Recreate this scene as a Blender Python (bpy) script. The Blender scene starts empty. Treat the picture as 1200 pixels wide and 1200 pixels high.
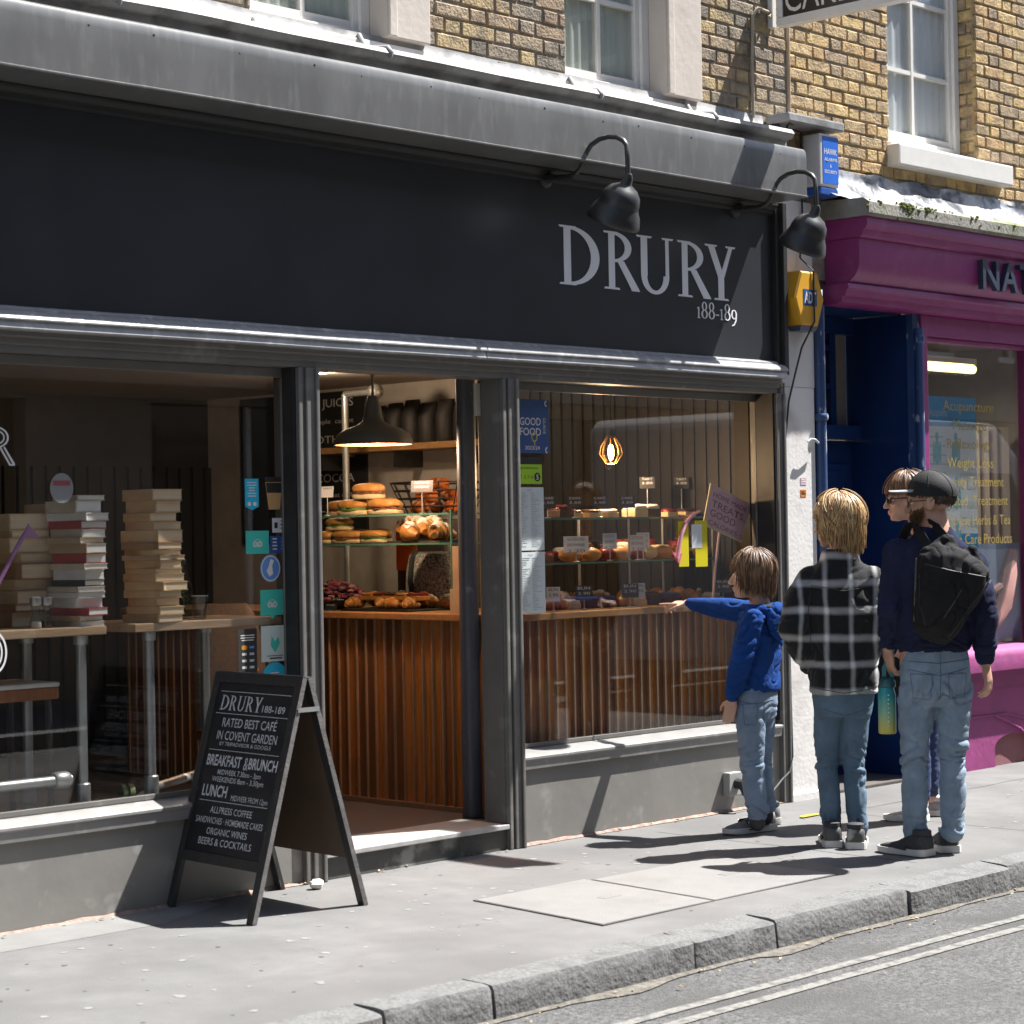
import bpy, bmesh, math, random
from mathutils import Vector, Matrix, noise
random.seed(7)
SC = bpy.context.scene
COL = SC.collection
PI = math.pi
# ------------------------------------------------------------------ camera
FOC = 2535.0
_F = Vector((.7206, .6933, 0)).normalized()
_R = Vector((_F.y, -_F.x, 0))
_pitch, _roll = 22 / 2535.0, .018
_F2 = _F * math.cos(_pitch) + Vector((0, 0, 1)) * math.sin(_pitch)
_U2 = Vector((0, 0, 1)) * math.cos(_pitch) - _F * math.sin(_pitch)
RC = _R * math.cos(_roll) - _U2 * math.sin(_roll)
UC = _U2 * math.cos(_roll) + _R * math.sin(_roll)
CAMP = Vector((-7.466, -7.183, 1.515))
cam = bpy.data.cameras.new('camera')
cam.sensor_width = 36
cam.lens = FOC / 1200 * 36
cam.clip_end = 400
camo = bpy.data.objects.new('camera', cam)
COL.objects.link(camo)
m3 = Matrix((RC, UC, -_F2)).transposed()
camo.matrix_world = Matrix.Translation(CAMP) @ m3.to_4x4()
SC.camera = camo
cam.dof.use_dof = True
cam.dof.focus_distance = 10.6
cam.dof.aperture_fstop = 5.0
# ------------------------------------------------------------------ world, sun, exposure
SUN = Vector((1, -.43, 1.78)).normalized()
w = bpy.data.worlds.new('World')
SC.world = w
w.use_nodes = True
nt = w.node_tree
sky = nt.nodes.new('ShaderNodeTexSky')
sky.sky_type = 'NISHITA'
sky.sun_disc = False
sky.sun_elevation = math.asin(SUN.z)
sky.sun_rotation = math.atan2(SUN.x, SUN.y)
bg = nt.nodes['Background']
bg.inputs['Strength'].default_value = .075
hs = nt.nodes.new('ShaderNodeHueSaturation')
hs.inputs['Saturation'].default_value = .85
nt.links.new(sky.outputs[0], hs.inputs['Color'])
nt.links.new(hs.outputs[0], bg.inputs[0])
sl = bpy.data.lights.new('sun', 'SUN')
sl.energy = 5.0
sl.angle = math.radians(.5)
sl.color = (1, .975, .94)
so = bpy.data.objects.new('sun', sl)
COL.objects.link(so)
so.rotation_euler = SUN.to_track_quat('Z', 'Y').to_euler()
so.location = (6, -3, 12)
SC.view_settings.view_transform = 'Standard'
SC.view_settings.look = 'None'
SC.view_settings.exposure = 1.42
SC.view_settings.gamma = 1
SC.render.engine = 'CYCLES'
SC.cycles.use_denoising = True
SC.cycles.max_bounces = 8
SC.cycles.diffuse_bounces = 4
SC.cycles.glossy_bounces = 4
SC.cycles.transparent_max_bounces = 24
SC.cycles.sample_clamp_indirect = 6
SC.cycles.caustics_reflective = False
SC.cycles.caustics_refractive = False
# ------------------------------------------------------------------ measuring helpers: a sight line cut by a plane of the street
def ray(u, v): return _F2 * FOC + RC * (u - 600) + UC * (600 - v)
def onY(u, v, y=0.):
    d = ray(u, v); return CAMP + d * ((y - CAMP.y) / d.y)
def onX(u, v, x):
    d = ray(u, v); return CAMP + d * ((x - CAMP.x) / d.x)
def onZ(u, v, z=0.):
    d = ray(u, v); return CAMP + d * ((z - CAMP.z) / d.z)
# ------------------------------------------------------------------ materials
MATS = {}
def mat(name, col, rough=.6, metal=0., var=.12, scale=6., bump=0., bscale=None, spec=.5, detail=5., stretch=(1, 1, 1), col2=None, coat=0., blotch=None, emit=None, trans=0.):
    """procedural surface: noise mixes two tones of the thing's own colour, roughness varies, optional bump"""
    if name in MATS: return MATS[name]
    m = bpy.data.materials.new(name); m.use_nodes = True
    n = m.node_tree.nodes; l = m.node_tree.links
    p = n['Principled BSDF']
    tc = n.new('ShaderNodeTexCoord'); mp = n.new('ShaderNodeMapping')
    mp.inputs['Scale'].default_value = stretch
    l.new(tc.outputs['Object'], mp.inputs['Vector'])
    nz = n.new('ShaderNodeTexNoise'); nz.inputs['Scale'].default_value = scale; nz.inputs['Detail'].default_value = detail
    nz.inputs['Roughness'].default_value = .62
    l.new(mp.outputs[0], nz.inputs['Vector'])
    rp = n.new('ShaderNodeValToRGB')
    c = Vector(col[:3])
    a = c * (1 - var); b = Vector([min(1, x * (1 + var)) for x in c]) if col2 is None else Vector(col2)
    rp.color_ramp.elements[0].position = .3; rp.color_ramp.elements[1].position = .7
    rp.color_ramp.elements[0].color = (*a, 1); rp.color_ramp.elements[1].color = (*b, 1)
    l.new(nz.outputs['Fac'], rp.inputs['Fac'])
    cout = rp.outputs['Color']
    if blotch:
        bc, bs, lo, hi = blotch
        n2 = n.new('ShaderNodeTexNoise'); n2.inputs['Scale'].default_value = bs; n2.inputs['Detail'].default_value = 6
        l.new(mp.outputs[0], n2.inputs['Vector'])
        mr = n.new('ShaderNodeMapRange'); mr.inputs['From Min'].default_value = lo; mr.inputs['From Max'].default_value = hi
        l.new(n2.outputs['Fac'], mr.inputs['Value'])
        mx = n.new('ShaderNodeMixRGB'); mx.inputs['Color2'].default_value = (*bc, 1)
        l.new(mr.outputs[0], mx.inputs['Fac']); l.new(cout, mx.inputs['Color1']); cout = mx.outputs[0]
    l.new(cout, p.inputs['Base Color'])
    p.inputs['Metallic'].default_value = metal
    p.inputs['Specular IOR Level'].default_value = spec
    mr = n.new('ShaderNodeMapRange'); mr.inputs['To Min'].default_value = max(0.02, rough - .08); mr.inputs['To Max'].default_value = min(1, rough + .08)
    l.new(nz.outputs['Fac'], mr.inputs['Value']); l.new(mr.outputs[0], p.inputs['Roughness'])
    if coat: p.inputs['Coat Weight'].default_value = coat
    if bump:
        nb = n.new('ShaderNodeTexNoise'); nb.inputs['Scale'].default_value = bscale or scale * 6; nb.inputs['Detail'].default_value = 4
        l.new(mp.outputs[0], nb.inputs['Vector'])
        bp = n.new('ShaderNodeBump'); bp.inputs['Strength'].default_value = bump; bp.inputs['Distance'].default_value = .01
        l.new(nb.outputs['Fac'], bp.inputs['Height']); l.new(bp.outputs[0], p.inputs['Normal'])
    if emit:
        p.inputs['Emission Color'].default_value = (*emit[:3], 1); p.inputs['Emission Strength'].default_value = emit[3]
    MATS[name] = m
    return m
def glassmat(name, tint=(.93, .96, .95), k=1.0, rough=0.0):
    if name in MATS: return MATS[name]
    m = bpy.data.materials.new(name); m.use_nodes = True
    n = m.node_tree.nodes; l = m.node_tree.links
    n.remove(n['Principled BSDF']); out = n['Material Output']
    t = n.new('ShaderNodeBsdfTransparent'); t.inputs[0].default_value = (*tint, 1)
    g = n.new('ShaderNodeBsdfGlossy'); g.inputs['Roughness'].default_value = rough
    fr = n.new('ShaderNodeLayerWeight'); fr.inputs['Blend'].default_value = .5
    pw = n.new('ShaderNodeMath'); pw.operation = 'POWER'; pw.inputs[1].default_value = 5; l.new(fr.outputs['Facing'], pw.inputs[0])
    mu = n.new('ShaderNodeMath'); mu.operation = 'MULTIPLY_ADD'; mu.inputs[1].default_value = .75 * k; mu.inputs[2].default_value = .04 * k; mu.use_clamp = True
    l.new(pw.outputs[0], mu.inputs[0])
    mx = n.new('ShaderNodeMixShader')
    l.new(mu.outputs[0], mx.inputs[0]); l.new(t.outputs[0], mx.inputs[1]); l.new(g.outputs[0], mx.inputs[2])
    l.new(mx.outputs[0], out.inputs[0])
    MATS[name] = m
    return m
# ------------------------------------------------------------------ mesh builder
def basis(d):
    d = Vector(d).normalized()
    a = Vector((0, 0, 1)) if abs(d.z) < .9 else Vector((1, 0, 0))
    x = a.cross(d).normalized(); y = d.cross(x)
    return x, y
class MB:
    def __init__(s): s.v = []; s.f = []; s.mi = []; s.cur = 0
    def add(s, vs, fs):
        o = len(s.v); s.v += [Vector(q) for q in vs]
        for f in fs: s.f.append([i + o for i in f]); s.mi.append(s.cur)
        return s
    def box(s, a, b):
        (x0, y0, z0), (x1, y1, z1) = a, b
        x0, x1 = sorted((x0, x1)); y0, y1 = sorted((y0, y1)); z0, z1 = sorted((z0, z1))
        return s.add([(x0, y0, z0), (x1, y0, z0), (x1, y1, z0), (x0, y1, z0), (x0, y0, z1), (x1, y0, z1), (x1, y1, z1), (x0, y1, z1)],
                     [(0, 3, 2, 1), (4, 5, 6, 7), (0, 1, 5, 4), (1, 2, 6, 5), (2, 3, 7, 6), (3, 0, 4, 7)])
    def obox(s, c, ax, ay, az, bev=0):
        """oriented box: centre and three half-axis vectors"""
        c = Vector(c); ax, ay, az = Vector(ax), Vector(ay), Vector(az)
        vs = [c + ax * i + ay * j + az * k for k in (-1, 1) for j in (-1, 1) for i in (-1, 1)]
        fs = [(0, 2, 3, 1), (4, 5, 7, 6), (0, 1, 5, 4), (1, 3, 7, 5), (3, 2, 6, 7), (2, 0, 4, 6)]
        if ax.cross(ay).dot(az) < 0: fs = [f[::-1] for f in fs]
        return s.add(vs, fs)
    def prism(s, poly, o, ex, ey, ez, h):
        """2D polygon in (ex, ey) from origin o, thickness h along ez"""
        o, ex, ey, ez = map(Vector, (o, ex, ey, ez)); n = len(poly)
        vs = [o + ex * p[0] + ey * p[1] for p in poly] + [o + ex * p[0] + ey * p[1] + ez * h for p in poly]
        fs = [tuple(range(n))[::-1], tuple(range(n, 2 * n))] + [(i, (i + 1) % n, n + (i + 1) % n, n + i) for i in range(n)]
        return s.add(vs, fs)
    def loft(s, rings, cap=True):
        n = len(rings[0]); vs = [p for r in rings for p in r]; fs = []
        for k in range(len(rings) - 1):
            for i in range(n):
                j = (i + 1) % n
                fs.append((k * n + i, k * n + j, (k + 1) * n + j, (k + 1) * n + i))
        if cap: fs += [tuple(range(n))[::-1], tuple(range((len(rings) - 1) * n, len(rings) * n))]
        return s.add(vs, fs)
    def tube(s, pts, r, n=10, cap=True):
        pts = [Vector(p) for p in pts]; rs = r if isinstance(r, (list, tuple)) else [r] * len(pts)
        rings = []; px = None
        for i, p in enumerate(pts):
            d = (pts[min(i + 1, len(pts) - 1)] - pts[max(i - 1, 0)]).normalized()
            if px is None: x, y = basis(d)
            else:
                x = (px - d * px.dot(d))
                x = x.normalized() if x.length > 1e-6 else basis(d)[0]
                y = d.cross(x)
            px = x
            rings.append([p + (x * math.cos(2 * PI * k / n) + y * math.sin(2 * PI * k / n)) * rs[i] for k in range(n)])
        return s.loft(rings, cap)
    def lathe(s, o, prof, axis=(0, 0, 1), n=24, sx=1., cap=True):
        o = Vector(o); ax = Vector(axis).normalized(); x, y = basis(ax)
        return s.loft([[o + ax * h + (x * math.cos(2 * PI * k / n) * sx + y * math.sin(2 * PI * k / n)) * max(r, 1e-4) for k in range(n)] for r, h in prof], cap)
    def ell(s, c, rx, ry, rz, ex=(1, 0, 0), ey=(0, 1, 0), ez=(0, 0, 1), nu=14, nv=9):
        c, ex, ey, ez = map(Vector, (c, ex, ey, ez))
        rings = []
        for j in range(nv + 1):
            ph = -PI / 2 + PI * (j + .02) / (nv + .04)
            rings.append([c + ex * (rx * math.cos(ph) * math.cos(2 * PI * k / nu)) + ey * (ry * math.cos(ph) * math.sin(2 * PI * k / nu)) + ez * (rz * math.sin(ph)) for k in range(nu)])
        return s.loft(rings)
    def cap(s, pts, rs, n=12):
        """round-ended tapered limb, for welding"""
        pts = [Vector(p) for p in pts]
        s.tube(pts, rs, n)
        for p, r in zip(pts, rs): s.ell(p, r, r, r, nu=n, nv=7)
        return s
    def text(s, txt, o, ex, ey, ez, h, size=1., align='LEFT', wid=None, th=0., shear=0., bold=0.):
        """lettering of cap height h standing at o; wid squeezes it to a total width"""
        cu = bpy.data.curves.new('t', 'FONT'); cu.body = txt; cu.size = 1; cu.extrude = 0; cu.offset = bold; cu.shear = shear; cu.resolution_u = 3
        ob = bpy.data.objects.new('t', cu); COL.objects.link(ob)
        bpy.context.view_layer.update()
        me = ob.evaluated_get(bpy.context.evaluated_depsgraph_get()).to_mesh()
        vs = [v.co.copy() for v in me.vertices]; fs = [tuple(p.vertices) for p in me.polygons]
        bpy.data.objects.remove(ob); bpy.data.curves.remove(cu)
        if not vs: return s
        x0 = min(v.x for v in vs); x1 = max(v.x for v in vs)
        k = h / .70; kx = k if wid is None else wid / (x1 - x0)
        off = {'LEFT': x0, 'CENTER': (x0 + x1) / 2, 'RIGHT': x1}[align]
        o, ex, ey, ez = map(Vector, (o, ex, ey, ez))
        fl = ex.cross(ey).dot(ez) < 0
        s.add([o + ex * ((v.x - off) * kx) + ey * (v.y * k) + ez * th for v in vs], [f[::-1] if fl else f for f in fs])
        if th > .004:   # raised letters: side walls
            edges = {}
            for f in fs:
                for i in range(len(f)):
                    e = (f[i], f[(i + 1) % len(f)]); edges[e] = edges.get(e, 0) + 1
            P = lambda i, t: o + ex * ((vs[i].x - off) * kx) + ey * (vs[i].y * k) + ez * t
            for (a, b) in edges:
                if (b, a) not in edges: s.add([P(a, 0), P(b, 0), P(b, th), P(a, th)], [(0, 1, 2, 3)])
        return s
    def build(s, name, m, parent=None, smooth=False, kind=None, bevel=0., auto=35):
        me = bpy.data.meshes.new(name)
        off = wloc(parent) if parent else Vector((0, 0, 0))
        me.from_pydata([tuple(v - off) for v in s.v], [], s.f)
        ms = m if isinstance(m, (list, tuple)) else [m]
        for q in ms: me.materials.append(q)
        if len(ms) > 1: me.polygons.foreach_set('material_index', s.mi)
        me.validate()
        bm = bmesh.new(); bm.from_mesh(me)
        if len(bm.faces) < 60000: bmesh.ops.recalc_face_normals(bm, faces=bm.faces)
        if bevel:
            es = [e for e in bm.edges if e.is_manifold and e.calc_face_angle(0) > .6]
            bmesh.ops.bevel(bm, geom=es, offset=bevel, segments=2, profile=.6, affect='EDGES', clamp_overlap=True)
        if smooth:
            lim = math.radians(auto)
            for f in bm.faces: f.smooth = True
            for e in bm.edges:
                if e.is_manifold and e.calc_face_angle(0) > lim: e.smooth = False
        bm.to_mesh(me); bm.free()
        ob = bpy.data.objects.new(name, me); COL.objects.link(ob)
        if parent: ob.parent = parent
        if kind: ob['kind'] = kind
        return ob
def wloc(o):
    v = Vector((0, 0, 0))
    while o: v += o.location; o = o.parent
    return v
LABELS = {}
def tag(o, label, cat, group=None, kind=None):
    o['label'] = label; o['category'] = cat
    if group: o['group'] = group
    if kind: o['kind'] = kind
    LABELS.setdefault(label, []).append(o)
    return o
def thing(name, label, cat, loc, group=None):
    o = bpy.data.objects.new(name, None); o.empty_display_size = .1; COL.objects.link(o); o.location = Vector(loc)
    return tag(o, label, cat, group)
def solo(ob, label, cat, group=None):
    """a thing that is one mesh: move its origin to its own foot"""
    me = ob.data; n = len(me.vertices)
    c = sum((v.co for v in me.vertices), Vector()) / n; c.z = min(v.co.z for v in me.vertices)
    for v in me.vertices: v.co -= c
    ob.location = c
    return tag(ob, label, cat, group)
def dup(root, loc, label, group=None):
    r = root.copy(); COL.objects.link(r); r.location = loc; r['label'] = label
    if group: r['group'] = group
    for ch in root.children:
        c = ch.copy(); COL.objects.link(c); c.parent = r
        for g in ch.children:
            d = g.copy(); COL.objects.link(d); d.parent = c
    return r
def weld(mb, name, m, parent, voxel=.006, smooth=3, disp=None, label=None):
    """grow ONE continuous surface over overlapping volumes, relax it, then fold it"""
    me = bpy.data.meshes.new('w'); me.from_pydata([tuple(v) for v in mb.v], [], mb.f)
    bm = bmesh.new(); bm.from_mesh(me); bmesh.ops.recalc_face_normals(bm, faces=bm.faces); bm.to_mesh(me); bm.free()
    ob = bpy.data.objects.new('w', me); COL.objects.link(ob)
    md = ob.modifiers.new('r', 'REMESH'); md.mode = 'VOXEL'; md.voxel_size = voxel; md.adaptivity = 0
    bpy.context.view_layer.update()
    nm = bpy.data.meshes.new_from_object(ob.evaluated_get(bpy.context.evaluated_depsgraph_get()))
    bpy.data.objects.remove(ob); bpy.data.meshes.remove(me)
    bm = bmesh.new(); bm.from_mesh(nm)
    for _ in range(smooth): bmesh.ops.smooth_vert(bm, verts=bm.verts, factor=.5, use_axis_x=True, use_axis_y=True, use_axis_z=True)
    bm.normal_update()
    if disp:
        mv = [(v, v.normal * disp(v.co, v.normal)) for v in bm.verts]
        for v, d in mv: v.co += d
        bmesh.ops.smooth_vert(bm, verts=bm.verts, factor=.3, use_axis_x=True, use_axis_y=True, use_axis_z=True)
    off = wloc(parent)
    for v in bm.verts: v.co -= off
    for f in bm.faces: f.smooth = True
    bm.to_mesh(nm); bm.free()
    nm.materials.clear()
    nm.materials.append(m); nm.name = name
    ob = bpy.data.objects.new(name, nm); COL.objects.link(ob); ob.parent = parent
    if label: ob['label'] = label
    return ob
def arc(cx, cy, rx, ry, a0, a1, n=16): return [(cx + rx * math.cos(math.radians(a0 + (a1 - a0) * i / n)), cy + ry * math.sin(math.radians(a0 + (a1 - a0) * i / n))) for i in range(n + 1)]
def ringpoly(cx, cy, RX, RY, rx, ry, a0, a1, n=18): return arc(cx, cy, RX, RY, a0, a1, n) + arc(cx, cy, rx, ry, a1, a0, n)
def rrect(w, h, r, n=4):
    return arc(w - r, h - r, r, r, 0, 90, n) + arc(r, h - r, r, r, 90, 180, n) + arc(r, r, r, r, 180, 270, n) + arc(w - r, r, r, r, 270, 360, n)
X3, Y3, Z3 = Vector((1, 0, 0)), Vector((0, 1, 0)), Vector((0, 0, 1))
# serif capitals and old-style figures drawn as overlapping slabs; each slab a hair thicker than the last so none is flush
def serif(mb, ch, x0, x1, z0, h, put):
    """put(poly, k): unit-square polygon, slab index"""
    W = x1 - x0
    def P(poly, k): put([(x0 + p[0] * W, z0 + p[1] * h) for p in poly], k)
    def slab(x, w, y, k, t=.035): P([(x, y), (x + w, y), (x + w - .03, y + t if y < .5 else y + t), (x + .03, y + t)] if y < .5 else [(x + .03, y), (x + w - .03, y), (x + w, y + t), (x, y + t)], k)
    def stem(x, w, y0, y1, k): P([(x, y0), (x + w, y0), (x + w, y1), (x, y1)], k)
    if ch == 'D':
        stem(.12, .17, .0, 1, 0); slab(0, .42, 0, 1); slab(0, .42, .965, 1)
        P(ringpoly(.26, .5, .74, .5, .53, .445, -90, 90, 24), 2)
    elif ch == 'R':
        stem(.14, .17, 0, 1, 0); slab(0, .45, 0, 1); slab(0, .4, .965, 1)
        P(ringpoly(.26, .735, .52, .265, .34, .215, -90, 90, 20), 2)
        P([(.38, .5), (.56, .5), (.98, .035), (1.0, 0), (.78, 0), (.76, .035)], 3)
    elif ch == 'U':
        stem(.12, .17, .3, 1, 0); stem(.78, .09, .3, 1, 0); slab(0, .42, .965, 1); slab(.68, .32, .965, 1)
        P(ringpoly(.495, .32, .375, .335, .205 + .02, .27, 180, 360, 20), 2)
    elif ch == 'Y':
        P([(.08, 1), (.29, 1), (.6, .46), (.42, .42)], 0); P([(.80, 1), (.92, 1), (.62, .42), (.5, .46)], 3)
        stem(.42, .19, 0, .47, 2); slab(.27, .5, 0, 1); slab(-.02, .42, .965, 1); slab(.68, .34, .965, 1)
    elif ch == '1':
        stem(.36, .26, 0, .66, 0); slab(.1, .8, 0, 1); P([(.05, .60), (.38, .66), (.38, .615), (.1, .57)], 2)
    elif ch == '8':
        P(ringpoly(.5, .74, .40, .26, .22, .215, 0, 359.9, 24), 0); P(ringpoly(.5, .26, .48, .27, .28, .225, 0, 359.9, 24), 1)
    elif ch == '9':
        P(ringpoly(.48, .40, .46, .29, .25, .24, 0, 359.9, 24), 0)
        P([(.94, .42), (.74, .40), (.66, .05), (.40, -.2), (.12, -.28), (.12, -.32), (.5, -.27), (.84, .0)], 1)
    elif ch == '-':
        stem(.08, .84, .24, .31, 0)
# ================================================================== materials of the street
M_PAVE = mat('pavement_asphalt', (.156, .154, .151), .85, var=.15, scale=5, bump=.3, bscale=190, blotch=((.116, .114, .112), 1.3, .42, .66))
M_ROAD = mat('road_asphalt', (.100, .099, .098), .92, var=.75, scale=62, bump=1.0, bscale=110, detail=8, blotch=((.070, .069, .067), 1.6, .47, .66))
M_KERB = mat('granite_kerb', (.150, .150, .148), .88, var=.30, scale=90, bump=.7, bscale=45, blotch=((.10, .10, .097), 9, .5, .7))
M_LINE = mat('road_line_paint', (.20, .195, .18), .9, var=.3, scale=60, blotch=((.115, .113, .11), 17, .50, .60))
M_GUTTER = mat('gutter_dust', (.135, .122, .104), .95, var=.5, scale=30, bump=.6, bscale=120)
M_PAINT = mat('grey_shop_paint', (.225, .216, .20), .44, var=.08, scale=4, bump=.12, bscale=14, blotch=((.36, .35, .33), 7, .60, .78))
M_FRAME = mat('shade_toned_frame_paint', (.155, .149, .139), .42, var=.10, scale=5, bump=.12, bscale=16, blotch=((.24, .23, .22), 9, .60, .75))  # same grey paint as the stall risers, shade on posts and frames mixed into the colour
M_SILL = mat('grey_sill_paint', (.255, .248, .238), .40, var=.08, scale=9, bump=.1, bscale=20, blotch=((.40, .39, .375), 12, .6, .75))
M_CORN = mat('leaded_cornice_paint', (.165, .165, .164), .32, metal=.25, var=.12, scale=2, bump=.05, bscale=2.2, stretch=(3, 1, .8), blotch=((.225, .225, .222), 9, .52, .80))
M_FASC = mat('charcoal_fascia_paint', (.026, .0285, .034), .36, var=.14, scale=1.5, bump=.03, bscale=5, blotch=((.036, .039, .045), 2.2, .52, .8))
M_MOULD = mat('moulding_paint', (.34, .34, .345), .25, var=.12, scale=14, bump=.15, bscale=40, blotch=((.5, .5, .5), 16, .55, .7))
M_LEAD = mat('lead_flashing', (.30, .295, .29), .55, var=.25, scale=7, bump=.5, bscale=12, blotch=((.17, .165, .16), 6, .52, .64))
M_WHITE = mat('white_gloss_paint', (.72, .70, .66), .4, var=.06, scale=5, bump=.06, bscale=14)
M_STUCCO = mat('white_render', (.70, .68, .655), .7, var=.06, scale=2.5, bump=.2, bscale=40, blotch=((.42, .38, .34), 2.6, .62, .82))
M_STONE = mat('painted_stone', (.56, .50, .44), .7, var=.08, scale=5, bump=.15, bscale=30)
M_MORTAR = mat('mortar', (.34, .30, .24), .9, var=.2, scale=20, bump=.4, bscale=90)
M_LETTER = mat('pale_letter_paint', (.84, .84, .86), .6, var=.02)
M_BLACK = mat('black_metal', (.022, .021, .021), .5, var=.2, scale=14, bump=.05)
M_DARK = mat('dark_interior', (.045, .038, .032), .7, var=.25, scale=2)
bricks = {}
def brickmats(tag_, cols): return [mat('%s_brick_%s' % (tag_, n), c, .88, var=.38, scale=14, bump=.8, bscale=70, blotch=(d, 9, .50, .72)) for n, c, d in cols]
BR_GREY = brickmats('sooty', [('a', (.33, .255, .165), (.15, .125, .10)), ('b', (.26, .21, .15), (.11, .095, .08)), ('c', (.38, .285, .15), (.18, .145, .105)), ('d', (.20, .17, .13), (.09, .08, .068)), ('e', (.31, .225, .145), (.15, .115, .085))])
BR_WARM = brickmats('stock', [('a', (.48, .35, .18), (.28, .20, .115)), ('b', (.42, .30, .16), (.20, .15, .095)), ('c', (.52, .37, .17), (.33, .23, .13)), ('d', (.36, .265, .165), (.17, .135, .1)), ('e', (.46, .305, .145), (.27, .18, .10))])
# ================================================================== ground
KY = -2.12
mb = MB()
mb.add([(-40, -9.4, -.12), (60, -9.4, -.12), (60, KY + .02, -.12), (-40, KY + .02, -.12)], [(0, 1, 2, 3)])
mb.build('road', M_ROAD, kind='structure')
mb = MB()
nx, ny = 150, 12
for i in range(nx + 1):
    for j in range(ny + 1):
        x = -16 + 34 * i / nx; y = KY + .15 + (3.2 - .15) * j / ny
        mb.v.append(Vector((x, y, .004 * noise.noise((x * .9, y * 1.3, 0)) if y < -.05 else 0)))
for i in range(nx):
    for j in range(ny):
        a = i * (ny + 1) + j; mb.f.append((a, a + ny + 1, a + ny + 2, a + 1)); mb.mi.append(0)
mb.build('pavement', M_PAVE, kind='structure', smooth=True)
mb = MB(); nx = 60; hh_ = lambda x, y: .0022 + (.004 * noise.noise((x * .9, y * 1.3, 0)) if y < -.05 else .004)
for i in range(nx + 1):
    x = -6 + 4.1 * i / nx; e = -.29 - .012 * noise.noise((x * 2.3, 1, 0)) - .20 * max(0, i / nx - .93)
    for j in range(5): y = -.001 + e * j / 4 * (1 - max(0, i / nx - .9) * 6); mb.v.append(Vector((x, y, hh_(x, y) if j < 4 else hh_(x, y) - .001)))
for i in range(nx):
    for j in range(4): a = i * 5 + j; mb.f.append((a, a + 5, a + 6, a + 1)); mb.mi.append(0)
mb.build('pavement_edge', mat('pale_paving_strip', (.19, .187, .182), .85, var=.12, scale=5, bump=.25, bscale=190, blotch=((.165, .162, .157), 3, .5, .72)), kind='structure', smooth=True)
mb = MB(); mb.box((-40, -9.4, -.12), (60, -7.0, .0)); mb.build('opposite_pavement', M_PAVE, kind='structure')
# kerb: separate granite stones in one run, each a little out of line
mb = MB(); x = -9.0; rk = random.Random(3)
joints = [-9, -8.1, -7.3, -6.4, -5.6, -4.9, -4.1, -3.35, -2.82, -2.33, -1.27, -.77, .14, .93, 1.8, 2.7, 3.5, 4.5, 5.4, 6.3, 7.3, 8.2, 9.1, 10, 11, 12]
for a, b in zip(joints[:-1], joints[1:]):
    y0 = KY + rk.uniform(-.012, .012); y1 = KY + .16; n = 22; rings = []
    zt = rk.uniform(-.006, .008)
    for i in range(n + 1):
        xx = a + .007 + (b - a - .014) * i / n; e = .012 if i in (0, n) else 0
        q = lambda s: .006 * noise.noise((xx * 9, s, 1.7)) + .004 * noise.noise((xx * 31, s, 4.))
        rings.append([Vector((xx, y0 - .006 + q(0) * 1.4, -.16)), Vector((xx, y0 - .004 + e * .5 + q(1), -.07)), Vector((xx, y0 + .000 + e * .6 + q(2), -.016)), Vector((xx, y0 + .010 + e * .6, zt - .002 - e * .3 + q(3) * .3)), Vector((xx, y0 + .05, zt + q(4) * .3 - e * .15)), Vector((xx, y1, .004 + q(5) * .2)), Vector((xx, y1, -.16))])
    mb.loft(rings)
mb.build('kerb', M_KERB, kind='structure', smooth=True, auto=32)
mb = MB()
for yc in (-2.475, -2.60):
    n = 120; rings = []
    for i in range(n + 1):
        xx = -12 + 30 * i / n; wv = .006 * noise.noise((xx * 2, yc, 0))
        mb.v += [Vector((xx, yc - .026 + wv, -.116)), Vector((xx, yc + .026 + wv, -.116))]
    b0 = len(mb.v) - 2 * (n + 1)
    for i in range(n): mb.f.append((b0 + 2 * i, b0 + 2 * i + 2, b0 + 2 * i + 3, b0 + 2 * i + 1)); mb.mi.append(0)
mb.build('road_markings', M_LINE, kind='structure')
mb = MB(); n = 260
for i in range(n + 1):
    xx = -10 + 18 * i / n; ww = .02 + .10 * max(0, noise.noise((xx * 2.1, 3, 0)) + .1) + .03 * noise.noise((xx * 11, 3, 0)) + .02 * noise.noise((xx * 37, 3, 0))
    mb.v += [Vector((xx, KY - .004, -.108)), Vector((xx, KY - max(.02, ww), -.1155))]
for i in range(n): mb.f.append((2 * i, 2 * i + 1, 2 * i + 3, 2 * i + 2)); mb.mi.append(0)
mb.build('gutter_grit', M_GUTTER, kind='stuff')
# litter, gum and dry leaves: uncountable specks
M_SEAMP = mat('seam_dirt', (.07, .068, .065), .9)
M_SPECK = mat('pale_specks', (.225, .221, .214), .9, var=.3, scale=40)
mb = MB(); rs = random.Random(11)
for _ in range(230):
    x, y, r = rs.uniform(-5, 4), rs.uniform(-1.8, -.1), rs.uniform(.006, .02)
    zz = .0042 + .004 * noise.noise((x * .9, y * 1.3, 0)) - .003
    k = rs.uniform(.5, 1.4); n = 7; a0 = rs.random() * 6
    mb.add([(x + r * math.cos(a0 + 2 * PI * i / n) * rs.uniform(.6, 1.2), y + k * r * math.sin(a0 + 2 * PI * i / n) * rs.uniform(.6, 1.2), zz) for i in range(n)], [tuple(range(n))])
mb.build('chewing_gum_spots', M_SPECK, kind='stuff')
M_GUM = mat('dark_gum', (.085, .083, .08), .9, var=.3, scale=40)
mb = MB()
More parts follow.
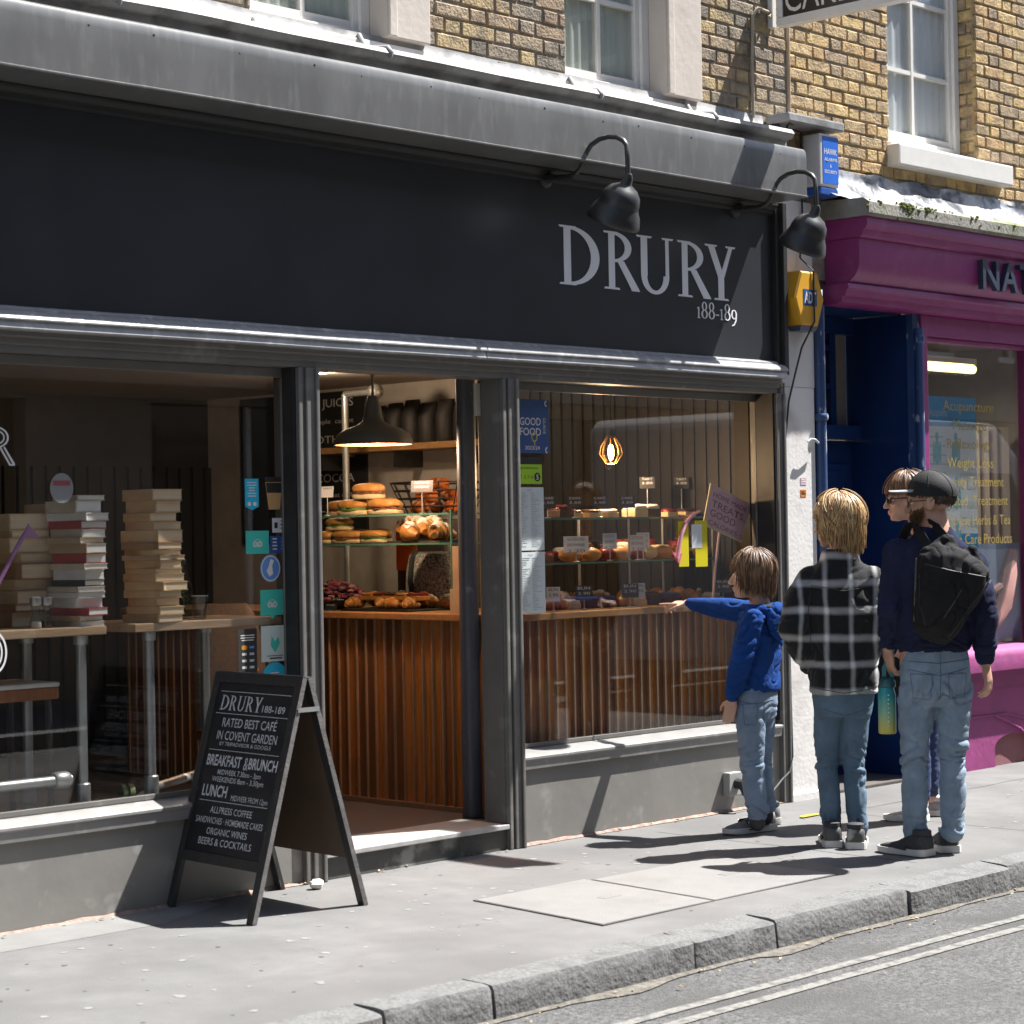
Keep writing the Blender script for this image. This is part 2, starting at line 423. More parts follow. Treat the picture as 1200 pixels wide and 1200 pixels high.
for _ in range(90):
    x, y, r = rs.uniform(-5, 4), rs.uniform(-1.8, -.1), rs.uniform(.004, .013); zz = .0013 + .004 * noise.noise((x * .9, y * 1.3, 0)); n = 7
    mb.add([(x + r * math.cos(2 * PI * i / n) * rs.uniform(.6, 1.2), y + r * math.sin(2 * PI * i / n) * rs.uniform(.6, 1.2), zz) for i in range(n)], [tuple(range(n))])
mb.build('old_gum_marks', M_GUM, kind='stuff')
# hairline seams of old trench repairs in the asphalt
mb = MB()
def seamline(pts):
    vs = []
    for i in range(len(pts) - 1):
        a, b = Vector(pts[i]), Vector(pts[i + 1]); n = max(2, int((b - a).length / .06)); d = (b - a).normalized(); s_ = Vector((-d.y, d.x, 0))
        for k in range(n):
            p, q = a.lerp(b, k / n), a.lerp(b, (k + 1) / n)
            f = lambda p: p + s_ * (.012 * noise.noise(p * 3)) + Z3 * (.0016 + .004 * noise.noise((p.x * .9, p.y * 1.3, 0)))
            w0 = .0022 + .002 * abs(noise.noise(p * 9)); p, q = f(p), f(q); mb.add([p - s_ * w0, q - s_ * w0, q + s_ * w0, p + s_ * w0], [(0, 1, 2, 3)])
for pts in ([(.75, -1.75, 0), (.8, -.2, 0)], [(1.9, -1.75, 0), (1.95, -.5, 0), (4.5, -.5, 0)]): seamline(pts)
mb.build('asphalt_seams', M_SEAMP, kind='stuff')
M_LEAFLIT = mat('dry_litter', (.40, .31, .20), .9, var=.4, scale=40)
mb = MB()
for _ in range(190):
    if rs.random() < .72: x, y, zz = rs.uniform(-5, 4), KY - rs.uniform(.01, .16), -.108
    else: x, y, zz = rs.uniform(-3.5, 2.3), -rs.uniform(.0, .07), .008
    r = rs.uniform(.004, .016); a = rs.random() * 6; t = rs.uniform(-.004, .006)
    c, s_ = math.cos(a), math.sin(a)
    mb.add([(x - r * c, y - r * s_, zz), (x + .5 * r * s_, y - .5 * r * c, zz + t), (x + r * c, y + r * s_, zz + .002), (x - .5 * r * s_, y + .5 * r * c, zz + t + .003)], [(0, 1, 2, 3)])
mb.build('leaf_litter', M_LEAFLIT, kind='stuff')
# two access covers in the pavement
M_COVER = mat('cover_concrete', (.205, .20, .193), .85, var=.08, scale=5, bump=.3, bscale=120, blotch=((.165, .16, .156), 3, .5, .75))
M_SEAM = mat('cover_seam', (.09, .085, .08), .8)
def cover(x0, x1, y0, y1, label):
    t = thing('access_cover', label, 'manhole cover', ((x0 + x1) / 2, (y0 + y1) / 2, 0), 'access covers in the pavement')
    sk = -.11
    q = lambda x, y: x + (y - y1) * (-sk)
    mb = MB(); mb.prism([(q(x0, y0), y0), (q(x1, y0), y0), (q(x1, y1), y1), (q(x0, y1), y1)], (0, 0, .0), X3, Y3, Z3, .0062); mb.build('lid', M_COVER, t)
    mb = MB(); e = .009
    mb.prism([(q(x0 - e, y0 - e), y0 - e), (q(x1 + e, y0 - e), y0 - e), (q(x1 + e, y1 + e), y1 + e), (q(x0 - e, y1 + e), y1 + e)], (0, 0, .0), X3, Y3, Z3, .0050); mb.build('rim', M_SEAM, t)
    cx, cy = (x0 + x1) / 2 + .06, (y0 + y1) / 2
    mb = MB(); mb.box((cx - .05, cy - .022, .004), (cx + .05, cy + .022, .0072)); mb.build('handle', mat('cover_handle', (.2, .195, .19), .6), t)
cover(-1.19, -.53, -1.67, -.90, 'pale square access cover in the pavement, the one nearer the sandwich board')
cover(-.51, .32, -1.67, -.94, 'pale square access cover in the pavement, the one nearer the standing people')
# ================================================================== brick walling laid brick by brick (Flemish bond)
def lay_bricks(mb, x0, x1, z0, z1, seed, holes=(), y=0., k=5, face=1):
    r = random.Random(seed); row = 0; z = z0
    while z < z1:
        x = x0 - (.16875 if row % 2 else 0) - .3375; long_ = True
        while x < x1:
            L = .216 if long_ else .103
            a, b = max(x, x0), min(x + L, x1)
            za, zb = z + .005, z + .069
            if b - a > .02:
                segs = [(a, b)]
                for (hx0, hx1, hz0, hz1) in holes:
                    if za < hz1 - .02 and zb > hz0 + .02:
                        ns = []
                        for s0, s1 in segs:
                            if s1 <= hx0 or s0 >= hx1: ns.append((s0, s1))
                            else:
                                if s0 < hx0 - .015: ns.append((s0, hx0))
                                if s1 > hx1 + .015: ns.append((hx1, s1))
                        segs = ns
                for s0, s1 in segs:
                    mb.cur = r.randrange(k); d = r.uniform(-.004, .003)
                    j = lambda: r.uniform(-.0035, .0035)
                    yy = y + d
                    vs = [(s0 + j(), yy + .004 + j(), za + j()), (s1 + j(), yy + .004, za + j()), (s1 + j(), yy + .004, zb + j()), (s0 + j(), yy + .004, zb + j()),
                          (s0 + .006 + j(), yy - .003, za + .006 + j()), (s1 - .006 + j(), yy - .003, za + .006 + j()), (s1 - .006 + j(), yy - .003, zb - .006 + j()), (s0 + .006 + j(), yy - .003, zb - .006 + j()),
                          (s0, yy + .03, za), (s1, yy + .03, za), (s1, yy + .03, zb), (s0, yy + .03, zb)]
                    mb.add(vs, [(4, 5, 6, 7), (0, 1, 5, 4), (1, 2, 6, 5), (2, 3, 7, 6), (3, 0, 4, 7), (8, 9, 1, 0), (9, 10, 2, 1), (10, 11, 3, 2), (11, 8, 0, 3)])
            x += L + .01; long_ = not long_
        z += .0745; row += 1
    mb.cur = 0
def wall_with_holes(mb, x0, x1, z0, z1, y0, y1, holes):
    """solid wall of boxes left round rectangular openings"""
    xs = sorted({x0, x1, *[h[0] for h in holes], *[h[1] for h in holes]}); zs = sorted({z0, z1, *[h[2] for h in holes], *[h[3] for h in holes]})
    for a, b in zip(xs[:-1], xs[1:]):
        for c, d in zip(zs[:-1], zs[1:]):
            mx, mz = (a + b) / 2, (c + d) / 2
            if x0 < mx < x1 and z0 < mz < z1 and not any(h[0] < mx < h[1] and h[2] < mz < h[3] for h in holes): mb.box((a, y0, c), (b, y1, d))
def profile_run(mb, prof, x0, x1, n=1, wob=0.):
    """closed (y, z) outline drawn along the facade"""
    rings = []
    for i in range(n + 1):
        x = x0 + (x1 - x0) * i / n
        rings.append([Vector((x, p[0] + wob * noise.noise((x * 1.7, p[1] * 3, 0)), p[1] + wob * noise.noise((x * 1.3, p[0] * 3, 5)))) for p in prof])
    mb.loft(rings)
GLASS = glassmat('shop_glass', (.975, .975, .97), 1.7)
GLASS2 = glassmat('sash_glass', (.96, .97, .97), 1.2)
# ================================================================== the cafe building
cafe = thing('cafe_building', 'dark charcoal cafe shopfront with brick storey above and wide name board', 'building', (-1, 0, 0))
PL, PR_ = 2.14, 2.44          # party pilaster
XL = -5.2
upw = [(-1.56, -.52, 3.7, 5.6), (.44, 1.47, 3.7, 5.6), (-3.6, -2.55, 3.7, 5.6)]
mb = MB(); lay_bricks(mb, XL, 2.265, 3.62, 7.35, 5, upw); mb.build('brick_wall', BR_GREY, cafe)
mb = MB(); wall_with_holes(mb, XL, 2.265, 3.30, 7.4, .005, .3, upw); mb.build('mortar_backing', M_MORTAR, cafe)
# coping on the cornice: rolled lead dressed up the wall
mb = MB(); profile_run(mb, [(-.165, 3.546), (-.165, 3.60), (-.205, 3.606), (-.222, 3.63), (-.205, 3.655), (-.165, 3.664), (-.06, 3.676), (-.016, 3.70), (-.006, 3.765), (.006, 3.765), (.006, 3.546)], XL, 2.03, 130, .010)
for jx in (-3.9, -2.4, -.95, .45, 1.35): mb.tube([(jx, -.214, 3.612), (jx + .003, -.226, 3.632), (jx, -.205, 3.660), (jx, -.06, 3.682), (jx, -.014, 3.75)], .011, 6)
mb.build('lead_flashing', M_LEAD, cafe, smooth=True, auto=60)
mb = MB(); profile_run(mb, [(-.285, 3.272), (-.306, 3.273), (-.310, 3.277), (-.310, 3.281), (-.302, 3.285), (-.303, 3.40), (-.303, 3.48), (-.300, 3.512), (-.293, 3.528), (-.282, 3.536), (-.26, 3.539), (.006, 3.545), (.006, 3.272)], XL, 2.015, 60, .003)
mb.build('cornice', M_CORN, cafe, smooth=True, auto=28)
mb = MB()
for i in range(19):
    x = -4.6 + i * .37 + (i * 37 % 11) * .012
    for (y, z) in ((-.3005, 3.487), (-.2965, 3.315)):
        mb.ell((x + (.05 if z > 3.4 else 0) + .02 * math.sin(i * 5.1 + z), y - .002, z + .006 * math.sin(i * 3.3)), .0055, .0025, .0055, nu=8, nv=5)
mb.build('cornice_rivet', M_BLACK, cafe, smooth=True, kind='stuff')
mb = MB(); profile_run(mb, [(-.075, 3.2715), (-.075, 3.262), (-.062, 3.256), (-.055, 3.24), (-.042, 3.236), (-.04, 3.222), (-.02, 3.214), (.01, 3.214), (.01, 3.2715)], XL, 2.06); mb.build('bed_moulding', M_BLACK, cafe)
mb = MB(); mb.box((XL, -.018, 2.40), (2.065, .02, 3.214)); fascia = mb.build('name_board', M_FASC, cafe)
mb = MB(); mb.box((2.066, -.05, 2.36), (2.10, .02, 3.28)); mb.box((2.101, -.075, 2.34), (2.135, .02, 3.284)); mb.build('board_end_frame', M_BLACK, cafe, bevel=.004)
# sign letters DRURY and 188-189
mb = MB()
def put_board(poly, k): mb.prism(poly, (0, -.0182, 0), X3, Z3, -Y3, .002 + .0006 * k)
base = lambda u, v: onY(u, v, -.02)
for ch, ua, ub, vt, vb in (('D', 655.2, 702.3, 265.5, 334), ('R', 707.5, 749, 271.5, 339.5), ('U', 746, 789.5, 277, 345), ('R', 794, 832.5, 283, 350), ('Y', 827, 861.5, 288.5, 353)):
    a, b = base(ua, (vt + vb) / 2), base(ub, (vt + vb) / 2)
    serif(mb, ch, a.x, b.x, 2.722, .292, put_board)
a, b = base(816.5, 370).x, base(864.5, 374).x
ws = dict(zip('189-', (.62, 1., .98, .62))); tot = sum(ws[c] for c in '188-189'); x = a
for ch in '188-189':
    wd = (b - a) * ws[ch] / tot; serif(mb, ch, x + wd * .05, x + wd * .95, 2.617, .088, put_board); x += wd
mb.build('lettering', M_LETTER, fascia)
# moulding under the board, in two lengths with a crack between
for xa, xb in ((XL, -.245), (-.239, 2.10)):
    mb = MB(); profile_run(mb, [(-.022, 2.420), (-.040, 2.414), (-.050, 2.406), (-.050, 2.399), (-.066, 2.394), (-.086, 2.380), (-.096, 2.366), (-.096, 2.360), (-.082, 2.357), (-.090, 2.328), (-.086, 2.322), (-.066, 2.320), (.02, 2.320), (.02, 2.420)], xa, xb, 40, .003)
    mb.build('silver_moulding', M_MOULD, cafe, smooth=True, auto=30)
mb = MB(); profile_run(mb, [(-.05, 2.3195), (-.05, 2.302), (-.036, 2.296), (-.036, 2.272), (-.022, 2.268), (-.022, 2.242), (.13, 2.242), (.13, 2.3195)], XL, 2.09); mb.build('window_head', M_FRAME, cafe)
# posts between the windows and the door
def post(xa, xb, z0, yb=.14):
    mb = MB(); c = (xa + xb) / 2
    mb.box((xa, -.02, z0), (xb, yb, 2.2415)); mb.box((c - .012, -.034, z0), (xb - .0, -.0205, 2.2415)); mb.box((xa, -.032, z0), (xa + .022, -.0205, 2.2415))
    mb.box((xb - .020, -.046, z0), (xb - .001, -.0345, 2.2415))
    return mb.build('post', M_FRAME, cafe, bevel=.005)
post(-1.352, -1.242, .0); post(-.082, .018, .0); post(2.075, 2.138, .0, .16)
mb = MB(); mb.box((2.058, -.012, .455), (2.0745, .115, 2.2415)); mb.build('reveal_board', M_BLACK, cafe)
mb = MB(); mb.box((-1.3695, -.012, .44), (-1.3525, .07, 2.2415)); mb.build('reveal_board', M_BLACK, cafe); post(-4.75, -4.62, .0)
mb = MB(); mb.box((-.11, .115, 2.07), (-.085, .135, 2.225)); mb.build('brush_strip', mat('pale_strip', (.5, .47, .42), .6), cafe)
# stall risers and sills
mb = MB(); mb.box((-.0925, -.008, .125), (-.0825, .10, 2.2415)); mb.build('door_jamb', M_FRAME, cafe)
def riser(xa, xb, zs, yg):
    mb = MB(); mb.box((xa, -.004, -.02), (xb, .10, zs - .0625)); 
    r_ = mb.build('stall_riser', M_PAINT, cafe)
    mb = MB(); profile_run(mb, [(-.002, zs - .062), (-.024, zs - .062), (-.028, zs - .022), (-.034, zs - .014), (-.034, zs - .004), (-.024, zs + .002), (yg - .02, zs + .020), (yg + .03, zs + .020), (yg + .03, zs - .062)], xa, xb, 30, .0015)
    mb.build('sill', M_SILL, r_, smooth=True, auto=30)
    mb = MB(); n = 60                      # rough red-brown mortar fillet at the foot
    for i in range(n + 1):
        xx = xa + (xb - xa) * i / n; hh = .012 + .012 * abs(noise.noise((xx * 5, 0, 0))); dd = .02 + .02 * abs(noise.noise((xx * 4, 7, 0)))
        mb.v += [Vector((xx, -.0065, hh)), Vector((xx, -dd, .003))]
    for i in range(n): mb.f.append((2 * i, 2 * i + 1, 2 * i + 3, 2 * i + 2)); mb.mi.append(0)
    mb.build('foot_fillet', mat('mortar_fillet', (.33, .23, .19), .95, var=.4, scale=30, bump=.6), r_)
riser(-4.62, -1.353, .415, .08); riser(.019, 2.074, .43, .12); riser(XL, -4.751, .415, .08)
def pane(xa, xb, za, zb, y, th=.008):
    mb = MB(); mb.box((xa, y, za), (xb, y + th, zb)); return mb.build('window_pane', GLASS, cafe)
pane(-4.615, -1.355, .44, 2.24, .075); pane(.021, 2.072, .455, 2.24, .12)
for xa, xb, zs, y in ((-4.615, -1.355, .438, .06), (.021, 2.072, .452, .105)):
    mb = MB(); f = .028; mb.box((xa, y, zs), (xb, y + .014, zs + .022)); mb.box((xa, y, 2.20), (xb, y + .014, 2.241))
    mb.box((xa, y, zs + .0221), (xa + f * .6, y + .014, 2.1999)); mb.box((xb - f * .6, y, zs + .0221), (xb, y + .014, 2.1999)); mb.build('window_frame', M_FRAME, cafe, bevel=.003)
# doorstep
mb = MB(); mb.box((-1.241, -.008, -.02), (-.083, .34, .098)); step = mb.build('doorstep', mat('step_paint', (.085, .085, .08), .6, var=.2, scale=8, bump=.2, blotch=((.30, .29, .27), 6, .55, .66)), cafe)
mb = MB(); mb.box((-1.241, -.03, .099), (-.083, .30, .122)); mb.build('tread_plate', mat('step_metal', (.50, .49, .48), .45, metal=.3, var=.15, scale=12, bump=.1), step, bevel=.004)
# party pilaster between the shops, with a lead cap
mb = MB(); mb.box((2.139, -.028, -.02), (2.425, .3, 2.28)); mb.box((2.139, -.022, 2.2805), (2.44, .3, 3.32)); pil = mb.build('pilaster', M_STUCCO, cafe, bevel=.006)
mb = MB(); mb.box((2.128, -.045, -.02), (2.445, -.0285, .045)); mb.build('foot_block', M_STUCCO, pil, bevel=.01)
mb = MB(); mb.box((2.05, -.165, 3.712), (2.57, -.006, 3.765)); mb.build('lead_cap', M_LEAD, pil, bevel=.01)
# sash windows upstairs
M_CURT = mat('net_curtain', (.74, .76, .77), .9, var=.08, scale=3, stretch=(6, 6, .3))
M_CURT2 = mat('green_curtain', (.50, .53, .47), .9, var=.12, scale=3, stretch=(6, 6, .3))
def sash(parent, xa, xb, z0, z1, name, curt, surround=None, bars=1, sillz=None, yb=.075):
    """vertical sash set back in the wall: frame > pane, glazing bar, curtain"""
    mb = MB(); j = .055
    y = yb
    mb.box((xa, y, z0), (xa + j, y + .09, z1)); mb.box((xb - j, y, z0), (xb, y + .09, z1)); mb.box((xa + j, y + .001, z0), (xb - j, y + .09, z0 + .06)); mb.box((xa + j, y + .001, z1 - .06), (xb - j, y + .09, z1))
    mb.box((xb - j - .03, y + .02, z0 + .0605), (xb - j - .0005, y + .08, z1 - .0605)); mb.box((xa + j + .0005, y + .02, z0 + .0605), (xa + j + .03, y + .08, z1 - .0605))
    f = mb.build('sash_window', M_WHITE, parent, bevel=.004)
    ia, ib, iz0, iz1 = xa + j + .03, xb - j - .03, z0 + .06, z1 - .06
    mb = MB(); mb.box((ia, y + .046, iz0), (ib, y + .050, iz1)); mb.build('pane', GLASS2, f)
    mb = MB()
    if bars:
        c = (ia + ib) / 2; mb.box((c - .012, y + .03, iz0), (c + .012, y + .066, iz1))
        zz = z0 + .06 + .42
        while zz < iz1 - .1: mb.box((ia, y + .032, zz - .012), (c - .0125, y + .064, zz + .012)); mb.box((c + .0125, y + .032, zz - .012), (ib, y + .064, zz + .012)); zz += .44
    mb.box((ia, y + .031, iz0 + .0005), (ib, y + .0665, iz0 + .045))
    mb.build('glazing_bar', M_WHITE, f)
    mb = MB(); n = 44
    for i in range(n + 1):
        xx = ia + (ib - ia) * i / n; d = .03 * math.sin(i * 1.35) + .02 * noise.noise((xx * 6, 0, 0)); mb.v += [Vector((xx, y + .066 + d * .2, z0)), Vector((xx, y + .066 + d * .2, z1))]
    for i in range(n): mb.f.append((2 * i, 2 * i + 2, 2 * i + 3, 2 * i + 1)); mb.mi.append(0)
    mb.build('curtain', curt, f, smooth=True, auto=80)
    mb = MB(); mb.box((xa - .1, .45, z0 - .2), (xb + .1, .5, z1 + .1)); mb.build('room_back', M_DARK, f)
    return f
sash(cafe, -1.55, -.80, 3.735, 5.6, 'w', M_CURT2, bars=1)
sash(cafe, .45, 1.17, 3.735, 5.6, 'w', M_CURT2, bars=1)
sash(cafe, -3.59, -2.85, 3.735, 5.6, 'w', M_CURT2, bars=1)
for xa, xb in ((-.799, -.53), (1.171, 1.46), (-2.849, -2.56)):
    mb = MB(); mb.box((xa, -.045, 3.76), (xb, .16, 5.5)); mb.box((xa - .0, -.06, 3.76), (xa + .05, -.0455, 5.5)); mb.box((xa + .06, .0, 3.74), (xb + .03, .1, 3.76))
    mb.build('window_pier', M_STONE, cafe, bevel=.006)
for xa, xb in ((-1.56, -.5), (.43, 1.48), (-3.6, -2.54)):
    mb = MB(); mb.box((xa, -.02, 3.68), (xb, .19, 3.734)); mb.build('window_sill', M_WHITE, cafe, bevel=.008)
# ================================================================== the purple shop next door
M_PURP = mat('purple_gloss_paint', (.27, .036, .165), .42, var=.14, scale=4, bump=.14, bscale=26, blotch=((.33, .07, .21), 7, .56, .8))
M_PURPR = mat('purple_riser_paint', (.28, .045, .175), .65, var=.14, scale=5, bump=.4, bscale=16, blotch=((.22, .05, .15), 4, .5, .75))
M_BLUE = mat('navy_door_paint', (.010, .035, .125), .35, var=.15, scale=5, bump=.05, bscale=30)
M_BLUEP = mat('worn_blue_paint', (.035, .075, .19), .4, var=.2, scale=9, bump=.1, blotch=((.42, .45, .5), 22, .60, .66), stretch=(1, 1, .35))
M_MOSS = mat('mossy_stone', (.30, .29, .25), .9, var=.25, scale=7, bump=.5, bscale=50, blotch=((.13, .16, .055), 4, .56, .70))
M_GOLD = mat('gold_lettering', (.40, .30, .075), .4, metal=.3, var=.1)
M_NAVYL = mat('dark_blue_letters', (.035, .045, .075), .4)
shop = thing('purple_shop_building', 'purple painted shopfront with navy doorway and yellow brick storey above', 'building', (4.5, 0, 0))
XR = 9.0
hole = [(3.255, 4.22, 3.74, 5.6), (6.2, 7.2, 3.74, 5.6)]
mb = MB(); lay_bricks(mb, 2.285, XR, 3.40, 7.15, 9, hole); mb.build('brick_wall', BR_WARM, shop)
mb = MB(); lay_bricks(mb, 0, .2, 3.74, 5.2, 4); R4 = mb   # reveal bricks, right jambs
mb2 = MB()
for xj in (4.221, 7.201):
    mb2 = MB(); mb2.v = [Vector((xj + q.y, q.x + .012, q.z)) for q in mb.v]; mb2.f = [list(f) for f in mb.f]; mb2.mi = list(mb.mi); mb2.build('reveal_bricks', BR_WARM, shop)
mb = MB(); wall_with_holes(mb, 2.2655, XR, 2.9, 7.2, .006, .3, [(h[0] - .0, h[1] + .012, h[2], h[3]) for h in hole]); mb.build('mortar_backing', M_MORTAR, shop)
mb = MB(); mb.tube([(2.272, -.004, 3.7), (2.274, -.004, 4.4), (2.270, -.004, 5.2)], .012, 6); mb.build('party_joint', mat('pale_mortar', (.55, .43, .3), .9), shop)
for xa, xb in ((3.262, 4.212), (6.21, 7.19)):
    sash(shop, xa, xb, 3.775, 5.6, 'w', M_CURT, bars=1, yb=.115)
    mb = MB(); mb.box((xa - .03, -.085, 3.615), (xb + .29, .12, 3.745)); mb.box((xa + .02, .0, 3.745), (xb - .0, .13, 3.774))
    mb.build('window_sill', M_WHITE, shop, bevel=.012)
# crumpled flashing at the foot of the brickwork
mb = MB(); n, k = 150, 9
for i in range(n + 1):
    x = 2.46 + (XR - 2.46) * i / n
    for j in range(k):
        t = j / (k - 1); y = -.012 - .17 * (1 - t) ** 2.2; z = 3.338 + .20 * t ** .9
        mb.v.append(Vector((x, y - .03 * abs(noise.noise((x * 7, t * 4, 0))) * (t > .05), z + .022 * noise.noise((x * 5, t * 5, 3)))))
for i in range(n):
    for j in range(k - 1): a = i * k + j; mb.f.append((a, a + k, a + k + 1, a + 1)); mb.mi.append(0)
mb.build('crumpled_flashing', mat('foil_flashing', (.34, .34, .355), .4, metal=.3, var=.4, scale=9, bump=.9, bscale=14, blotch=((.05, .054, .065), 5, .48, .58)), shop, smooth=True, auto=60)
# stone cornice, purple bed mould, name board with curved end console
CX = 2.56
mb = MB(); profile_run(mb, [(-.31, 3.235), (-.325, 3.25), (-.325, 3.31), (-.29, 3.335), (.0, 3.345), (.0, 3.235)], CX, XR, 70, .006); mb.build('stone_cornice', M_MOSS, shop, smooth=True, auto=35)
mb = MB(); profile_run(mb, [(-.295, 3.234), (-.30, 3.19), (-.285, 3.165), (-.272, 3.16), (-.262, 3.13), (-.245, 3.12), (.0, 3.12), (.0, 3.234)], CX + .02, XR); mb.build('bed_moulding', M_PURP, shop)
mb = MB(); rq = random.Random(2)
for _ in range(260):
    p = onY(rq.choice((rq.uniform(1056, 1078), rq.uniform(1060, 1070), rq.uniform(1085, 1100), rq.uniform(1012, 1200))), 265, -.325); s_ = rq.uniform(.004, .012); mb.ell((p.x, -.325 + rq.uniform(-.003, .02), 3.312 - abs(rq.gauss(0, .022)) + rq.choice((0, .015))), s_ * 1.4, s_ * .8, s_, nu=6, nv=4)
mb.build('moss', mat('moss_green', (.085, .10, .012), .95, var=.4, scale=40), shop, kind='stuff')
board_prof = [(-.235, 3.119), (-.235, 3.0), (-.228, 2.95), (-.20, 2.905), (-.165, 2.88), (-.16, 2.868), (.0, 2.868), (.0, 3.119)]
mb = MB(); profile_run(mb, board_prof, CX + .03, XR); nb = mb.build('name_board', M_PURP, shop, smooth=True, auto=40)
mb = MB(); profile_run(mb, [(-.175, 2.867), (-.18, 2.84), (-.165, 2.83), (-.155, 2.80), (-.135, 2.795), (-.13, 2.765), (-.10, 2.755), (.0, 2.755), (.0, 2.867)], CX, XR); mb.build('lower_moulding', M_PURP, shop)
mb = MB(); a = onY(1152.5, 343, -.236); b = onY(1176, 346, -.236); hh = .175
for ch, u0, u1 in (('N', 1152.5, 1171.5), ('A', 1174.5, 1194), ('T', 1196, 1214)):
    p, q = onY(u0, 343, -.27), onY(u1, 343, -.27)
    mb.text(ch, (p.x, -.2355, 2.915), X3, Z3, -Y3, hh, wid=q.x - p.x, th=.035, bold=.012)
mb.build('lettering', M_NAVYL, nb)
# doorway: recess with a panelled door, fanlight and glossy sides
DY = .41
mb = MB(); mb.box((2.52, DY, 0.02), (3.40, DY + .05, 2.02)); door = mb.build('door', M_BLUE, shop)
mb = MB()
for (za, zb) in ((.25, .95), (1.15, 1.88)):
    for (xa, xb) in ((2.60, 2.92), (3.0, 3.32)): mb.box((xa, DY - .018, za), (xb, DY - .0005, zb)); mb.box((xa + .04, DY - .026, za + .04), (xb - .04, DY - .0185, zb - .04))
mb.build('door_panel', M_BLUE, door, bevel=.005)
mb = MB(); mb.lathe((3.30, DY - .06, 1.05), [(.001, 0), (.028, .004), (.03, .02), (.012, .035), (.012, .058)], (0, 1, 0), 14); mb.build('door_knob', mat('brass', (.45, .32, .12), .35, metal=.9), door, smooth=True)
mb = MB(); mb.box((2.46, DY - .07, 2.03), (3.43, DY + .05, 2.11)); mb.box((2.46, DY - .03, 2.66), (3.43, DY + .05, 2.76))
for x in (2.50, 2.83, 2.92, 3.2): mb.box((x - .028, DY - .02, 2.111), (x + .028, DY + .03, 2.659))
for z in (2.345, 2.575): mb.box((2.5285, DY - .015, z - .016), (2.8015, DY + .025, z + .016)); mb.box((2.9485, DY - .015, z - .016), (3.1715, DY + .025, z + .016))
fl = mb.build('fanlight', M_BLUE, shop, bevel=.003)
mb = MB(); mb.box((2.53, DY + .032, 2.111), (3.40, DY + .036, 2.659)); mb.build('pane', mat('frosted_pane', (.30, .27, .24), .25, var=.05, spec=.6), fl)
mb = MB(); mb.box((3.405, .0, -.02), (3.44, DY + .05, 2.755)); mb.box((2.441, .02, -.02), (2.51, DY + .05, 2.755)); mb.box((2.511, .0, 2.765), (3.404, DY + .05, 2.80)); mb.build('doorway_side', M_BLUE, shop)
mb = MB(); mb.box((2.511, -.02, -.02), (3.404, DY + .05, .02)); mb.build('door_threshold', mat('dark_slab', (.09, .08, .07), .8, bump=.3), shop, bevel=.006)
mb = MB(); mb.tube([(2.475, -.03, .05), (2.475, -.03, 2.75)], .034, 14); mb.lathe((2.475, -.03, 2.10), [(.04, 0), (.046, .01), (.046, .03), (.04, .04)], n=14, cap=True); mb.build('door_post', M_BLUEP, shop, smooth=True)
mb = MB(); mb.tube([onY(946.5, 518, -.07), onY(950, 514.5, -.075), onY(955, 515, -.075), onY(959, 519, -.06)], .007, 6); mb.build('pipe_tie', mat('grey_tie', (.5, .55, .58), .5), shop, smooth=True)
mb = MB(); mb.box((3.395, -.045, -.02), (3.465, -.001, 2.755)); mb.tube([(3.43, -.065, .05), (3.43, -.065, 2.6)], .024, 12); mb.lathe((3.43, -.065, 2.58), [(.026, 0), (.034, .01), (.034, .04), (.027, .05), (.027, .09)], n=12); mb.build('door_post', M_BLUEP, shop, smooth=True, auto=30)
# shop window
WX0, WX1 = 3.53, 4.72
mb = MB(); mb.box((3.467, -.06, .40), (WX0, .05, 2.755)); mb.box((WX1, -.06, .40), (WX1 + .07, .05, 2.755)); mb.box((WX0, -.05, 2.63), (WX1, .05, 2.755)); mb.box((WX0, -.03, 2.60), (WX1, .02, 2.6295)); wf = mb.build('window_frame', M_PURP, shop, bevel=.006)
mb = MB(); mb.box((WX0 - .001, .0, .74), (WX1 + .001, .008, 2.61)); mb.build('window_pane', glassmat('reflective_shop_glass', (.92, .93, .93), 1.7), wf)
mb = MB(); profile_run(mb, [(-.09, .60), (-.13, .605), (-.135, .69), (-.12, .72), (-.10, .735), (.06, .76), (.06, .60)], 3.467, 6.6); mb.build('window_sill', M_PURPR, shop, smooth=True, auto=30)
mb = MB(); ys = -.03
holes_ = [(4.28, 4.62)]
arch = [(4.23 + .01, .0)] + [(4.46 - .22 * math.cos(math.radians(t)), .12 + .075 * math.sin(math.radians(t))) for t in range(0, 181, 12)] + [(4.68, 0.)]
top = [(3.467, -.02), (arch[0][0], -.02)] + arch[1:-1] + [(arch[-1][0], -.02), (6.6, -.02), (6.6, .599), (3.467, .599)]
mb.prism(top, (0, ys, 0), X3, Z3, Y3, .10); mb.box((3.467, ys - .02, .50), (6.6, ys - .0005, .599)); rz = mb.build('stall_riser', M_PURPR, shop)
mb = MB(); mb.box((4.22, ys + .03, -.01), (4.70, ys + .05, .22)); mb.build('vent_recess', mat('dusty_plum_render', (.27, .115, .13), .85, var=.15, scale=5, bump=.2), rz)
mb = MB(); mb.tube([onY(1165, 838, -.035), onY(1180, 845, -.035), onY(1195, 853, -.035), onY(1215, 872, -.035)], .009, 6); mb.tube([onY(1130, 842, -.035), onY(1165, 838, -.035), onY(1180, 836, -.035), onY(1212, 845, -.035)], .006, 6); mb.build('painted_cable', M_PURPR, rz, smooth=True)
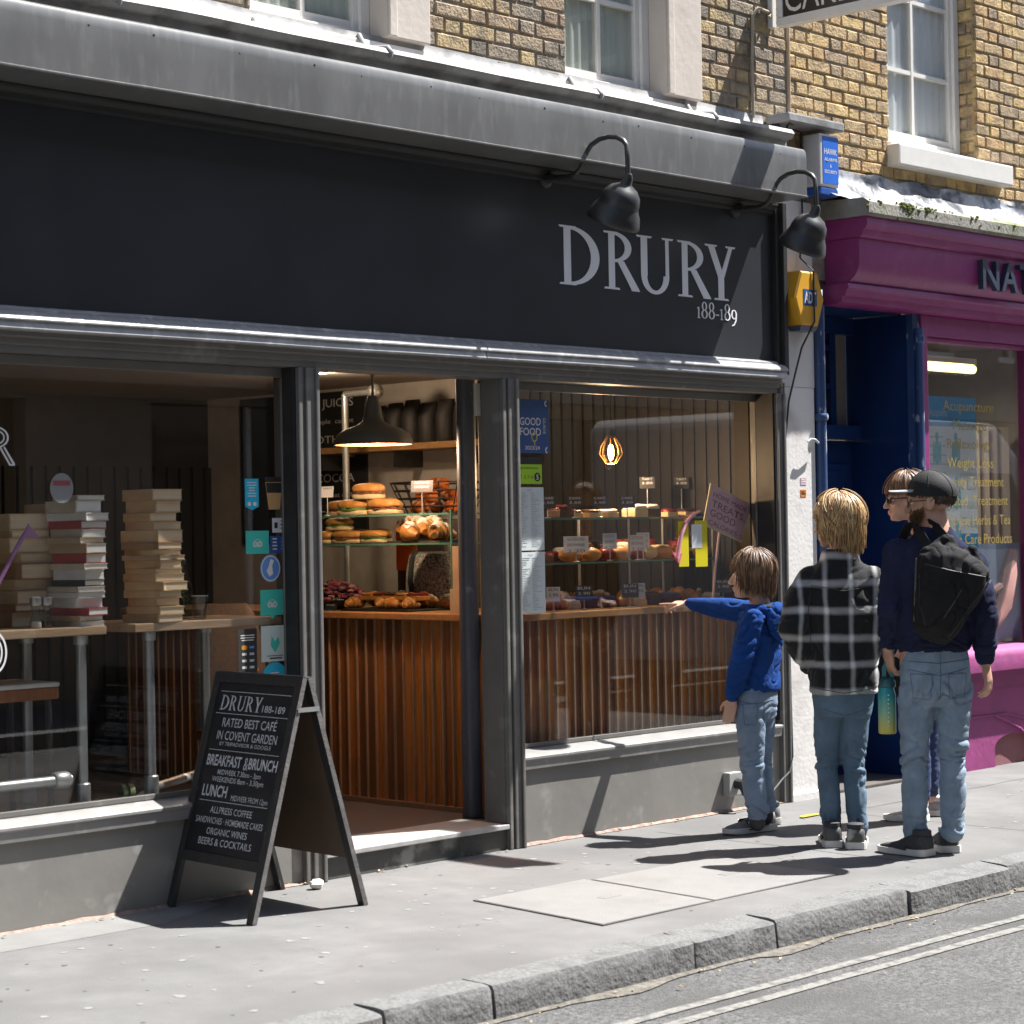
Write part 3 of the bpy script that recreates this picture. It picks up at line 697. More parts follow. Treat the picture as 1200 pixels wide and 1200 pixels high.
# second bay out to the right
mb = MB(); mb.box((4.80, -.05, .40), (4.86, .05, 2.755)); mb.box((6.5, -.06, .40), (6.6, .05, 2.755)); mb.box((4.8605, -.05, 2.63), (6.4995, .05, 2.755)); wf2 = mb.build('window_frame', M_PURP, shop, bevel=.006)
mb = MB(); mb.box((4.861, .0, .74), (6.499, .008, 2.64)); mb.build('window_pane', GLASS, wf2)
mb = MB(); mb.box((6.601, -.04, -.02), (XR, .3, 3.2)); mb.build('end_wall', M_STUCCO, shop)
# room behind
mb = MB(); mb.box((3.467, 2.6, 0), (6.6, 2.7, 2.9)); mb.box((3.4405, .08, 0), (3.466, 2.6, 2.9)) ; mb.box((6.6, .3, 0), (6.7, 2.7, 2.9)); mb.build('room_wall', mat('shop_room_wall', (.42, .39, .36), .9), shop)
mb = MB(); mb.box((3.47, .05, 2.80), (6.59, 2.6, 2.86)); mb.box((3.47, .1, .45), (6.59, 2.6, .50)); mb.build('room_ceiling', mat('shop_room_ceiling', (.5, .48, .45), .9), shop)
mb = MB(); n = 60
for i in range(n + 1):
    x = 3.95 + 2.4 * i / n; d = .035 * math.sin(i * 1.9); mb.v += [Vector((x, 1.1 + d, .5)), Vector((x, 1.1 + d, 2.2))]
for i in range(n): mb.f.append((2 * i, 2 * i + 2, 2 * i + 3, 2 * i + 1)); mb.mi.append(0)
mb.build('pleated_blind', mat('taupe_blind', (.34, .30, .28), .9, var=.1), shop, smooth=True, auto=80)
# gold lettering on the glass
GL = [('Acupuncture', 1105, 1164, 482), ('Massage', 1117, 1156, 504), ('Reflexology', 1110, 1162, 526), ('Weight Loss', 1110, 1164, 548), ('Beauty Treatment', 1108, 1176, 570), ('Related  Treatment', 1105, 1181, 592), ('Chinese Herbs & Tea', 1108, 1184, 615), ('Skin Care Products', 1112, 1186, 637)]
t = thing('gold_window_lettering', 'gold lettering listing treatments on the purple shop window', 'lettering', (3.9, -.003, 1.3))
for txt, ua, ub, v in GL:
    mb = MB(); a, b = onY(ua, v, -.002), onY(ub, v, -.002); mb.text(txt, (a.x, -.003, (a.z + b.z) / 2), X3, Z3, -Y3, .062, wid=b.x - a.x); mb.build('lettering_line', M_GOLD, t)
# poster, tube lamp and lower picture in that window
def flat(name, ua, ub, va, vb, y, m, parent=None, th=.003):
    a = onY(ua, va, y); b = onY(ub, vb, y); mb = MB(); mb.box((a.x, y, min(a.z, b.z)), (b.x, y + th, max(a.z, b.z))); return mb.build(name, m, parent), a, b
P0 = onY(1082, 650, .03); P1 = onY(1143, 467, .03)
ps = thing('treatment_poster', 'white poster with blue bands and small figures in the purple shop window', 'poster', (P0.x, .03, P0.z))
mb = MB(); mb.box((P0.x, .03, P0.z), (P1.x, .034, P1.z)); mb.build('sheet', mat('poster_white', (.74, .76, .76), .6, var=.04), ps)
mb = MB(); mb.box((P0.x, .0285, P1.z - .18), (P1.x, .0299, P1.z)); mb.box((P0.x, .0285, P0.z), (P1.x, .0299, P0.z + .12)); mb.build('blue_band', mat('poster_blue', (.04, .30, .55), .6, var=.1), ps)
mb = MB(); rp_ = random.Random(5)
for i in range(3):
    for cx in (.28, .62):
        x = P0.x + (P1.x - P0.x) * cx; z = P1.z - .34 - i * .27
        mb.ell((x, .0292, z + .1), .02, .001, .026); mb.ell((x, .0292, z), .03, .001, .08); mb.ell((x - .035, .0292, z), .01, .001, .07); mb.ell((x + .035, .0292, z), .01, .001, .07)
mb.build('figure', mat('poster_teal', (.12, .42, .48), .6, var=.3, scale=30), ps)
mb = MB()
for i in range(16):
    z = P1.z - .25 - i * .055; x = P0.x + .015; mb.box((x, .0288, z), (x + rp_.uniform(.1, .3), .0299, z + .008))
mb.text('Acupoints', (P0.x + .09, .0284, P1.z - .12), X3, Z3, -Y3, .05, wid=.2); mb.build('print', mat('poster_print', (.40, .46, .5), .7), ps)
ps2 = thing('massage_picture', 'pink and blue massage picture leaning low inside purple shop window', 'picture', (4.25, .06, .8))
mb = MB(); mb.box((4.1, .06, .78), (4.72, .075, 1.38)); mb.build('board', mat('picture_blue', (.30, .36, .50), .6, var=.25, scale=4), ps2)
mb = MB(); mb.tube([(4.35, .055, .86), (4.47, .052, 1.0), (4.56, .052, 1.2), (4.62, .055, 1.33)], [.05, .075, .065, .04], 10); mb.tube([(4.38, .05, 1.08), (4.5, .046, 1.12), (4.62, .05, 1.05)], [.025, .035, .03], 8); mb.build('body_print', mat('picture_pink', (.52, .27, .24), .6, var=.2, scale=6), ps2, smooth=True)
tl = thing('tube_lamp', 'lit yellowish fluorescent tube lamp near purple shop ceiling', 'lamp', (4.0, .9, 2.5))
a, b = onY(1060, 427, .8), onY(1140, 424, .8)
mb = MB(); mb.box((a.x, .77, a.z + .031), (b.x, .83, a.z + .07)); mb.build('housing', M_WHITE, tl)
mb = MB(); mb.tube([(a.x, .8, a.z), (b.x, .8, a.z)], .03, 10); mb.build('tube', mat('lit_tube', (.9, .8, .5), .5, emit=(1, .72, .30, 1.6)), tl, smooth=True)
l_ = bpy.data.lights.new('tube_light', 'AREA'); l_.shape = 'RECTANGLE'; l_.size = b.x - a.x; l_.size_y = .05; l_.energy = 9; l_.color = (1, .86, .66); o = bpy.data.objects.new('tube_light', l_); COL.objects.link(o); o.location = ((a.x + b.x) / 2, .8, a.z - .04)
# ================================================================== alarm boxes, cables, projecting sign, stickers
ab = thing('alarm_box', 'white and blue alarm box fixed beside the charcoal cornice end', 'alarm', (2.45, -.05, 3.36))
mb = MB(); mb.box((2.36, -.145, 3.395), (2.54, -.025, 3.69)); mb.build('casing', mat('alarm_white', (.70, .69, .68), .4, var=.03), ab, bevel=.012)
mb = MB(); mb.box((2.364, -.141, 3.345), (2.536, -.027, 3.3945)); mb.build('strobe', mat('alarm_blue_lens', (.03, .10, .38), .2, var=.1), ab, bevel=.01)
mb = MB(); mb.box((2.383, -.1475, 3.415), (2.530, -.1453, 3.675)); mb.build('label_panel', mat('alarm_blue', (.02, .14, .60), .4, var=.05), ab)
mb = MB()
for t, z, h in (('HAWK', 3.577, .032), ('ALARMS', 3.54, .018), ('&', 3.505, .018), ('SECURITY', 3.472, .018)): mb.text(t, (2.457, -.148, z), X3, Z3, -Y3, h, align='CENTER', wid=.12 if t != '&' else None, bold=.012)
mb.build('lettering', M_WHITE, ab)
hx = thing('alarm_bell_box', 'yellow hexagonal alarm bell box on the white pilaster', 'alarm', (2.25, -.02, 2.76))
hexp = [(.0, .155), (.115, .085), (.115, -.065), (.0, -.15), (-.115, -.065), (-.115, .085)]
hexp = [(-.075, .15), (.075, .15), (.135, .0), (.075, -.15), (-.075, -.15), (-.135, .0)]
M_YEL = mat('bell_yellow', (.62, .32, .02), .45, var=.06)
hc = Vector((2.275, 0, 2.765))
mb = MB(); mb.loft([[hc + Vector((p[0], -.023, p[1])) for p in hexp], [hc + Vector((p[0], -.11, p[1])) for p in hexp], [hc + Vector((p[0] * .93, -.12, p[1] * .93)) for p in hexp]]); mb.build('casing', M_YEL, hx)
mb = MB()
for i in range(6): z = hc.z - .03 - i * .018; mb.box((hc.x - .137 + .0185 * i * .9, -.10, z), (hc.x - .05, -.1245 + .004, z + .007)) if False else mb.obox((hc.x - .113 + .0075 * i, -.066, z), (.004, 0, -.008 * 0), (0, .036, 0), (0, 0, .0035))
mb.build('louvre', M_BLACK, hx)
mb = MB(); mb.box((hc.x - .062, -.1222, hc.z - .04), (hc.x + .062, -.1203, hc.z + .05)); mb.build('badge', mat('bell_blue', (.015, .06, .22), .5), hx)
mb = MB(); mb.text('ADT', (hc.x, -.1228, hc.z - .025), X3, Z3, -Y3, .062, align='CENTER', wid=.105, bold=.02); mb.build('lettering', M_WHITE, hx)
mb = MB(); mb.loft([[hc + Vector((p[0], p[2], p[1])) for p in ((-.079, -.1505, -.023), (.079, -.1505, -.023), (.079, -.1505, -.112), (-.079, -.1505, -.112))], [hc + Vector((p[0], p[2], p[1])) for p in ((-.07, -.178, -.03), (.07, -.178, -.03), (.07, -.178, -.10), (-.07, -.178, -.10))]]); mb.build('strobe', mat('bell_lens', (.06, .07, .13), .25), hx)
mb = MB(); P = [(2.21, -.02, 3.72), (2.325, -.045, 3.70), (2.335, -.035, 3.5), (2.335, -.035, 3.2), (2.30, -.04, 3.0), (2.30, -.128, 2.92), (2.30, -.13, 2.64), (2.285, -.05, 2.5), (2.23, -.045, 2.36), (2.17, -.04, 2.2), (2.142, -.035, 2.0)]
mb.tube(P, .0055, 6); c1 = mb.build('alarm_cable', M_BLACK, smooth=True); solo(c1, 'thin black cable running down the pilaster over the yellow bell box', 'cable')
mb = MB()
lo = onY(894, 150, -.03)
pts = [(2.04, -.05, 3.70)] + [(2.10 + .06 * math.cos(t * .9) * (1 - t / 14), -.05 - .008 * t, 3.73 + .05 * math.sin(t * .9)) for t in range(0, 12)] + [(2.2, -.10, 3.72)]
mb.tube(pts, .006, 6); solo(mb.build('coiled_cable', M_BLACK, smooth=True), 'loop of loose black cable above the lead cap of the pilaster', 'cable')
a = onY(883, 138, -.012); b = onY(882, 8, -.012)
mb = MB(); mb.tube([a, (a.x - .005, -.012, 4.0), (b.x, -.012, b.z - .05), (b.x + .04, -.014, b.z), (b.x + .15, -.02, b.z - .01), (2.07, -.03, b.z - .04)], .009, 6); solo(mb.build('conduit', mat('stone_conduit', (.42, .36, .27), .8), smooth=True), 'stone coloured cable climbing the sooty brickwork to the projecting sign', 'cable')
# projecting sign
sg = thing('projecting_sign', 'white framed black projecting sign reading CAKES over the pavement', 'sign', (2.1, -.05, 4.27))
X0, X1 = 2.075, 2.15; ya, yb, za, zb = -.075, -1.50, 4.245, 4.575
mb = MB(); mb.box((X0, yb, za), (X1, ya, za + .045)); mb.box((X0, yb, zb - .045), (X1, ya, zb)); mb.box((X0, ya - .04, za + .0455), (X1, ya, zb - .0455)); mb.box((X0, yb, za + .0455), (X1, yb + .04, zb - .0455)); mb.build('frame', M_WHITE, sg, bevel=.006)
mb = MB(); mb.box((X0 + .01, yb + .041, za + .046), (X1 - .01, ya - .041, zb - .046)); sp = mb.build('panel', mat('sign_black', (.02, .02, .021), .3, var=.1), sg)
mb = MB(); mb.text('CAKES', (X0 + .0085, ya - .055, za + .066), -Y3, Z3, -X3, .17, wid=.50, bold=-.002)
mb.build('lettering', M_WHITE, sp)
mb = MB(); mb.box((2.095, -.0345, 4.25), (2.13, -.0, 4.66)); mb.build('wall_plate', M_WHITE, sg, bevel=.004)
mb = MB(); mb.box((2.085, -1.525, 4.225), (2.14, -1.462, 4.34)); mb.build('end_bracket', M_WHITE, sg, bevel=.004)
for nm, u, v, c, lab in (('sticker', 941.5, 564, (.62, .45, .52), 'small pink sticker on the white pilaster'), ('sticker', 941.5, 578, (.62, .20, .03), 'small orange sticker on the white pilaster')):
    a = onY(u, v, -.03); t = thing(nm, lab, 'sticker', (a.x, -.03, a.z)); mb = MB(); mb.box((a.x - .026, -.0300, a.z - .02), (a.x + .026, -.0284, a.z + .02)); mb.build('sheet', mat('sticker_%d' % int(v), c, .5), t)
    mb = MB(); mb.box((a.x - .018, -.0308, a.z - .006), (a.x + .018, -.0301, a.z + .001)); mb.box((a.x - .018, -.0308, a.z + .006), (a.x + .01, -.0301, a.z + .011)); mb.build('print', M_BLACK if c[2] < .1 else M_WHITE, t)
# weatherproof socket on the stall riser
so_ = thing('outdoor_socket', 'grey outdoor socket box with plug low on the cafe stall riser', 'socket', (1.72, -.02, .15))
a = onY(859, 918, -.03)
mb = MB(); mb.box((a.x - .055, -.05, a.z - .065), (a.x + .055, -.0045, a.z + .06)); mb.build('box', mat('socket_grey', (.36, .36, .35), .5), so_, bevel=.006)
mb = MB(); mb.tube([(a.x + .005, -.051, a.z), (a.x + .005, -.085, a.z - .002), (a.x + .006, -.10, a.z - .03), (a.x + .012, -.09, a.z - .06)], [.03, .03, .022, .008], 10); mb.build('plug', M_BLACK, so_, smooth=True)
mb = MB(); mb.tube([(a.x + .012, -.09, a.z - .05), (a.x + .06, -.07, a.z - .10), (a.x + .15, -.05, a.z - .14), (a.x + .28, -.05, a.z - .10), (a.x + .40, -.05, a.z - .02), (2.10, -.05, .17), (2.138, -.045, .25), (2.139, -.04, .6), (2.141, -.033, 1.4), (2.141, -.03, 2.3)], .005, 6); mb.build('lead', mat('grey_lead', (.12, .12, .12), .6), so_, smooth=True)
# plain neighbours closing the terrace at both ends
for x0, x1, lab in ((-13.0, -5.21, 'pale rendered building left of the charcoal cafe'), (9.01, 18.0, 'pale rendered building right of the purple shop')):
    nbld = thing('rendered_building', lab, 'building', ((x0 + x1) / 2, .2, 0)); n_ = 3; st_ = (x1 - x0) / n_
    hl_ = [(x0 + st_ * i + .8, x0 + st_ * i + 1.8, z, z + 1.6) for i in range(n_) for z in (3.9,)] + [(x0 + st_ * i + .5, x0 + st_ * i + 2.1, .7, 2.5) for i in range(n_)]
    mb = MB(); wall_with_holes(mb, x0, x1, -.1, 7.3, .0, .3, hl_); mb.build('wall', M_STUCCO, nbld)
    for h in hl_:
        mb = MB(); mb.box((h[0], .12, h[2]), (h[1], .14, h[3])); wn = mb.build('window', mat('dim_pane', (.03, .032, .035), .1, spec=.6), nbld)
        mb = MB(); mb.box((h[0], .08, h[2]), (h[0] + .06, .119, h[3])); mb.box((h[1] - .06, .08, h[2]), (h[1], .119, h[3])); mb.box((h[0] + .0605, .08, h[3] - .06), (h[1] - .0605, .119, h[3])); mb.box((h[0] + .0605, .08, (h[2] + h[3]) / 2 - .025), (h[1] - .0605, .119, (h[2] + h[3]) / 2 + .025)); mb.build('frame', M_WHITE, wn)
        mb = MB(); mb.box((h[0] - .08, -.06, h[2] - .09), (h[1] + .08, .10, h[2] - .002)); mb.build('sill', M_WHITE, wn)
    mb = MB(); mb.box((x0, -.15, 3.1), (x1, -.001, 3.4)); mb.build('cornice', M_WHITE, nbld)
# gooseneck lamps over the name board
M_LAMP = mat('charcoal_lamp_paint', (.024, .0235, .024), .42, var=.12, scale=9, bump=.03, spec=.6)
def gooseneck():
    t = thing('wall_lamp', 'black gooseneck lamp over the first letters of the cafe name', 'lamp', (.25, -.02, 3.23), 'gooseneck lamps above the cafe name board')
    X = .25
    mb = MB(); mb.lathe((X, -.018, 3.228), [(.048, 0), (.048, .012), (.03, .022), (.022, .05)], (0, -1, 0), 16)
    mb.obox((X, -.07, 3.225), (.03, 0, 0), (0, .03, 0), (0, 0, .012)); mb.build('bracket', M_BLACK, t, smooth=True, auto=30)
    mb = MB(); P = [(X, -.06, 3.225), (X, -.12, 3.222), (X, -.19, 3.218)]
    P += [(X, -.19 - .085 * math.sin(math.radians(a_)), 3.218 + .085 - .085 * math.cos(math.radians(a_))) for a_ in (25, 50, 70)]
    P += [(X, -.425 + .13 * math.cos(math.radians(a_)), 3.30 + .075 * math.sin(math.radians(a_)) * 1.0 - .0) for a_ in (18, 42, 70, 95, 120, 145, 166)]
    P += [(X, -.555, 3.25), (X, -.557, 3.17)]
    mb.tube(P, .0125, 10); mb.build('arm', M_LAMP, t, smooth=True)
    ax = Vector((0, .46, -.89)).normalized()
    mb = MB(); prof = [(.012, -.02), (.024, 0), (.026, .025), (.034, .036), (.064, .052), (.088, .082), (.097, .115), (.097, .130), (.101, .142), (.118, .170), (.129, .205), (.132, .222), (.130, .226), (.124, .205), (.112, .17), (.095, .142), (.088, .115), (.07, .075), (.02, .06)]
    mb.lathe((X, -.557, 3.165), prof, ax, 32); mb.build('shade', M_LAMP, t, smooth=True, auto=50)
    mb = MB(); c = Vector((X, -.557, 3.165)) + ax * .13; mb.ell(c, .035, .035, .05, ez=ax, ex=(1, 0, 0), ey=ax.cross(Vector((1, 0, 0)))); mb.build('bulb', mat('unlit_bulb', (.6, .6, .56), .3), t, smooth=True)
    return t
lamp = gooseneck()
dup(lamp, (1.745, -.02, 3.225), 'black gooseneck lamp at the pilaster end of the cafe board')
# ================================================================== the far side of the street (seen in the glass)
M_FARB = mat('far_brick', (.27, .24, .20), .9, var=.2, scale=4, bump=.2)
fb = thing('opposite_building', 'dark brick terrace across the street mirrored in the cafe glass', 'building', (3, -9.3, 0))
hl = [(x, x + 1.1, z, z + 1.7) for x in [-16 + 2.4 * i for i in range(22)] for z in (3.9, 6.9)] + [(x, x + 2.6, .7, 2.8) for x in [-15 + 4 * i for i in range(12)]]
mb = MB(); wall_with_holes(mb, -18, 40, -.1, 8.9, -9.7, -9.4, hl); mb.build('wall', M_FARB, fb)
mb = MB()
for i, h in enumerate(hl): mb.box((h[0], -9.62, h[2]), (h[1], -9.6, h[3]))
mb.build('window_pane', mat('far_glass', (.02, .022, .025), .1, spec=.6), fb, kind='stuff')
mb = MB()
for h in hl: mb.box((h[0] - .05, -9.58, h[2] - .08), (h[1] + .05, -9.37, h[2] - .001)); mb.box(((h[0] + h[1]) / 2 - .03, -9.59, h[2]), ((h[0] + h[1]) / 2 + .03, -9.54, h[3]))
mb.build('window_frame', mat('far_white', (.75, .73, .70), .6), fb, kind='stuff')
mb = MB(); mb.box((-18, -9.39, 2.95), (40, -9.1, 3.5)); mb.build('cornice', mat('far_cornice', (.20, .19, .18), .6), fb)
van = thing('delivery_van', 'white high roofed van parked across the street, mirrored in the glass', 'van', (11, -5.9, -.12))
M_VAN = mat('van_white', (.62, .62, .62), .3, var=.03, coat=.3)
side = [(0, .35), (5.2, .35), (5.75, .45), (5.8, 1.0), (5.1, 1.35), (4.45, 2.35), (4.0, 2.68), (.1, 2.72), (0, 2.6)]
mb = MB(); mb.prism(side, (8.6, -6.95, -.12), X3, Z3, Y3, 1.95); mb.build('body', M_VAN, van, bevel=.06)
M_TYRE = mat('tyre', (.02, .02, .02), .9)
for wx in (9.5, 13.2):
    for wy in (-6.97, -5.2):
        mb = MB(); mb.lathe((wx, wy, .22), [(.2, 0), (.32, .0), (.34, .03), (.34, .19), (.32, .22), (.2, .22)], (0, 1, 0), 24); wv = mb.build('wheel', M_TYRE, van, smooth=True, auto=40)
        mb = MB(); mb.lathe((wx, wy - .005, .22), [(.02, 0), (.2, .0), (.2, .23), (.02, .23)], (0, 1, 0), 20); mb.build('rim', mat('rim_grey', (.3, .3, .3), .4, metal=.6), wv, smooth=True, auto=40)
mb = MB(); mb.prism([(3.3, 1.35), (4.85, 1.35), (4.3, 2.15), (3.3, 2.15)], (8.6, -4.998, -.12), X3, Z3, Y3, .006); mb.prism([(4.98, 1.42), (5.0, 1.40), (4.50, 2.2), (4.48, 2.2)], (8.66, -6.85, -.12), X3, Z3, Y3, 1.75); mb.build('window', mat('van_glass', (.02, .02, .022), .08, spec=.7), van)
for sy in (-6.75, -5.25): mb = MB(); mb.ell((14.36, sy, .75), .06, .14, .1); mb.build('headlight', mat('lens', (.6, .6, .6), .15), van, smooth=True)
# ================================================================== inside the cafe
FZ = .105
mb = MB(); mb.box((-5.1, .101, -.05), (2.1, 5.0, FZ - .006)); mb.build('room_floor', mat('cafe_floor', (.10, .098, .098), .5, var=.15, scale=5, bump=.05), cafe)
mb = MB(); mb.box((-5.1, .141, 2.48), (2.1, 5.0, 2.56)); mb.build('room_ceiling', mat('cafe_ceiling', (.48, .44, .40), .9, var=.05), cafe)
mb = MB(); mb.box((2.1005, .16, 0), (2.139, 5.0, 2.6)); mb.build('room_wall', mat('painted_brick_wall', (.50, .45, .41), .8, var=.12, scale=6, bump=.5, bscale=10), cafe)
mb = MB(); mb.box((-5.2, 5.0, 0), (2.2, 5.1, 2.6)); mb.box((-5.2, .14, 0), (-5.1, 5.0, 2.6))
y = .30
while y < 1.9: mb.box((2.07, y, FZ), (2.0995, y + .05, 2.47)); y += .085
mb.box((2.08, .16, FZ), (2.0998, 1.95, 2.475)); mb.box((2.07, .165, FZ), (2.0795, .27, 2.47))
x = -5.1
while x < 2.1: mb.box((x, 4.97, FZ), (x + .05, 4.9995, 2.0)); x += .11
mb.build('back_wall', mat('dark_panelling', (.016, .0135, .012), .6, var=.25, scale=3), cafe)
# --- serving counter: a front along the window and a return running into the shop
M_W1 = mat('counter_board_brown', (.29, .105, .034), .30, var=.25, scale=3, stretch=(14, 14, .8), bump=.03)
M_W2 = mat('counter_board_orange', (.42, .16, .038), .28, var=.25, scale=3, stretch=(14, 14, .8), bump=.03)
M_W3 = mat('counter_board_dark', (.20, .078, .03), .32, var=.25, scale=3, stretch=(14, 14, .8), bump=.03)
M_FIN = mat('pale_fin', (.36, .235, .14), .5, var=.15, scale=8)
M_TOP = mat('counter_top_oak', (.40, .21, .085), .4, var=.2, scale=3, stretch=(1, 8, 8))
ct = thing('serving_counter', 'long slatted wooden serving counter turning the corner inside the cafe', 'counter', (.5, .5, FZ))
CT = 1.10
mb = MB(); rk = random.Random(2); x = .19
while x < 2.09:
    mb.cur = rk.choice((0, 1, 1, 0, 2)); e = min(x + .0645, 2.09); mb.box((x, .215, FZ), (e, .235, CT - .035)); x += .065
mb.build('front_boards', [M_W1, M_W2, M_W3], ct)
mb = MB(); y = .34
while y < 3.4:
    mb.cur = rk.choice((0, 1, 1, 0, 2)); e = min(y + .0715, 3.4); mb.box((.205, y, FZ + .022), (.225, e, CT - .035)); y += .072
mb.build('side_boards', [M_W1, M_W2, M_W3], ct)
mb = MB(); x = .19
while x < 2.09: mb.box((x - .005, .200, FZ), (x + .005, .2145, CT - .036)); x += .065
y = .34
while y < 3.4: mb.box((.192, y - .0045, FZ + .022), (.2045, y + .0045, CT - .036)); y += .072
mb.build('fins', M_FIN, ct)
mb = MB(); mb.box((.165, .18, CT - .034), (2.095, .80, CT)); mb.box((.165, .8005, CT - .034), (.86, 3.4, CT)); mb.build('counter_top', M_TOP, ct, bevel=.004)
mb = MB(); mb.box((.185, .33, FZ - .005), (.25, 3.4, FZ + .0215)); mb.build('kick_board', mat('kick_wood', (.25, .16, .10), .6), ct)
mb = MB(); mb.box((.24, .25, FZ), (.80, 3.39, CT - .05)); mb.box((.81, .25, FZ), (2.08, .76, CT - .05)); mb.build('carcass', M_DARK, ct)
# --- navy column inside the door
col = thing('iron_column', 'round slate painted iron column standing inside the doorway', 'column', (.06, .36, FZ))
cb = Vector((.112, .415, FZ))
col.location = (cb.x, cb.y, FZ)
mb = MB(); mb.lathe((cb.x, cb.y, FZ), [(.052, 0), (.052, .03), (.049, .04), (.048, 2.0), (.048, 2.33), (.052, 2.36), (.052, 2.374)], n=24); mb.build('shaft', mat('navy_column_paint', (.085, .09, .11), .38, var=.15, scale=5, bump=.05, blotch=((.20, .20, .22), 14, .66, .74)), col, smooth=True, auto=40)
# --- pendant lamp over the counter
pl = thing('pendant_lamp', 'grey green industrial pendant lamp with orange inside over the counter', 'lamp', (-.02, .95, 1.97))
mb = MB(); prof = [(.022, .25), (.030, .235), (.040, .20), (.046, .15), (.056, .118), (.085, .100), (.145, .080), (.185, .052), (.199, .02), (.201, 0), (.195, 0), (.178, .045), (.13, .072), (.07, .09), (.04, .13), (.02, .2)]
mb.lathe((-.02, .95, 1.965), prof, n=36); mb.build('shade', mat('lamp_green', (.12, .135, .125), .5, var=.08), pl, smooth=True, auto=50)
mb = MB(); mb.lathe((-.02, .95, 1.9652), [(.194, .001), (.177, .0445), (.129, .0715), (.07, .0895)], n=36, cap=False); mb.build('lining', mat('lamp_orange', (.65, .18, .06), .6, var=.05), pl, smooth=True)
mb = MB(); mb.tube([(-.02, .95, 2.21), (-.02, .95, 2.478)], .007, 8); mb.lathe((-.02, .95, 2.32), [(.012, 0), (.028, .01), (.028, .055), (.012, .065)], n=12); mb.build('stem', mat('lamp_stem', (.25, .23, .20), .4, metal=.6), pl, smooth=True)
mb = MB(); mb.ell((-.02, .95, 2.03), .035, .035, .05); mb.build('bulb', mat('lit_bulb', (1, .8, .55), .4, emit=(1, .62, .32, 6)), pl, smooth=True)
def lamp_light(name, loc, W, col=(1, .74, .48), r=.04):
    l_ = bpy.data.lights.new(name, 'POINT'); l_.energy = W; l_.color = col; l_.shadow_soft_size = r; o = bpy.data.objects.new(name, l_); COL.objects.link(o); o.location = loc; return o
lamp_light('pendant_light', (-.02, .95, 1.955), 13)
dl = thing('ceiling_downlight', 'small lit downlight recessed in the cafe ceiling', 'lamp', (.47, 2.0, 2.479))
p = onZ(372, 436, 2.478)
dl.location = (p.x, p.y, 2.47)
mb = MB(); mb.lathe((p.x, p.y, 2.470), [(.05, 0), (.062, .0), (.062, .0095), (.05, .0095)], n=20); mb.build('ring', M_WHITE, dl)
mb = MB(); mb.lathe((p.x, p.y, 2.4715), [(.001, 0), (.05, 0), (.05, .006), (.001, .006)], n=20); mb.build('lens', mat('lit_lens', (1, .8, .5), .5, emit=(1, .72, .42, 8)), dl)
lamp_light('downlight_light', (p.x, p.y, 2.455), 8)
# --- scaffold pipe frame, chalk menu, shelf with dark sacks on the far wall
M_PIPE = mat('galvanised_pipe', (.46, .47, .47), .38, metal=.7, var=.12, scale=14, bump=.03)
pf = thing('pipe_frame', 'grey scaffold pipe frame holding the menu behind the counter', 'frame', (1.4, 2.6, CT))
a = onX(404, 462, 1.5); b = onX(406, 585, 1.5); c = onX(440, 461, 1.5)
mb = MB(); mb.tube([(a.x, a.y, CT), (a.x, a.y, a.z)], .022, 12); mb.build('upright', M_PIPE, pf, smooth=True)
mb = MB(); mb.tube([a, (c.x, c.y, a.z)], .020, 12); mb.ell((c.x, c.y, a.z), .05, .05, .05); mb.build('cross_pipe', M_PIPE, pf, smooth=True)
M_SLATE = mat('chalkboard_slate', (.018, .018, .019), .7, var=.3, scale=5)
M_CHALK = mat('chalk', (.62, .62, .61), .9, var=.15, scale=30)
cm = thing('chalk_menu', 'tall dark chalk menu board on the wall behind the counter', 'menu board', (2.08, 3.6, 1.5))
mb = MB(); mb.box((2.075, 3.32, 1.45), (2.0995, 4.6, 2.46)); mb.build('board', M_SLATE, cm)
mb = MB()
for t, z, h in (('FRESH JUICES', 2.36, .055), ('orange  apple  carrot', 2.25, .03), ('SMOOTHIES', 2.12, .05), ('berry  mango  green', 2.02, .03), ('TEA  COCOA', 1.86, .055), ('herbal  chai  oat milk', 1.76, .03), ('ICED COFFEE', 1.62, .05)):
    mb.text(t, (2.0742, 4.05, z), -Y3, Z3, -X3, h, wid=.62)
mb.build('lettering', M_CHALK, cm)
ws = thing('wall_shelf', 'wooden shelf high on the cafe side wall', 'shelf', (2.0, 3, 2.04))
mb = MB(); mb.box((1.84, 1.9, 2.035), (2.099, 3.62, 2.075)); mb.build('plank', M_TOP, ws, bevel=.003)
for y in (2.1, 2.8, 3.5): mb = MB(); mb.box((1.86, y, 1.93), (2.099, y + .02, 2.0345)); mb.build('bracket', M_BLACK, ws)
M_SACK = mat('dark_sack', (.028, .026, .026), .6, var=.3, scale=5)
for i in range(6):
    y = 3.05 - i * .155; mb = MB()
    rings = []
    for (z, wx, wy) in ((2.076, .07, .07), (2.10, .078, .074), (2.24, .075, .072), (2.30, .05, .07), (2.33 + .012 * (i % 3), .012, .066)):
        rings.append([Vector((1.96 + wx * p[0] , y + wy * p[1], z)) for p in arc(0, 0, 1, 1, 0, 342, 19)])
    mb.loft(rings)
    solo(mb.build('coffee_sack', M_SACK, smooth=True, auto=50), 'dark coffee sack on the high wall shelf, %s from the front end' % ('first', 'second', 'third', 'fourth', 'fifth', 'sixth')[5 - i], 'sack', 'dark sacks on the high shelf')
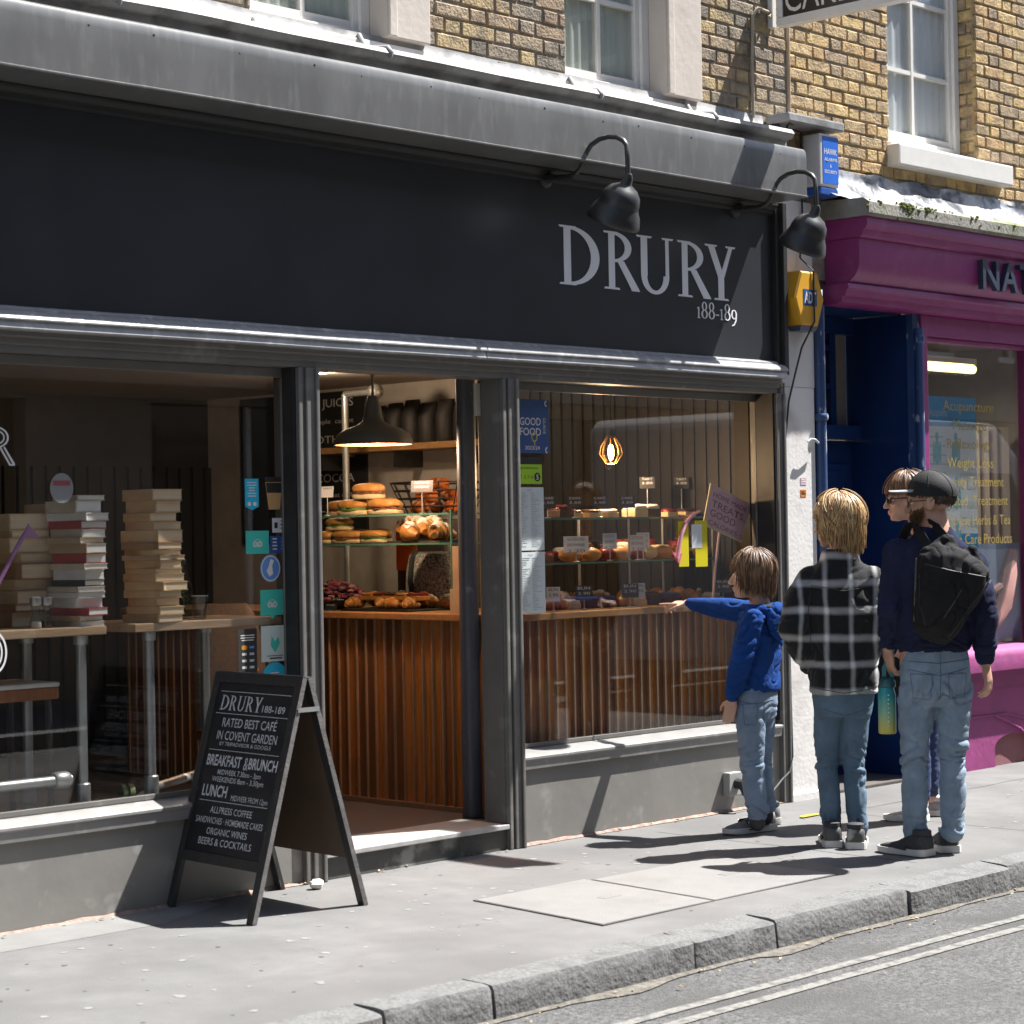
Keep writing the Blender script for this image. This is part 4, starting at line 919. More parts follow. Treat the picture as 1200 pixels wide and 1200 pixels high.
# --- glass cabinet on the counter
M_GEDGE = mat('green_glass_edge', (.10, .22, .17), .15, var=.1, spec=.7)
GC = glassmat('cabinet_glass', (.95, .97, .96), .8)
cab = thing('glass_cabinet', 'glass food cabinet with two shelves on the counter by the door', 'cabinet', (.5, 1.2, CT))
for z in (1.46, 1.612):
    mb = MB(); mb.box((.25, .68, z - .008), (.78, 1.9, z)); mb.build('shelf', GC, cab)
    mb = MB(); mb.box((.246, .68, z - .009), (.2498, 1.9, z + .001)); mb.box((.25, .676, z - .009), (.78, .6798, z + .001)); mb.build('shelf_edge', M_GEDGE, cab)
mb = MB(); mb.box((.232, .66, CT + .001), (.238, 1.9, 1.63)); mb.build('front_glass', GC, cab)
mb = MB(); mb.box((.229, .652, CT + .001), (.241, .6595, 1.63)); mb.build('corner_edge', M_GEDGE, cab)
mb = MB(); mb.box((.232, .64, CT + .03), (.237, .66, CT + .03)) if False else mb.box((.76, 1.2, CT), (.78, 1.22, 1.612)); mb.box((.76, .70, CT), (.78, .72, 1.612)); mb.build('cabinet_post', M_PIPE, cab)
# --- food
M_BUN = mat('baked_bun', (.50, .24, .065), .5, var=.3, scale=9, blotch=((.62, .42, .2), 7, .52, .7), bump=.15)
M_CRUMB = mat('bread_crumb', (.62, .48, .28), .8, var=.15, scale=20, bump=.3)
M_FILL = mat('dark_filling', (.14, .06, .03), .5, var=.5, scale=40, bump=.4)
M_GREEN = mat('salad_leaf', (.09, .17, .03), .6, var=.4, scale=30)
M_SUGAR = mat('icing_sugar', (.70, .66, .60), .9, var=.1, scale=30, bump=.3)
M_CROI = mat('croissant', (.46, .20, .05), .45, var=.4, scale=12, bump=.3)
M_CHOC = mat('chocolate', (.07, .03, .018), .4, var=.3, scale=14, bump=.2)
M_BERRY = mat('berry_glaze', (.22, .02, .025), .25, var=.4, scale=20, bump=.3)
def roll(loc, ang=0., L=.12, label='', group=None, s=1.):
    t = thing('sandwich', label, 'sandwich', loc, group); l = Vector(loc); ex = Vector((math.cos(ang), math.sin(ang), 0)); ey = Vector((-ex.y, ex.x, 0))
    def dome(z0, z1, rx, ry, m, name, flat_=False):
        rings = []
        prof = [(.86, 0), (1, .18), (1, .45), (.93, .7), (.75, .9), (.4, 1.), (.02, 1.02)] if not flat_ else [(.9, 0), (1, .2), (1, .8), (.95, 1.)]
        for r, h in prof: rings.append([l + ex * (math.copysign(abs(math.cos(q)) ** .7, math.cos(q)) * rx * r) + ey * (math.copysign(abs(math.sin(q)) ** .7, math.sin(q)) * ry * r) + Z3 * (z0 + (z1 - z0) * h) for q in [2 * PI * i / 20 for i in range(20)]])
        b = MB(); b.loft(rings); b.build(name, m, t, smooth=True, auto=60)
    dome(.001, .028 * s, L, .055 * s, M_CRUMB, 'bottom_bread', True)
    b = MB(); rq = random.Random(int(loc[1] * 1000)); n = 26; rings = []
    for z in (.027, .034, .042): rings.append([l + ex * (math.cos(2 * PI * i / n) * (L + .004 * rq.uniform(-1, 1.6))) + ey * (math.sin(2 * PI * i / n) * (.056 + .006 * rq.uniform(-1, 1.6)) * s) + Z3 * (z * s + .004 * rq.uniform(-1, 1)) for i in range(n)])
    b.loft(rings); b.build('filling', M_FILL if rq.random() < .6 else M_GREEN, t)
    dome(.040 * s, .088 * s, L, .055 * s, M_BUN, 'top_bread')
    return t
gS = 'filled rolls in the glass cabinet'
zt = 1.613
def at(u, v, x): p = onX(u, v, x); return p
p = at(415, 600, .42); roll((.42, p.y, zt), PI / 2, .11, 'filled golden roll on the top shelf, left one of the lower pair', gS)
p = at(450, 600, .42); roll((.42, p.y, zt), PI / 2, .11, 'filled golden roll on the top shelf, right one of the lower pair', gS)
p = at(432, 580, .42); roll((.42, p.y, zt + .085), PI / 2 + .15, .10, 'filled golden roll lying on top of the pair on the top shelf', gS)
zt2 = 1.461
p = at(408, 635, .42); roll((.42, p.y, zt2), PI / 2, .12, 'long filled roll on the lower shelf, nearest the wall of the two', gS, .8)
p = at(438, 635, .42); roll((.42, p.y, zt2), PI / 2 - .1, .10, 'filled roll on the lower shelf below the golden pair, right hand one', gS, .8)
p = at(382, 635, .42); roll((.42, p.y, zt2), PI / 2 - .1, .07, 'filled roll half hidden by the door post on the lower shelf', gS, .8)
for i, (u, x) in enumerate(((400, .62), (425, .62), (452, .62))):
    p = at(u, 600, x); roll((x, p.y, zt), PI / 2 + .2 * i, .10, 'filled roll in the rear row of the top cabinet shelf, %s from the left' % ('first', 'second', 'third')[i], gS)
for i, (u, x) in enumerate(((395, .60), (420, .60), (446, .60))):
    p = at(u, 635, x); roll((x, p.y, zt2), PI / 2 - .2 * i, .10, 'filled roll in the rear row of the lower cabinet shelf, %s from the left' % ('first', 'second', 'third')[i], gS, .9)
p = at(398, 617, .45); roll((.45, p.y, zt2 + .072), PI / 2 + .1, .09, 'short filled roll stacked on the lower cabinet shelf', gS, .8)
def croissant(loc, ang, label, group, sug=True, s=1.):
    t = thing('croissant', label, 'pastry', loc, group); l = Vector(loc); b = MB()
    pts, rs = [], []
    for i in range(15):
        q = -1 + 2 * i / 14; a_ = ang + q * .9; rr = .085 * s
        pts.append(l + Vector((rr * math.cos(a_) - rr * math.cos(ang) * .5, rr * math.sin(a_) - rr * math.sin(ang) * .5, .036 * s * (1 - .45 * abs(q)))))
        rs.append(s * (.012 + .030 * (1 - abs(q) ** 1.6)) * (1 + .10 * (i % 3 - 1)))
    b.tube(pts, rs, 12); b.build('pastry', M_CROI, t, smooth=True)
    if sug: b = MB(); b.tube([q_ + Vector((0, 0, .012 * s)) for q_ in pts[3:-3]], [r * .82 for r in rs[3:-3]], 10); b.build('sugar', M_SUGAR, t, smooth=True)
    return t
gC = 'sugared croissants in the glass cabinet'
cr0 = None
for i, (u, x, an, lab) in enumerate(((492, .36, 2.4, 'sugar dusted croissant at the left of the cabinet tray'), (508, .45, 2.0, 'sugar dusted croissant piled in the middle of the cabinet tray'), (524, .40, 1.6, 'sugar dusted croissant at the right of the cabinet tray by the glass edge'))):
    p = at(u, 632, x)
    croissant((x, p.y, zt2 + .012 + (.02 if i == 1 else 0)), an, lab, gC, True, 1.25)
tr = thing('pastry_tray', 'thin dark tray under the sugared croissants', 'tray', (.45, 1.05, zt2)); a_, b_ = at(470, 634, .4), at(531, 634, .4)
mb = MB(); mb.box((.3, b_.y, zt2 + .0005), (.62, a_.y, zt2 + .0105)); mb.build('tray_base', M_DARK, tr)
p = at(560, 600, .6)
# wire basket of oranges and red juicer behind the counter
ob_ = thing('orange_basket', 'wire basket behind the counter heaped with oranges', 'basket', (1.5, 2.0, 1.6))
mb = MB(); c = at(515, 582, 1.2); cz = c.z
ob_.location = (c.x, c.y, CT)
for k in range(5): rr = .20 + .02 * k; mb.tube([(c.x + rr * math.cos(q), c.y + rr * math.sin(q), cz - .10 + .045 * k) for q in [2 * PI * i / 24 for i in range(25)]], .005, 5)
for i in range(16): q = 2 * PI * i / 16; mb.tube([(c.x + .19 * math.cos(q), c.y + .19 * math.sin(q), cz - .11), (c.x + .28 * math.cos(q), c.y + .28 * math.sin(q), cz + .08)], .004, 5)
mb.build('wire', M_BLACK, ob_, smooth=True)
M_ORNG = mat('orange_peel', (.55, .14, .02), .45, var=.25, scale=6, bump=.2, bscale=120)
ro = random.Random(4); og = 'oranges heaped in the wire basket'
ORN = None; 
for k in range(17):
    lay = 0 if k < 8 else (1 if k < 14 else 2); q = k * 2.4; rr = (.16, .11, .04)[lay]
    loc = (c.x + rr * math.cos(q) * ro.uniform(.7, 1.1), c.y + rr * math.sin(q) * ro.uniform(.7, 1.1), cz - .06 + lay * .065)
    if ORN is None:
        b = MB(); b.ell((0, 0, 0), .042, .042, .04, nu=14, nv=9); ORN = b.build('orange', M_ORNG, smooth=True); ORN.location = loc; o_ = ORN
    else: o_ = ORN.copy(); COL.objects.link(o_); o_.location = loc
    tag(o_, 'ripe orange in the wire basket behind the counter', 'orange', og)
jm = thing('juice_machine', 'orange fronted juice machine under the basket of oranges', 'machine', (c.x, c.y, CT))
mb = MB(); mb.box((c.x - .16, c.y - .2, .9), (c.x + .16, c.y + .2, cz - .13)); mb.build('body', M_DARK, jm, bevel=.02)
mb = MB(); mb.box((c.x - .17, c.y + .02, cz - .42), (c.x - .161, c.y + .19, cz - .16)); mb.build('orange_panel', mat('juicer_orange', (.50, .10, .02), .4), jm)
bt = thing('back_bench', 'dark bench against the cafe side wall carrying the juice machine', 'bench', (1.5, 2.0, FZ))
mb = MB(); mb.box((1.0, 1.0, FZ), (2.09, 4.2, .899)); mb.build('cupboard', M_DARK, bt)
spk = thing('speckled_bag', 'speckled grey cloth bag with a dark strap behind the glass', 'bag', (.95, 1.35, CT))
p0 = at(508, 690, .7)
spk.location = (.7, p0.y, CT)
mb = MB(); rings = []
for z, r1, r2 in ((CT + .001, .10, .17), (CT + .08, .115, .185), (CT + .20, .11, .18), (CT + .29, .085, .165), (CT + .31, .05, .14)): rings.append([Vector((.7 + r1 * math.cos(q), p0.y + r2 * math.sin(q) * 1, z)) for q in [2 * PI * i / 24 for i in range(24)]])
mb.loft(rings); mb.build('cloth', mat('speckled_cloth', (.30, .28, .27), .9, var=.9, scale=90, detail=2), spk, smooth=True, auto=70)
mb = MB(); mb.tube([(.585, p0.y + .03, CT + .01), (.573, p0.y + .05, CT + .15), (.60, p0.y + .06, CT + .27), (.64, p0.y + .07, CT + .315)], .014, 8); mb.build('strap', M_BLACK, spk, smooth=True)
# bowl heaped with red salad, tray of baked slices
p = at(397, 712, .45)
sb = thing('salad_bowl', 'shallow bowl heaped with pinkish red salad on the counter', 'bowl', (.45, p.y, CT))
mb = MB(); mb.lathe((.45, p.y, CT + .001), [(.08, 0), (.09, .004), (.17, .04), (.18, .055), (.17, .05), (.08, .012)], n=28); mb.build('bowl_body', M_BLACK, sb, smooth=True)
mb = MB(); ro = random.Random(8)
for _ in range(240):
    q, r = ro.random() * 2 * PI, .17 * math.sqrt(ro.random()); h = .05 + .105 * (1 - (r / .175) ** 2) * ro.uniform(.75, 1.05)
    s_ = ro.uniform(.01, .02); d = Vector((ro.uniform(-1, 1), ro.uniform(-1, 1), ro.uniform(-.3, .8))).normalized(); x_, y_ = basis(d)
    mb.cur = ro.choice((0, 0, 1, 2)); mb.ell((.45 + r * math.cos(q), p.y + r * math.sin(q), CT + h), s_ * 1.5, s_ * .7, s_ * .5, x_, y_, d, 7, 5)
mb.build('salad', [mat('salad_red', (.26, .05, .07), .45, var=.3, scale=30), mat('salad_pink', (.42, .20, .20), .5, var=.3, scale=30), mat('salad_purple', (.14, .035, .07), .5, var=.3, scale=30)], sb, smooth=True)
def slice_(loc, label, group, m1, m2, sx=.06, sy=.04, sz=.035, name='cake_slice', cat='cake'):
    t = thing(name, label, cat, loc, group); l = Vector(loc)
    b = MB(); b.box(l + Vector((-sx, -sy, 0)), l + Vector((sx, sy, sz * .65))); b.build('sponge', m1, t, bevel=.006)
    b = MB(); n = 5; rq = random.Random(int(l.x * 999)); rings = []
    for z, k in ((.65, 1.0), (.85, 1.02), (1.0, .8)): rings.append([l + Vector((c_[0] * sx * k * rq.uniform(.94, 1.04), c_[1] * sy * k * rq.uniform(.94, 1.04), sz * z + rq.uniform(-.002, .003))) for c_ in [(math.copysign(abs(math.cos(q)) ** .4, math.cos(q)), math.copysign(abs(math.sin(q)) ** .4, math.sin(q))) for q in [2 * PI * i / 16 for i in range(16)]]])
    b.loft(rings); b.build('topping', m2, t, smooth=True, auto=50)
    return t
pt_ = thing('baking_tray', 'black tray of dark pastries along the counter edge by the door', 'tray', (.45, 1.2, CT)); a_, b_ = at(426, 712, .45), at(505, 712, .45)
mb = MB(); mb.box((.28, b_.y, CT + .001), (.64, a_.y, CT + .012)); mb.build('tray_base', M_BLACK, pt_, bevel=.003)
gT = 'glazed pastries on the black counter tray'
for i in range(7):
    y = b_.y + (a_.y - b_.y) * (i + .5) / 7
    croissant((.36 + .1 * (i % 2), y, CT + .013), 1.5 + i, 'brown glazed pastry on the black tray, number %s from the doorway end' % ('one', 'two', 'three', 'four', 'five', 'six', 'seven')[i], gT, False, .8)
for i in range(8):
    y = b_.y + (a_.y - b_.y) * (i + .3) / 8
    croissant((.56 - .03 * (i % 2), y, CT + .013 + .02 * (i % 3 == 1)), 2.2 * i, 'sugared pastry at the rear of the black tray, number %s from the doorway end' % ('one', 'two', 'three', 'four', 'five', 'six', 'seven', 'eight')[i], 'sugared pastries at the rear of the tray', i % 2 == 0, .9)
for i in range(5):
    y = b_.y + (a_.y - b_.y) * (i + .9) / 6
    slice_((.43, y, CT + .055), 'square pastry heaped on top of the tray, number %s from the doorway end' % ('one', 'two', 'three', 'four', 'five')[i], 'square pastries heaped on the tray', M_CROI, (M_BERRY, M_BUN, M_CHOC)[i % 3], .05, .045, .04)
for i, (u, x) in enumerate(((484, .55), (500, .58), (516, .55))):
    p = at(u, 626, x); croissant((x, p.y, zt2 + .05), 1 + i, 'sugar dusted croissant in the upper layer of the cabinet tray, %s from the left' % ('first', 'second', 'third')[i], gC, True, 1.2)
# cards on little stands
M_CARD = mat('dark_card', (.03, .035, .045), .5, var=.1)
M_CARDW = mat('white_card', (.60, .62, .64), .6, var=.05)
def card(loc, w_, h_, m, ink, lines, label, group=None, facing=(-.7, -.7), tilt=.15, stand=.06):
    t = thing('price_card', label, 'price card', loc, group); l = Vector(loc); f_ = Vector((facing[0], facing[1], 0)).normalized()
    ex = Vector((-f_.y, f_.x, 0)); n_ = (f_ + Z3 * tilt).normalized(); ey = (Z3 - n_ * n_.z).normalized()
    b = MB(); b.lathe(l, [(.018, 0), (.018, .004), (.004, .006), (.003, stand)], n=10); b.build('stand', M_PIPE, t, smooth=True, auto=40)
    c_ = l + Z3 * (stand + h_ / 2)
    b = MB(); b.obox(c_, ex * (w_ / 2), ey * (h_ / 2), n_ * .0015); b.build('card', m, t)
    b = MB()
    for i, s_ in enumerate(lines): b.text(s_, c_ + n_ * .0022 + ey * (h_ * (.22 - .36 * i)), ex, ey, n_, h_ * .2, align='CENTER', wid=w_ * .7)
    b.build('print', ink, t)
    return t
card((.27, at(495, 601, .27).y, 1.613), .13, .06, M_CARD, M_CHALK, ('ALMOND', 'CROISSANT'), 'dark name card standing on the top shelf beside the rolls', facing=(-1, -.3), stand=.11)
card((.28, at(384, 603, .28).y, 1.613), .075, .06, M_CARDW, M_BLACK, ('HAM',), 'pale name card on a stand near the doorway post', facing=(-1, -.3), stand=.10)
card((.25, at(388, 713, .25).y, CT), .07, .035, M_CARD, M_CHALK, ('SLAW',), 'tiny dark card in front of the red salad bowl', facing=(-1, -.3), stand=.004)
# tall pale menu boards leaning by the column
mbd = thing('menu_boards', 'sheaf of pale wooden menu boards upright beside the slate column', 'menus', (.2, .45, CT))
for i, (u, v0, v1) in enumerate(((534, 690, 720), (537, 640, 700), (570, 655, 722))):
    p = onX(u, v1, .19 + .004 * i); q = onX(u, v0, .19 + .004 * i)
    mb = MB(); mb.obox(((p.x + q.x) / 2 , (p.y + q.y) / 2, (CT + .001 + q.z) / 2), (.006, 0, 0), (0, .035, 0), (0, 0, (q.z - CT - .001) / 2)); mb.build('menu_board', mat('pale_ply', (.52, .36, .2), .6, var=.15), mbd)
# --- window display on the right
disp = thing('window_display', 'glass shelved pastry display behind the right hand shop window', 'display', (1.3, .5, CT))
for k, z in enumerate((1.345, 1.575)):
    mb = MB(); mb.box((.55 + .35 * 0, .36, z - .008), (2.0, .74, z)); mb.build('shelf', GC, disp)
    mb = MB(); mb.box((.55, .3565, z - .009), (2.0, .3598, z + .001)); mb.build('shelf_edge', M_GEDGE, disp)
for x in (.56, 1.28, 1.99): mb = MB(); mb.tube([(x, .73, CT), (x, .73, 1.575)], .008, 8); mb.tube([(x, .37, CT), (x, .37, 1.575)], .006, 8); mb.build('shelf_post', M_PIPE, disp, smooth=True)
ro = random.Random(21); ords = ('first', 'second', 'third', 'fourth', 'fifth', 'sixth', 'seventh', 'eighth', 'ninth', 'tenth', 'eleventh')
def rowof(us, v, y, z, fn):
    for i, u in enumerate(us): p = onY(u, v, y); fn(i, (p.x, y + ro.uniform(-.015, .015), z))
rowof((655, 745, 760), 603, .5, 1.576, lambda i, l: slice_(l, 'frosted cake slice on the top display shelf, %s from the left' % ords[i], 'cake slices on the top display shelf', (M_CHOC, M_CRUMB, M_CHOC)[i], (M_BERRY, M_SUGAR, M_SUGAR)[i], .055, .05, .07))
def bread(i, l):
    t = thing('bread_roll', 'baked loaf on the middle display shelf, %s from the left' % ords[i], 'bread', l, 'loaves and buns on the middle display shelf')
    b = MB(); b.ell(Vector(l) + Vector((0, 0, .036)), .062 + .02 * (i % 3 == 0), .045, .036, nu=18, nv=10); b.build('crust', (M_CROI, M_BUN, M_BERRY, M_BUN, M_BERRY, M_CRUMB, M_BUN, M_CROI)[i % 8], t, smooth=True)
    b = MB(); b.ell(Vector(l) + Vector((0, 0, .055)), .04, .028, .0205, nu=14, nv=7); b.build('glaze', (M_CHOC, M_CHOC, M_BERRY, M_SUGAR, M_BERRY, M_SUGAR, M_BUN, M_CHOC)[i % 8], t, smooth=True)
rowof((668, 692, 712, 728, 745, 760, 775, 792, 822, 845), 655, .46, 1.346, bread)
rowof((648, 663, 681, 699, 718, 737, 756, 775, 794, 812), 652, .60, 1.346, lambda i, l: slice_(l, 'cake square in the back row of the middle shelf, %s from the left' % ords[i], 'cake squares behind the loaves', (M_CHOC, M_CRUMB, M_BUN)[i % 3], (M_BERRY, M_SUGAR, M_CHOC, M_CRUMB)[i % 4], .055, .045, .055 + .02 * (i % 3)))
rowof((650, 668, 686, 704, 722, 740, 758, 776, 794, 812), 708, .60, CT + .001, lambda i, l: croissant(l, i * 1.3, 'golden pastry in the back row on the window counter, %s from the left' % ords[i], 'golden pastries behind the front row', i % 3 == 0, 1.1))
rowof((670, 690, 712, 780, 800), 601, .56, 1.576, lambda i, l: slice_(l, 'small tart at the back of the top display shelf, %s from the left' % ords[i], 'small tarts on the top display shelf', M_CRUMB, (M_BERRY, M_CHOC, M_SUGAR)[i % 3], .045, .045, .045))
rowof((722, 740, 757), 640, .68, 1.346 + .0, lambda i, l: slice_(l, 'dark berry cake behind the loaves, %s from the left' % ords[i], 'berry cakes at the back of the middle shelf', M_CHOC, M_BERRY, .06, .05, .11))
def low(i, l):
    k = i % 4
    if k == 0: croissant(l, 1 + i, 'brown croissant on the counter behind the window, %s from the left' % ords[i], 'pastries along the window counter', False, 1.0)
    elif k == 1: slice_(l, 'iced bun slice on the window counter, %s from the left' % ords[i], 'pastries along the window counter', M_CRUMB, M_SUGAR, .055, .045, .05)
    elif k == 2: slice_(l, 'chocolate cake slice on the window counter, %s from the left' % ords[i], 'pastries along the window counter', M_CHOC, M_CHOC, .055, .045, .07)
    else: slice_(l, 'blue iced tray cake on the window counter, %s from the left' % ords[i], 'pastries along the window counter', M_CHOC, mat('blue_tin', (.05, .08, .2), .4), .07, .05, .06)
rowof((650, 668, 690, 708, 726, 744, 762, 780, 815, 838), 712, .42, CT + .001, low)
gp = 'dark price cards on the top display shelf'
for i, u in enumerate((642, 674, 703, 735)): p = onY(u, 600, .40); card((p.x, .40, 1.576), .085, .065, M_CARD, M_CHALK, ('CAKE', '3.50'), 'dark slanted price card on the top display shelf, %s from the left' % ords[i], gp, stand=.05)
for i, u in enumerate((759, 799)): p = onY(u, 600, .6); card((p.x, .6, 1.576), .085, .065, M_CARD, M_CHALK, ('TART', '3.80'), 'taller dark price card at the back of the top shelf, %s from the left' % ords[i], 'tall price cards at the back', stand=.16)
for i, (u, w_) in enumerate(((672, .13), (715, .075), (744, .09), (754, .07))): p = onY(u, 655, .395); card((p.x, .375 + .02 * (i % 2), 1.346), w_, .085, M_CARDW, mat('print_grey', (.2, .2, .22), .7), ('GLUTEN FREE', 'BROWNIE', '3.20'), 'white allergen card over the loaves, %s from the left' % ords[i], 'white cards on the middle display shelf', stand=.05 + .012 * (i % 2))
for i, (u, m_) in enumerate(((647, M_CARDW), (683, M_CARD), (737, M_CARD), (747, M_CARDW), (846, M_CARD))): p = onY(u, 712, .30); card((p.x, .29, CT + .001), .07 if m_ is M_CARDW else .09, .075, m_, M_BLACK if m_ is M_CARDW else M_CHALK, ('BUN', '2.90'), '%s price card on the window counter, %s from the left' % ('white' if m_ is M_CARDW else 'dark', ords[i]), 'price cards on the window counter', stand=.05)
# filament lamps in wire cages
def cage(loc, label, W=11.0):
    t = thing('cage_lamp', label, 'lamp', loc, 'lit filament lamps in wire cages'); l = Vector(loc); b = MB()
    for i in range(8):
        q = 2 * PI * i / 8; d = Vector((math.cos(q), math.sin(q), 0)); b.tube([l + Z3 * .09 + d * .02, l + Z3 * .03 + d * .055, l + d * .062 - Z3 * .01, l - Z3 * .06 + d * .03], .0028, 5)
    b.tube([l + Vector((.03 * math.cos(q), .03 * math.sin(q), -.06)) for q in [2 * PI * i / 12 for i in range(13)]], .0028, 5)
    b.build('cage', mat('brass_wire', (.40, .22, .08), .35, metal=.8), t, smooth=True)
    b = MB(); b.lathe(l + Z3 * .075, [(.022, 0), (.022, .05), (.008, .06)], n=12); b.tube([l + Z3 * .13, (l.x, l.y, 2.479)], .0035, 6); b.build('flex', M_BLACK, t, smooth=True)
    b = MB(); b.ell(l, .017, .017, .045); b.build('filament', mat('lit_filament', (1, .7, .3), .4, emit=(1, .55, .17, 9)), t, smooth=True)
    lamp_light('cage_light', tuple(l + Vector((0, 0, -.075))), W, (1, .66, .36), .02)
p = onY(716, 530, .55); cage((p.x, .55, p.z), 'lit filament lamp in brass wire cage behind right window')
p = onY(807, 546, .9); cage((p.x, .9, p.z), 'dimmer caged filament lamp further back at the right', 2.0)
# papers and stickers on the right hand glass (inside face y = .13)
def sheet(name, rect, y, m, label, cat, group=None):
    ua, va, ub, vb = rect; a = onY(ua, (va + vb) / 2, y); b = onY(ub, (va + vb) / 2, y); zt_ = onY((ua + ub) / 2, va, y).z; zb_ = onY((ua + ub) / 2, vb, y).z
    t = thing(name, label, cat, ((a.x + b.x) / 2, y, zb_), group); mb = MB(); mb.box((a.x, y, zb_), (b.x, y + .0012, zt_)); mb.build('sheet', m, t)
    return t, a.x, b.x, zb_, zt_
GYR = .1185
t, xa, xb, za, zb = sheet('guide_sticker', (603.5, 468, 643, 531), GYR, mat('guide_blue', (.035, .085, .24), .4, var=.04), 'dark blue window sticker reading GOOD FOOD guide 2023/24', 'sticker')
mb = MB(); w_ = xb - xa; h_ = zb - za
mb.text('GOOD', (xa + w_ * .14, GYR - .001, za + h_ * .52), X3, Z3, -Y3, h_ * .14, wid=w_ * .62, bold=.01); mb.text('FOOD', (xa + w_ * .14, GYR - .001, za + h_ * .33), X3, Z3, -Y3, h_ * .14, wid=w_ * .62, bold=.01); mb.text('2023/24', (xa + w_ * .5, GYR - .001, za + h_ * .065), X3, Z3, -Y3, h_ * .07, wid=w_ * .44, align='CENTER', bold=.01); mb.text('GUIDE', (xa + w_ * .83, GYR - .001, za + h_ * .66), -Z3, X3, -Y3, w_ * .07, wid=h_ * .3)
for cx, cz in ((.06, .93), (.92, .93), (.06, .06), (.92, .06)): mb.prism(ringpoly(0, 0, .016, .016, .009, .009, 90, 270, 8), (xa + w_ * cx + .005, GYR - .001, za + h_ * cz), X3, Z3, -Y3, .0005)
mb.build('lettering', M_WHITE, t)
mb = MB(); mb.prism(ringpoly(0, 0, .022, .026, .014, .018, 0, 359, 18), (xa + w_ * .56, GYR - .0012, za + h_ * .30), X3, Z3, -Y3, .0005); mb.box((xa + w_ * .55, GYR - .0015, za + h_ * .14), (xa + w_ * .58, GYR - .0005, za + h_ * .245)); mb.build('spoon_mark', mat('guide_gold', (.45, .38, .16), .5), t)
t, xa, xb, za, zb = sheet('hygiene_sticker', (604, 536, 635, 567), GYR, mat('hygiene_green', (.36, .62, .02), .45, var=.04), 'bright green food hygiene rating sticker with black band', 'sticker'); w_ = xb - xa; h_ = zb - za
mb = MB(); mb.box((xa, GYR - .0008, zb - h_ * .26), (xb, GYR - .0002, zb)); mb.prism(arc(0, 0, h_ * .17, h_ * .17, 0, 350, 18), (xa + w_ * .82, GYR - .0009, za + h_ * .26), X3, Z3, -Y3, .0005)
mb.text('FOOD HYGIENE RATING', (xa + w_ * .05, GYR - .001, za + h_ * .56), X3, Z3, -Y3, h_ * .07, wid=w_ * .8)
for i, ch in enumerate('01234'): mb.text(ch, (xa + w_ * (.08 + .125 * i), GYR - .001, za + h_ * .2), X3, Z3, -Y3, h_ * .12)
mb.build('print', M_BLACK, t)
mb = MB(); mb.text('5', (xa + w_ * .82, GYR - .0016, za + h_ * .16), X3, Z3, -Y3, h_ * .2, align='CENTER', bold=.02); mb.build('rating_digit', M_WHITE, t)
M_PAPER = mat('menu_paper', (.60, .65, .65), .7, var=.04)
for (rect, lab) in (((604, 571, 637.5, 645), 'upper of two white printed menus taped inside the right window'), ((605, 647, 639, 719), 'lower of two white printed menus taped inside the right window')):
    t, xa, xb, za, zb = sheet('window_menu', rect, GYR, M_PAPER, lab, 'menu', 'printed menus taped to the right window'); w_ = xb - xa; h_ = zb - za; mb = MB(); rq = random.Random(int(za * 100))
    for i in range(30): z = zb - h_ * (.10 + .029 * i); mb.box((xa + w_ * .08, GYR - .0008, z), (xa + w_ * (.08 + rq.uniform(.15, .42)), GYR - .0003, z + h_ * .008)); mb.box((xa + w_ * .55, GYR - .0008, z), (xa + w_ * (.55 + rq.uniform(.1, .36)), GYR - .0003, z + h_ * .008))
    mb.text('MENU', (xa + w_ * .5, GYR - .001, zb - h_ * .06), X3, Z3, -Y3, h_ * .03, align='CENTER'); mb.build('print', mat('faint_print', (.36, .40, .41), .7), t)
# pink board on a stick, pink arrow, yellow strips
hb = thing('treats_board', 'pink card board on a stick reading HOME MADE TREATS GOOD CALORIES', 'sign', (1.8, .17, CT))
yb_ = .165
c4 = [onY(u, v, yb_) for u, v in ((833, 566), (881, 591), (869, 636), (824, 615))]
cc = sum(c4, Vector()) / 4
ex_ = ((c4[1] - c4[0]) + (c4[2] - c4[3])).normalized(); ey_ = ((c4[0] - c4[3]) + (c4[1] - c4[2])).normalized()
def quad(k, y0, y1):
    return MB().loft([[Vector(((cc + (q - cc) * k).x, y0, (cc + (q - cc) * k).z)) for q in c4], [Vector(((cc + (q - cc) * k).x, y1, (cc + (q - cc) * k).z)) for q in c4]])
quad(1.0, yb_, yb_ + .006).build('backing', mat('pale_yellow_edge', (.60, .53, .30), .6), hb, bevel=.002)
quad(.93, yb_ - .002, yb_ - .0003).build('pink_face', mat('pink_card', (.64, .37, .40), .6, var=.06), hb)
W4 = (c4[1] - c4[0]).length; H4 = (c4[0] - c4[3]).length
mb = MB()
for t_, fy, hh in (('HOME MADE', .73, .11), ('TREATS,', .50, .16), ('GOOD', .28, .16), ('CALORIES :)', .08, .11)):
    o_ = c4[3] + (c4[2] - c4[3]) * .10 + (c4[0] - c4[3]) * fy; o_.y = yb_ - .0032; mb.text(t_, o_, ex_, ey_, -Y3, H4 * hh, wid=W4 * (.8 if len(t_) > 6 else .6))
mb.build('lettering', mat('plum_ink', (.13, .03, .06), .7), hb)
mb = MB(); a, b = onY(843, 624, yb_ + .012), onY(835, 702, yb_ + .03); mb.tube([a, (a.x + (b.x - a.x) * .6, yb_ + .02, (a.z + b.z) / 2), (b.x, yb_ + .03, CT + .005)], .0075, 8); mb.build('stick', mat('pink_stick', (.52, .36, .38), .5), hb, smooth=True)
M_YS = mat('yellow_strip', (.58, .50, .01), .45, var=.04)
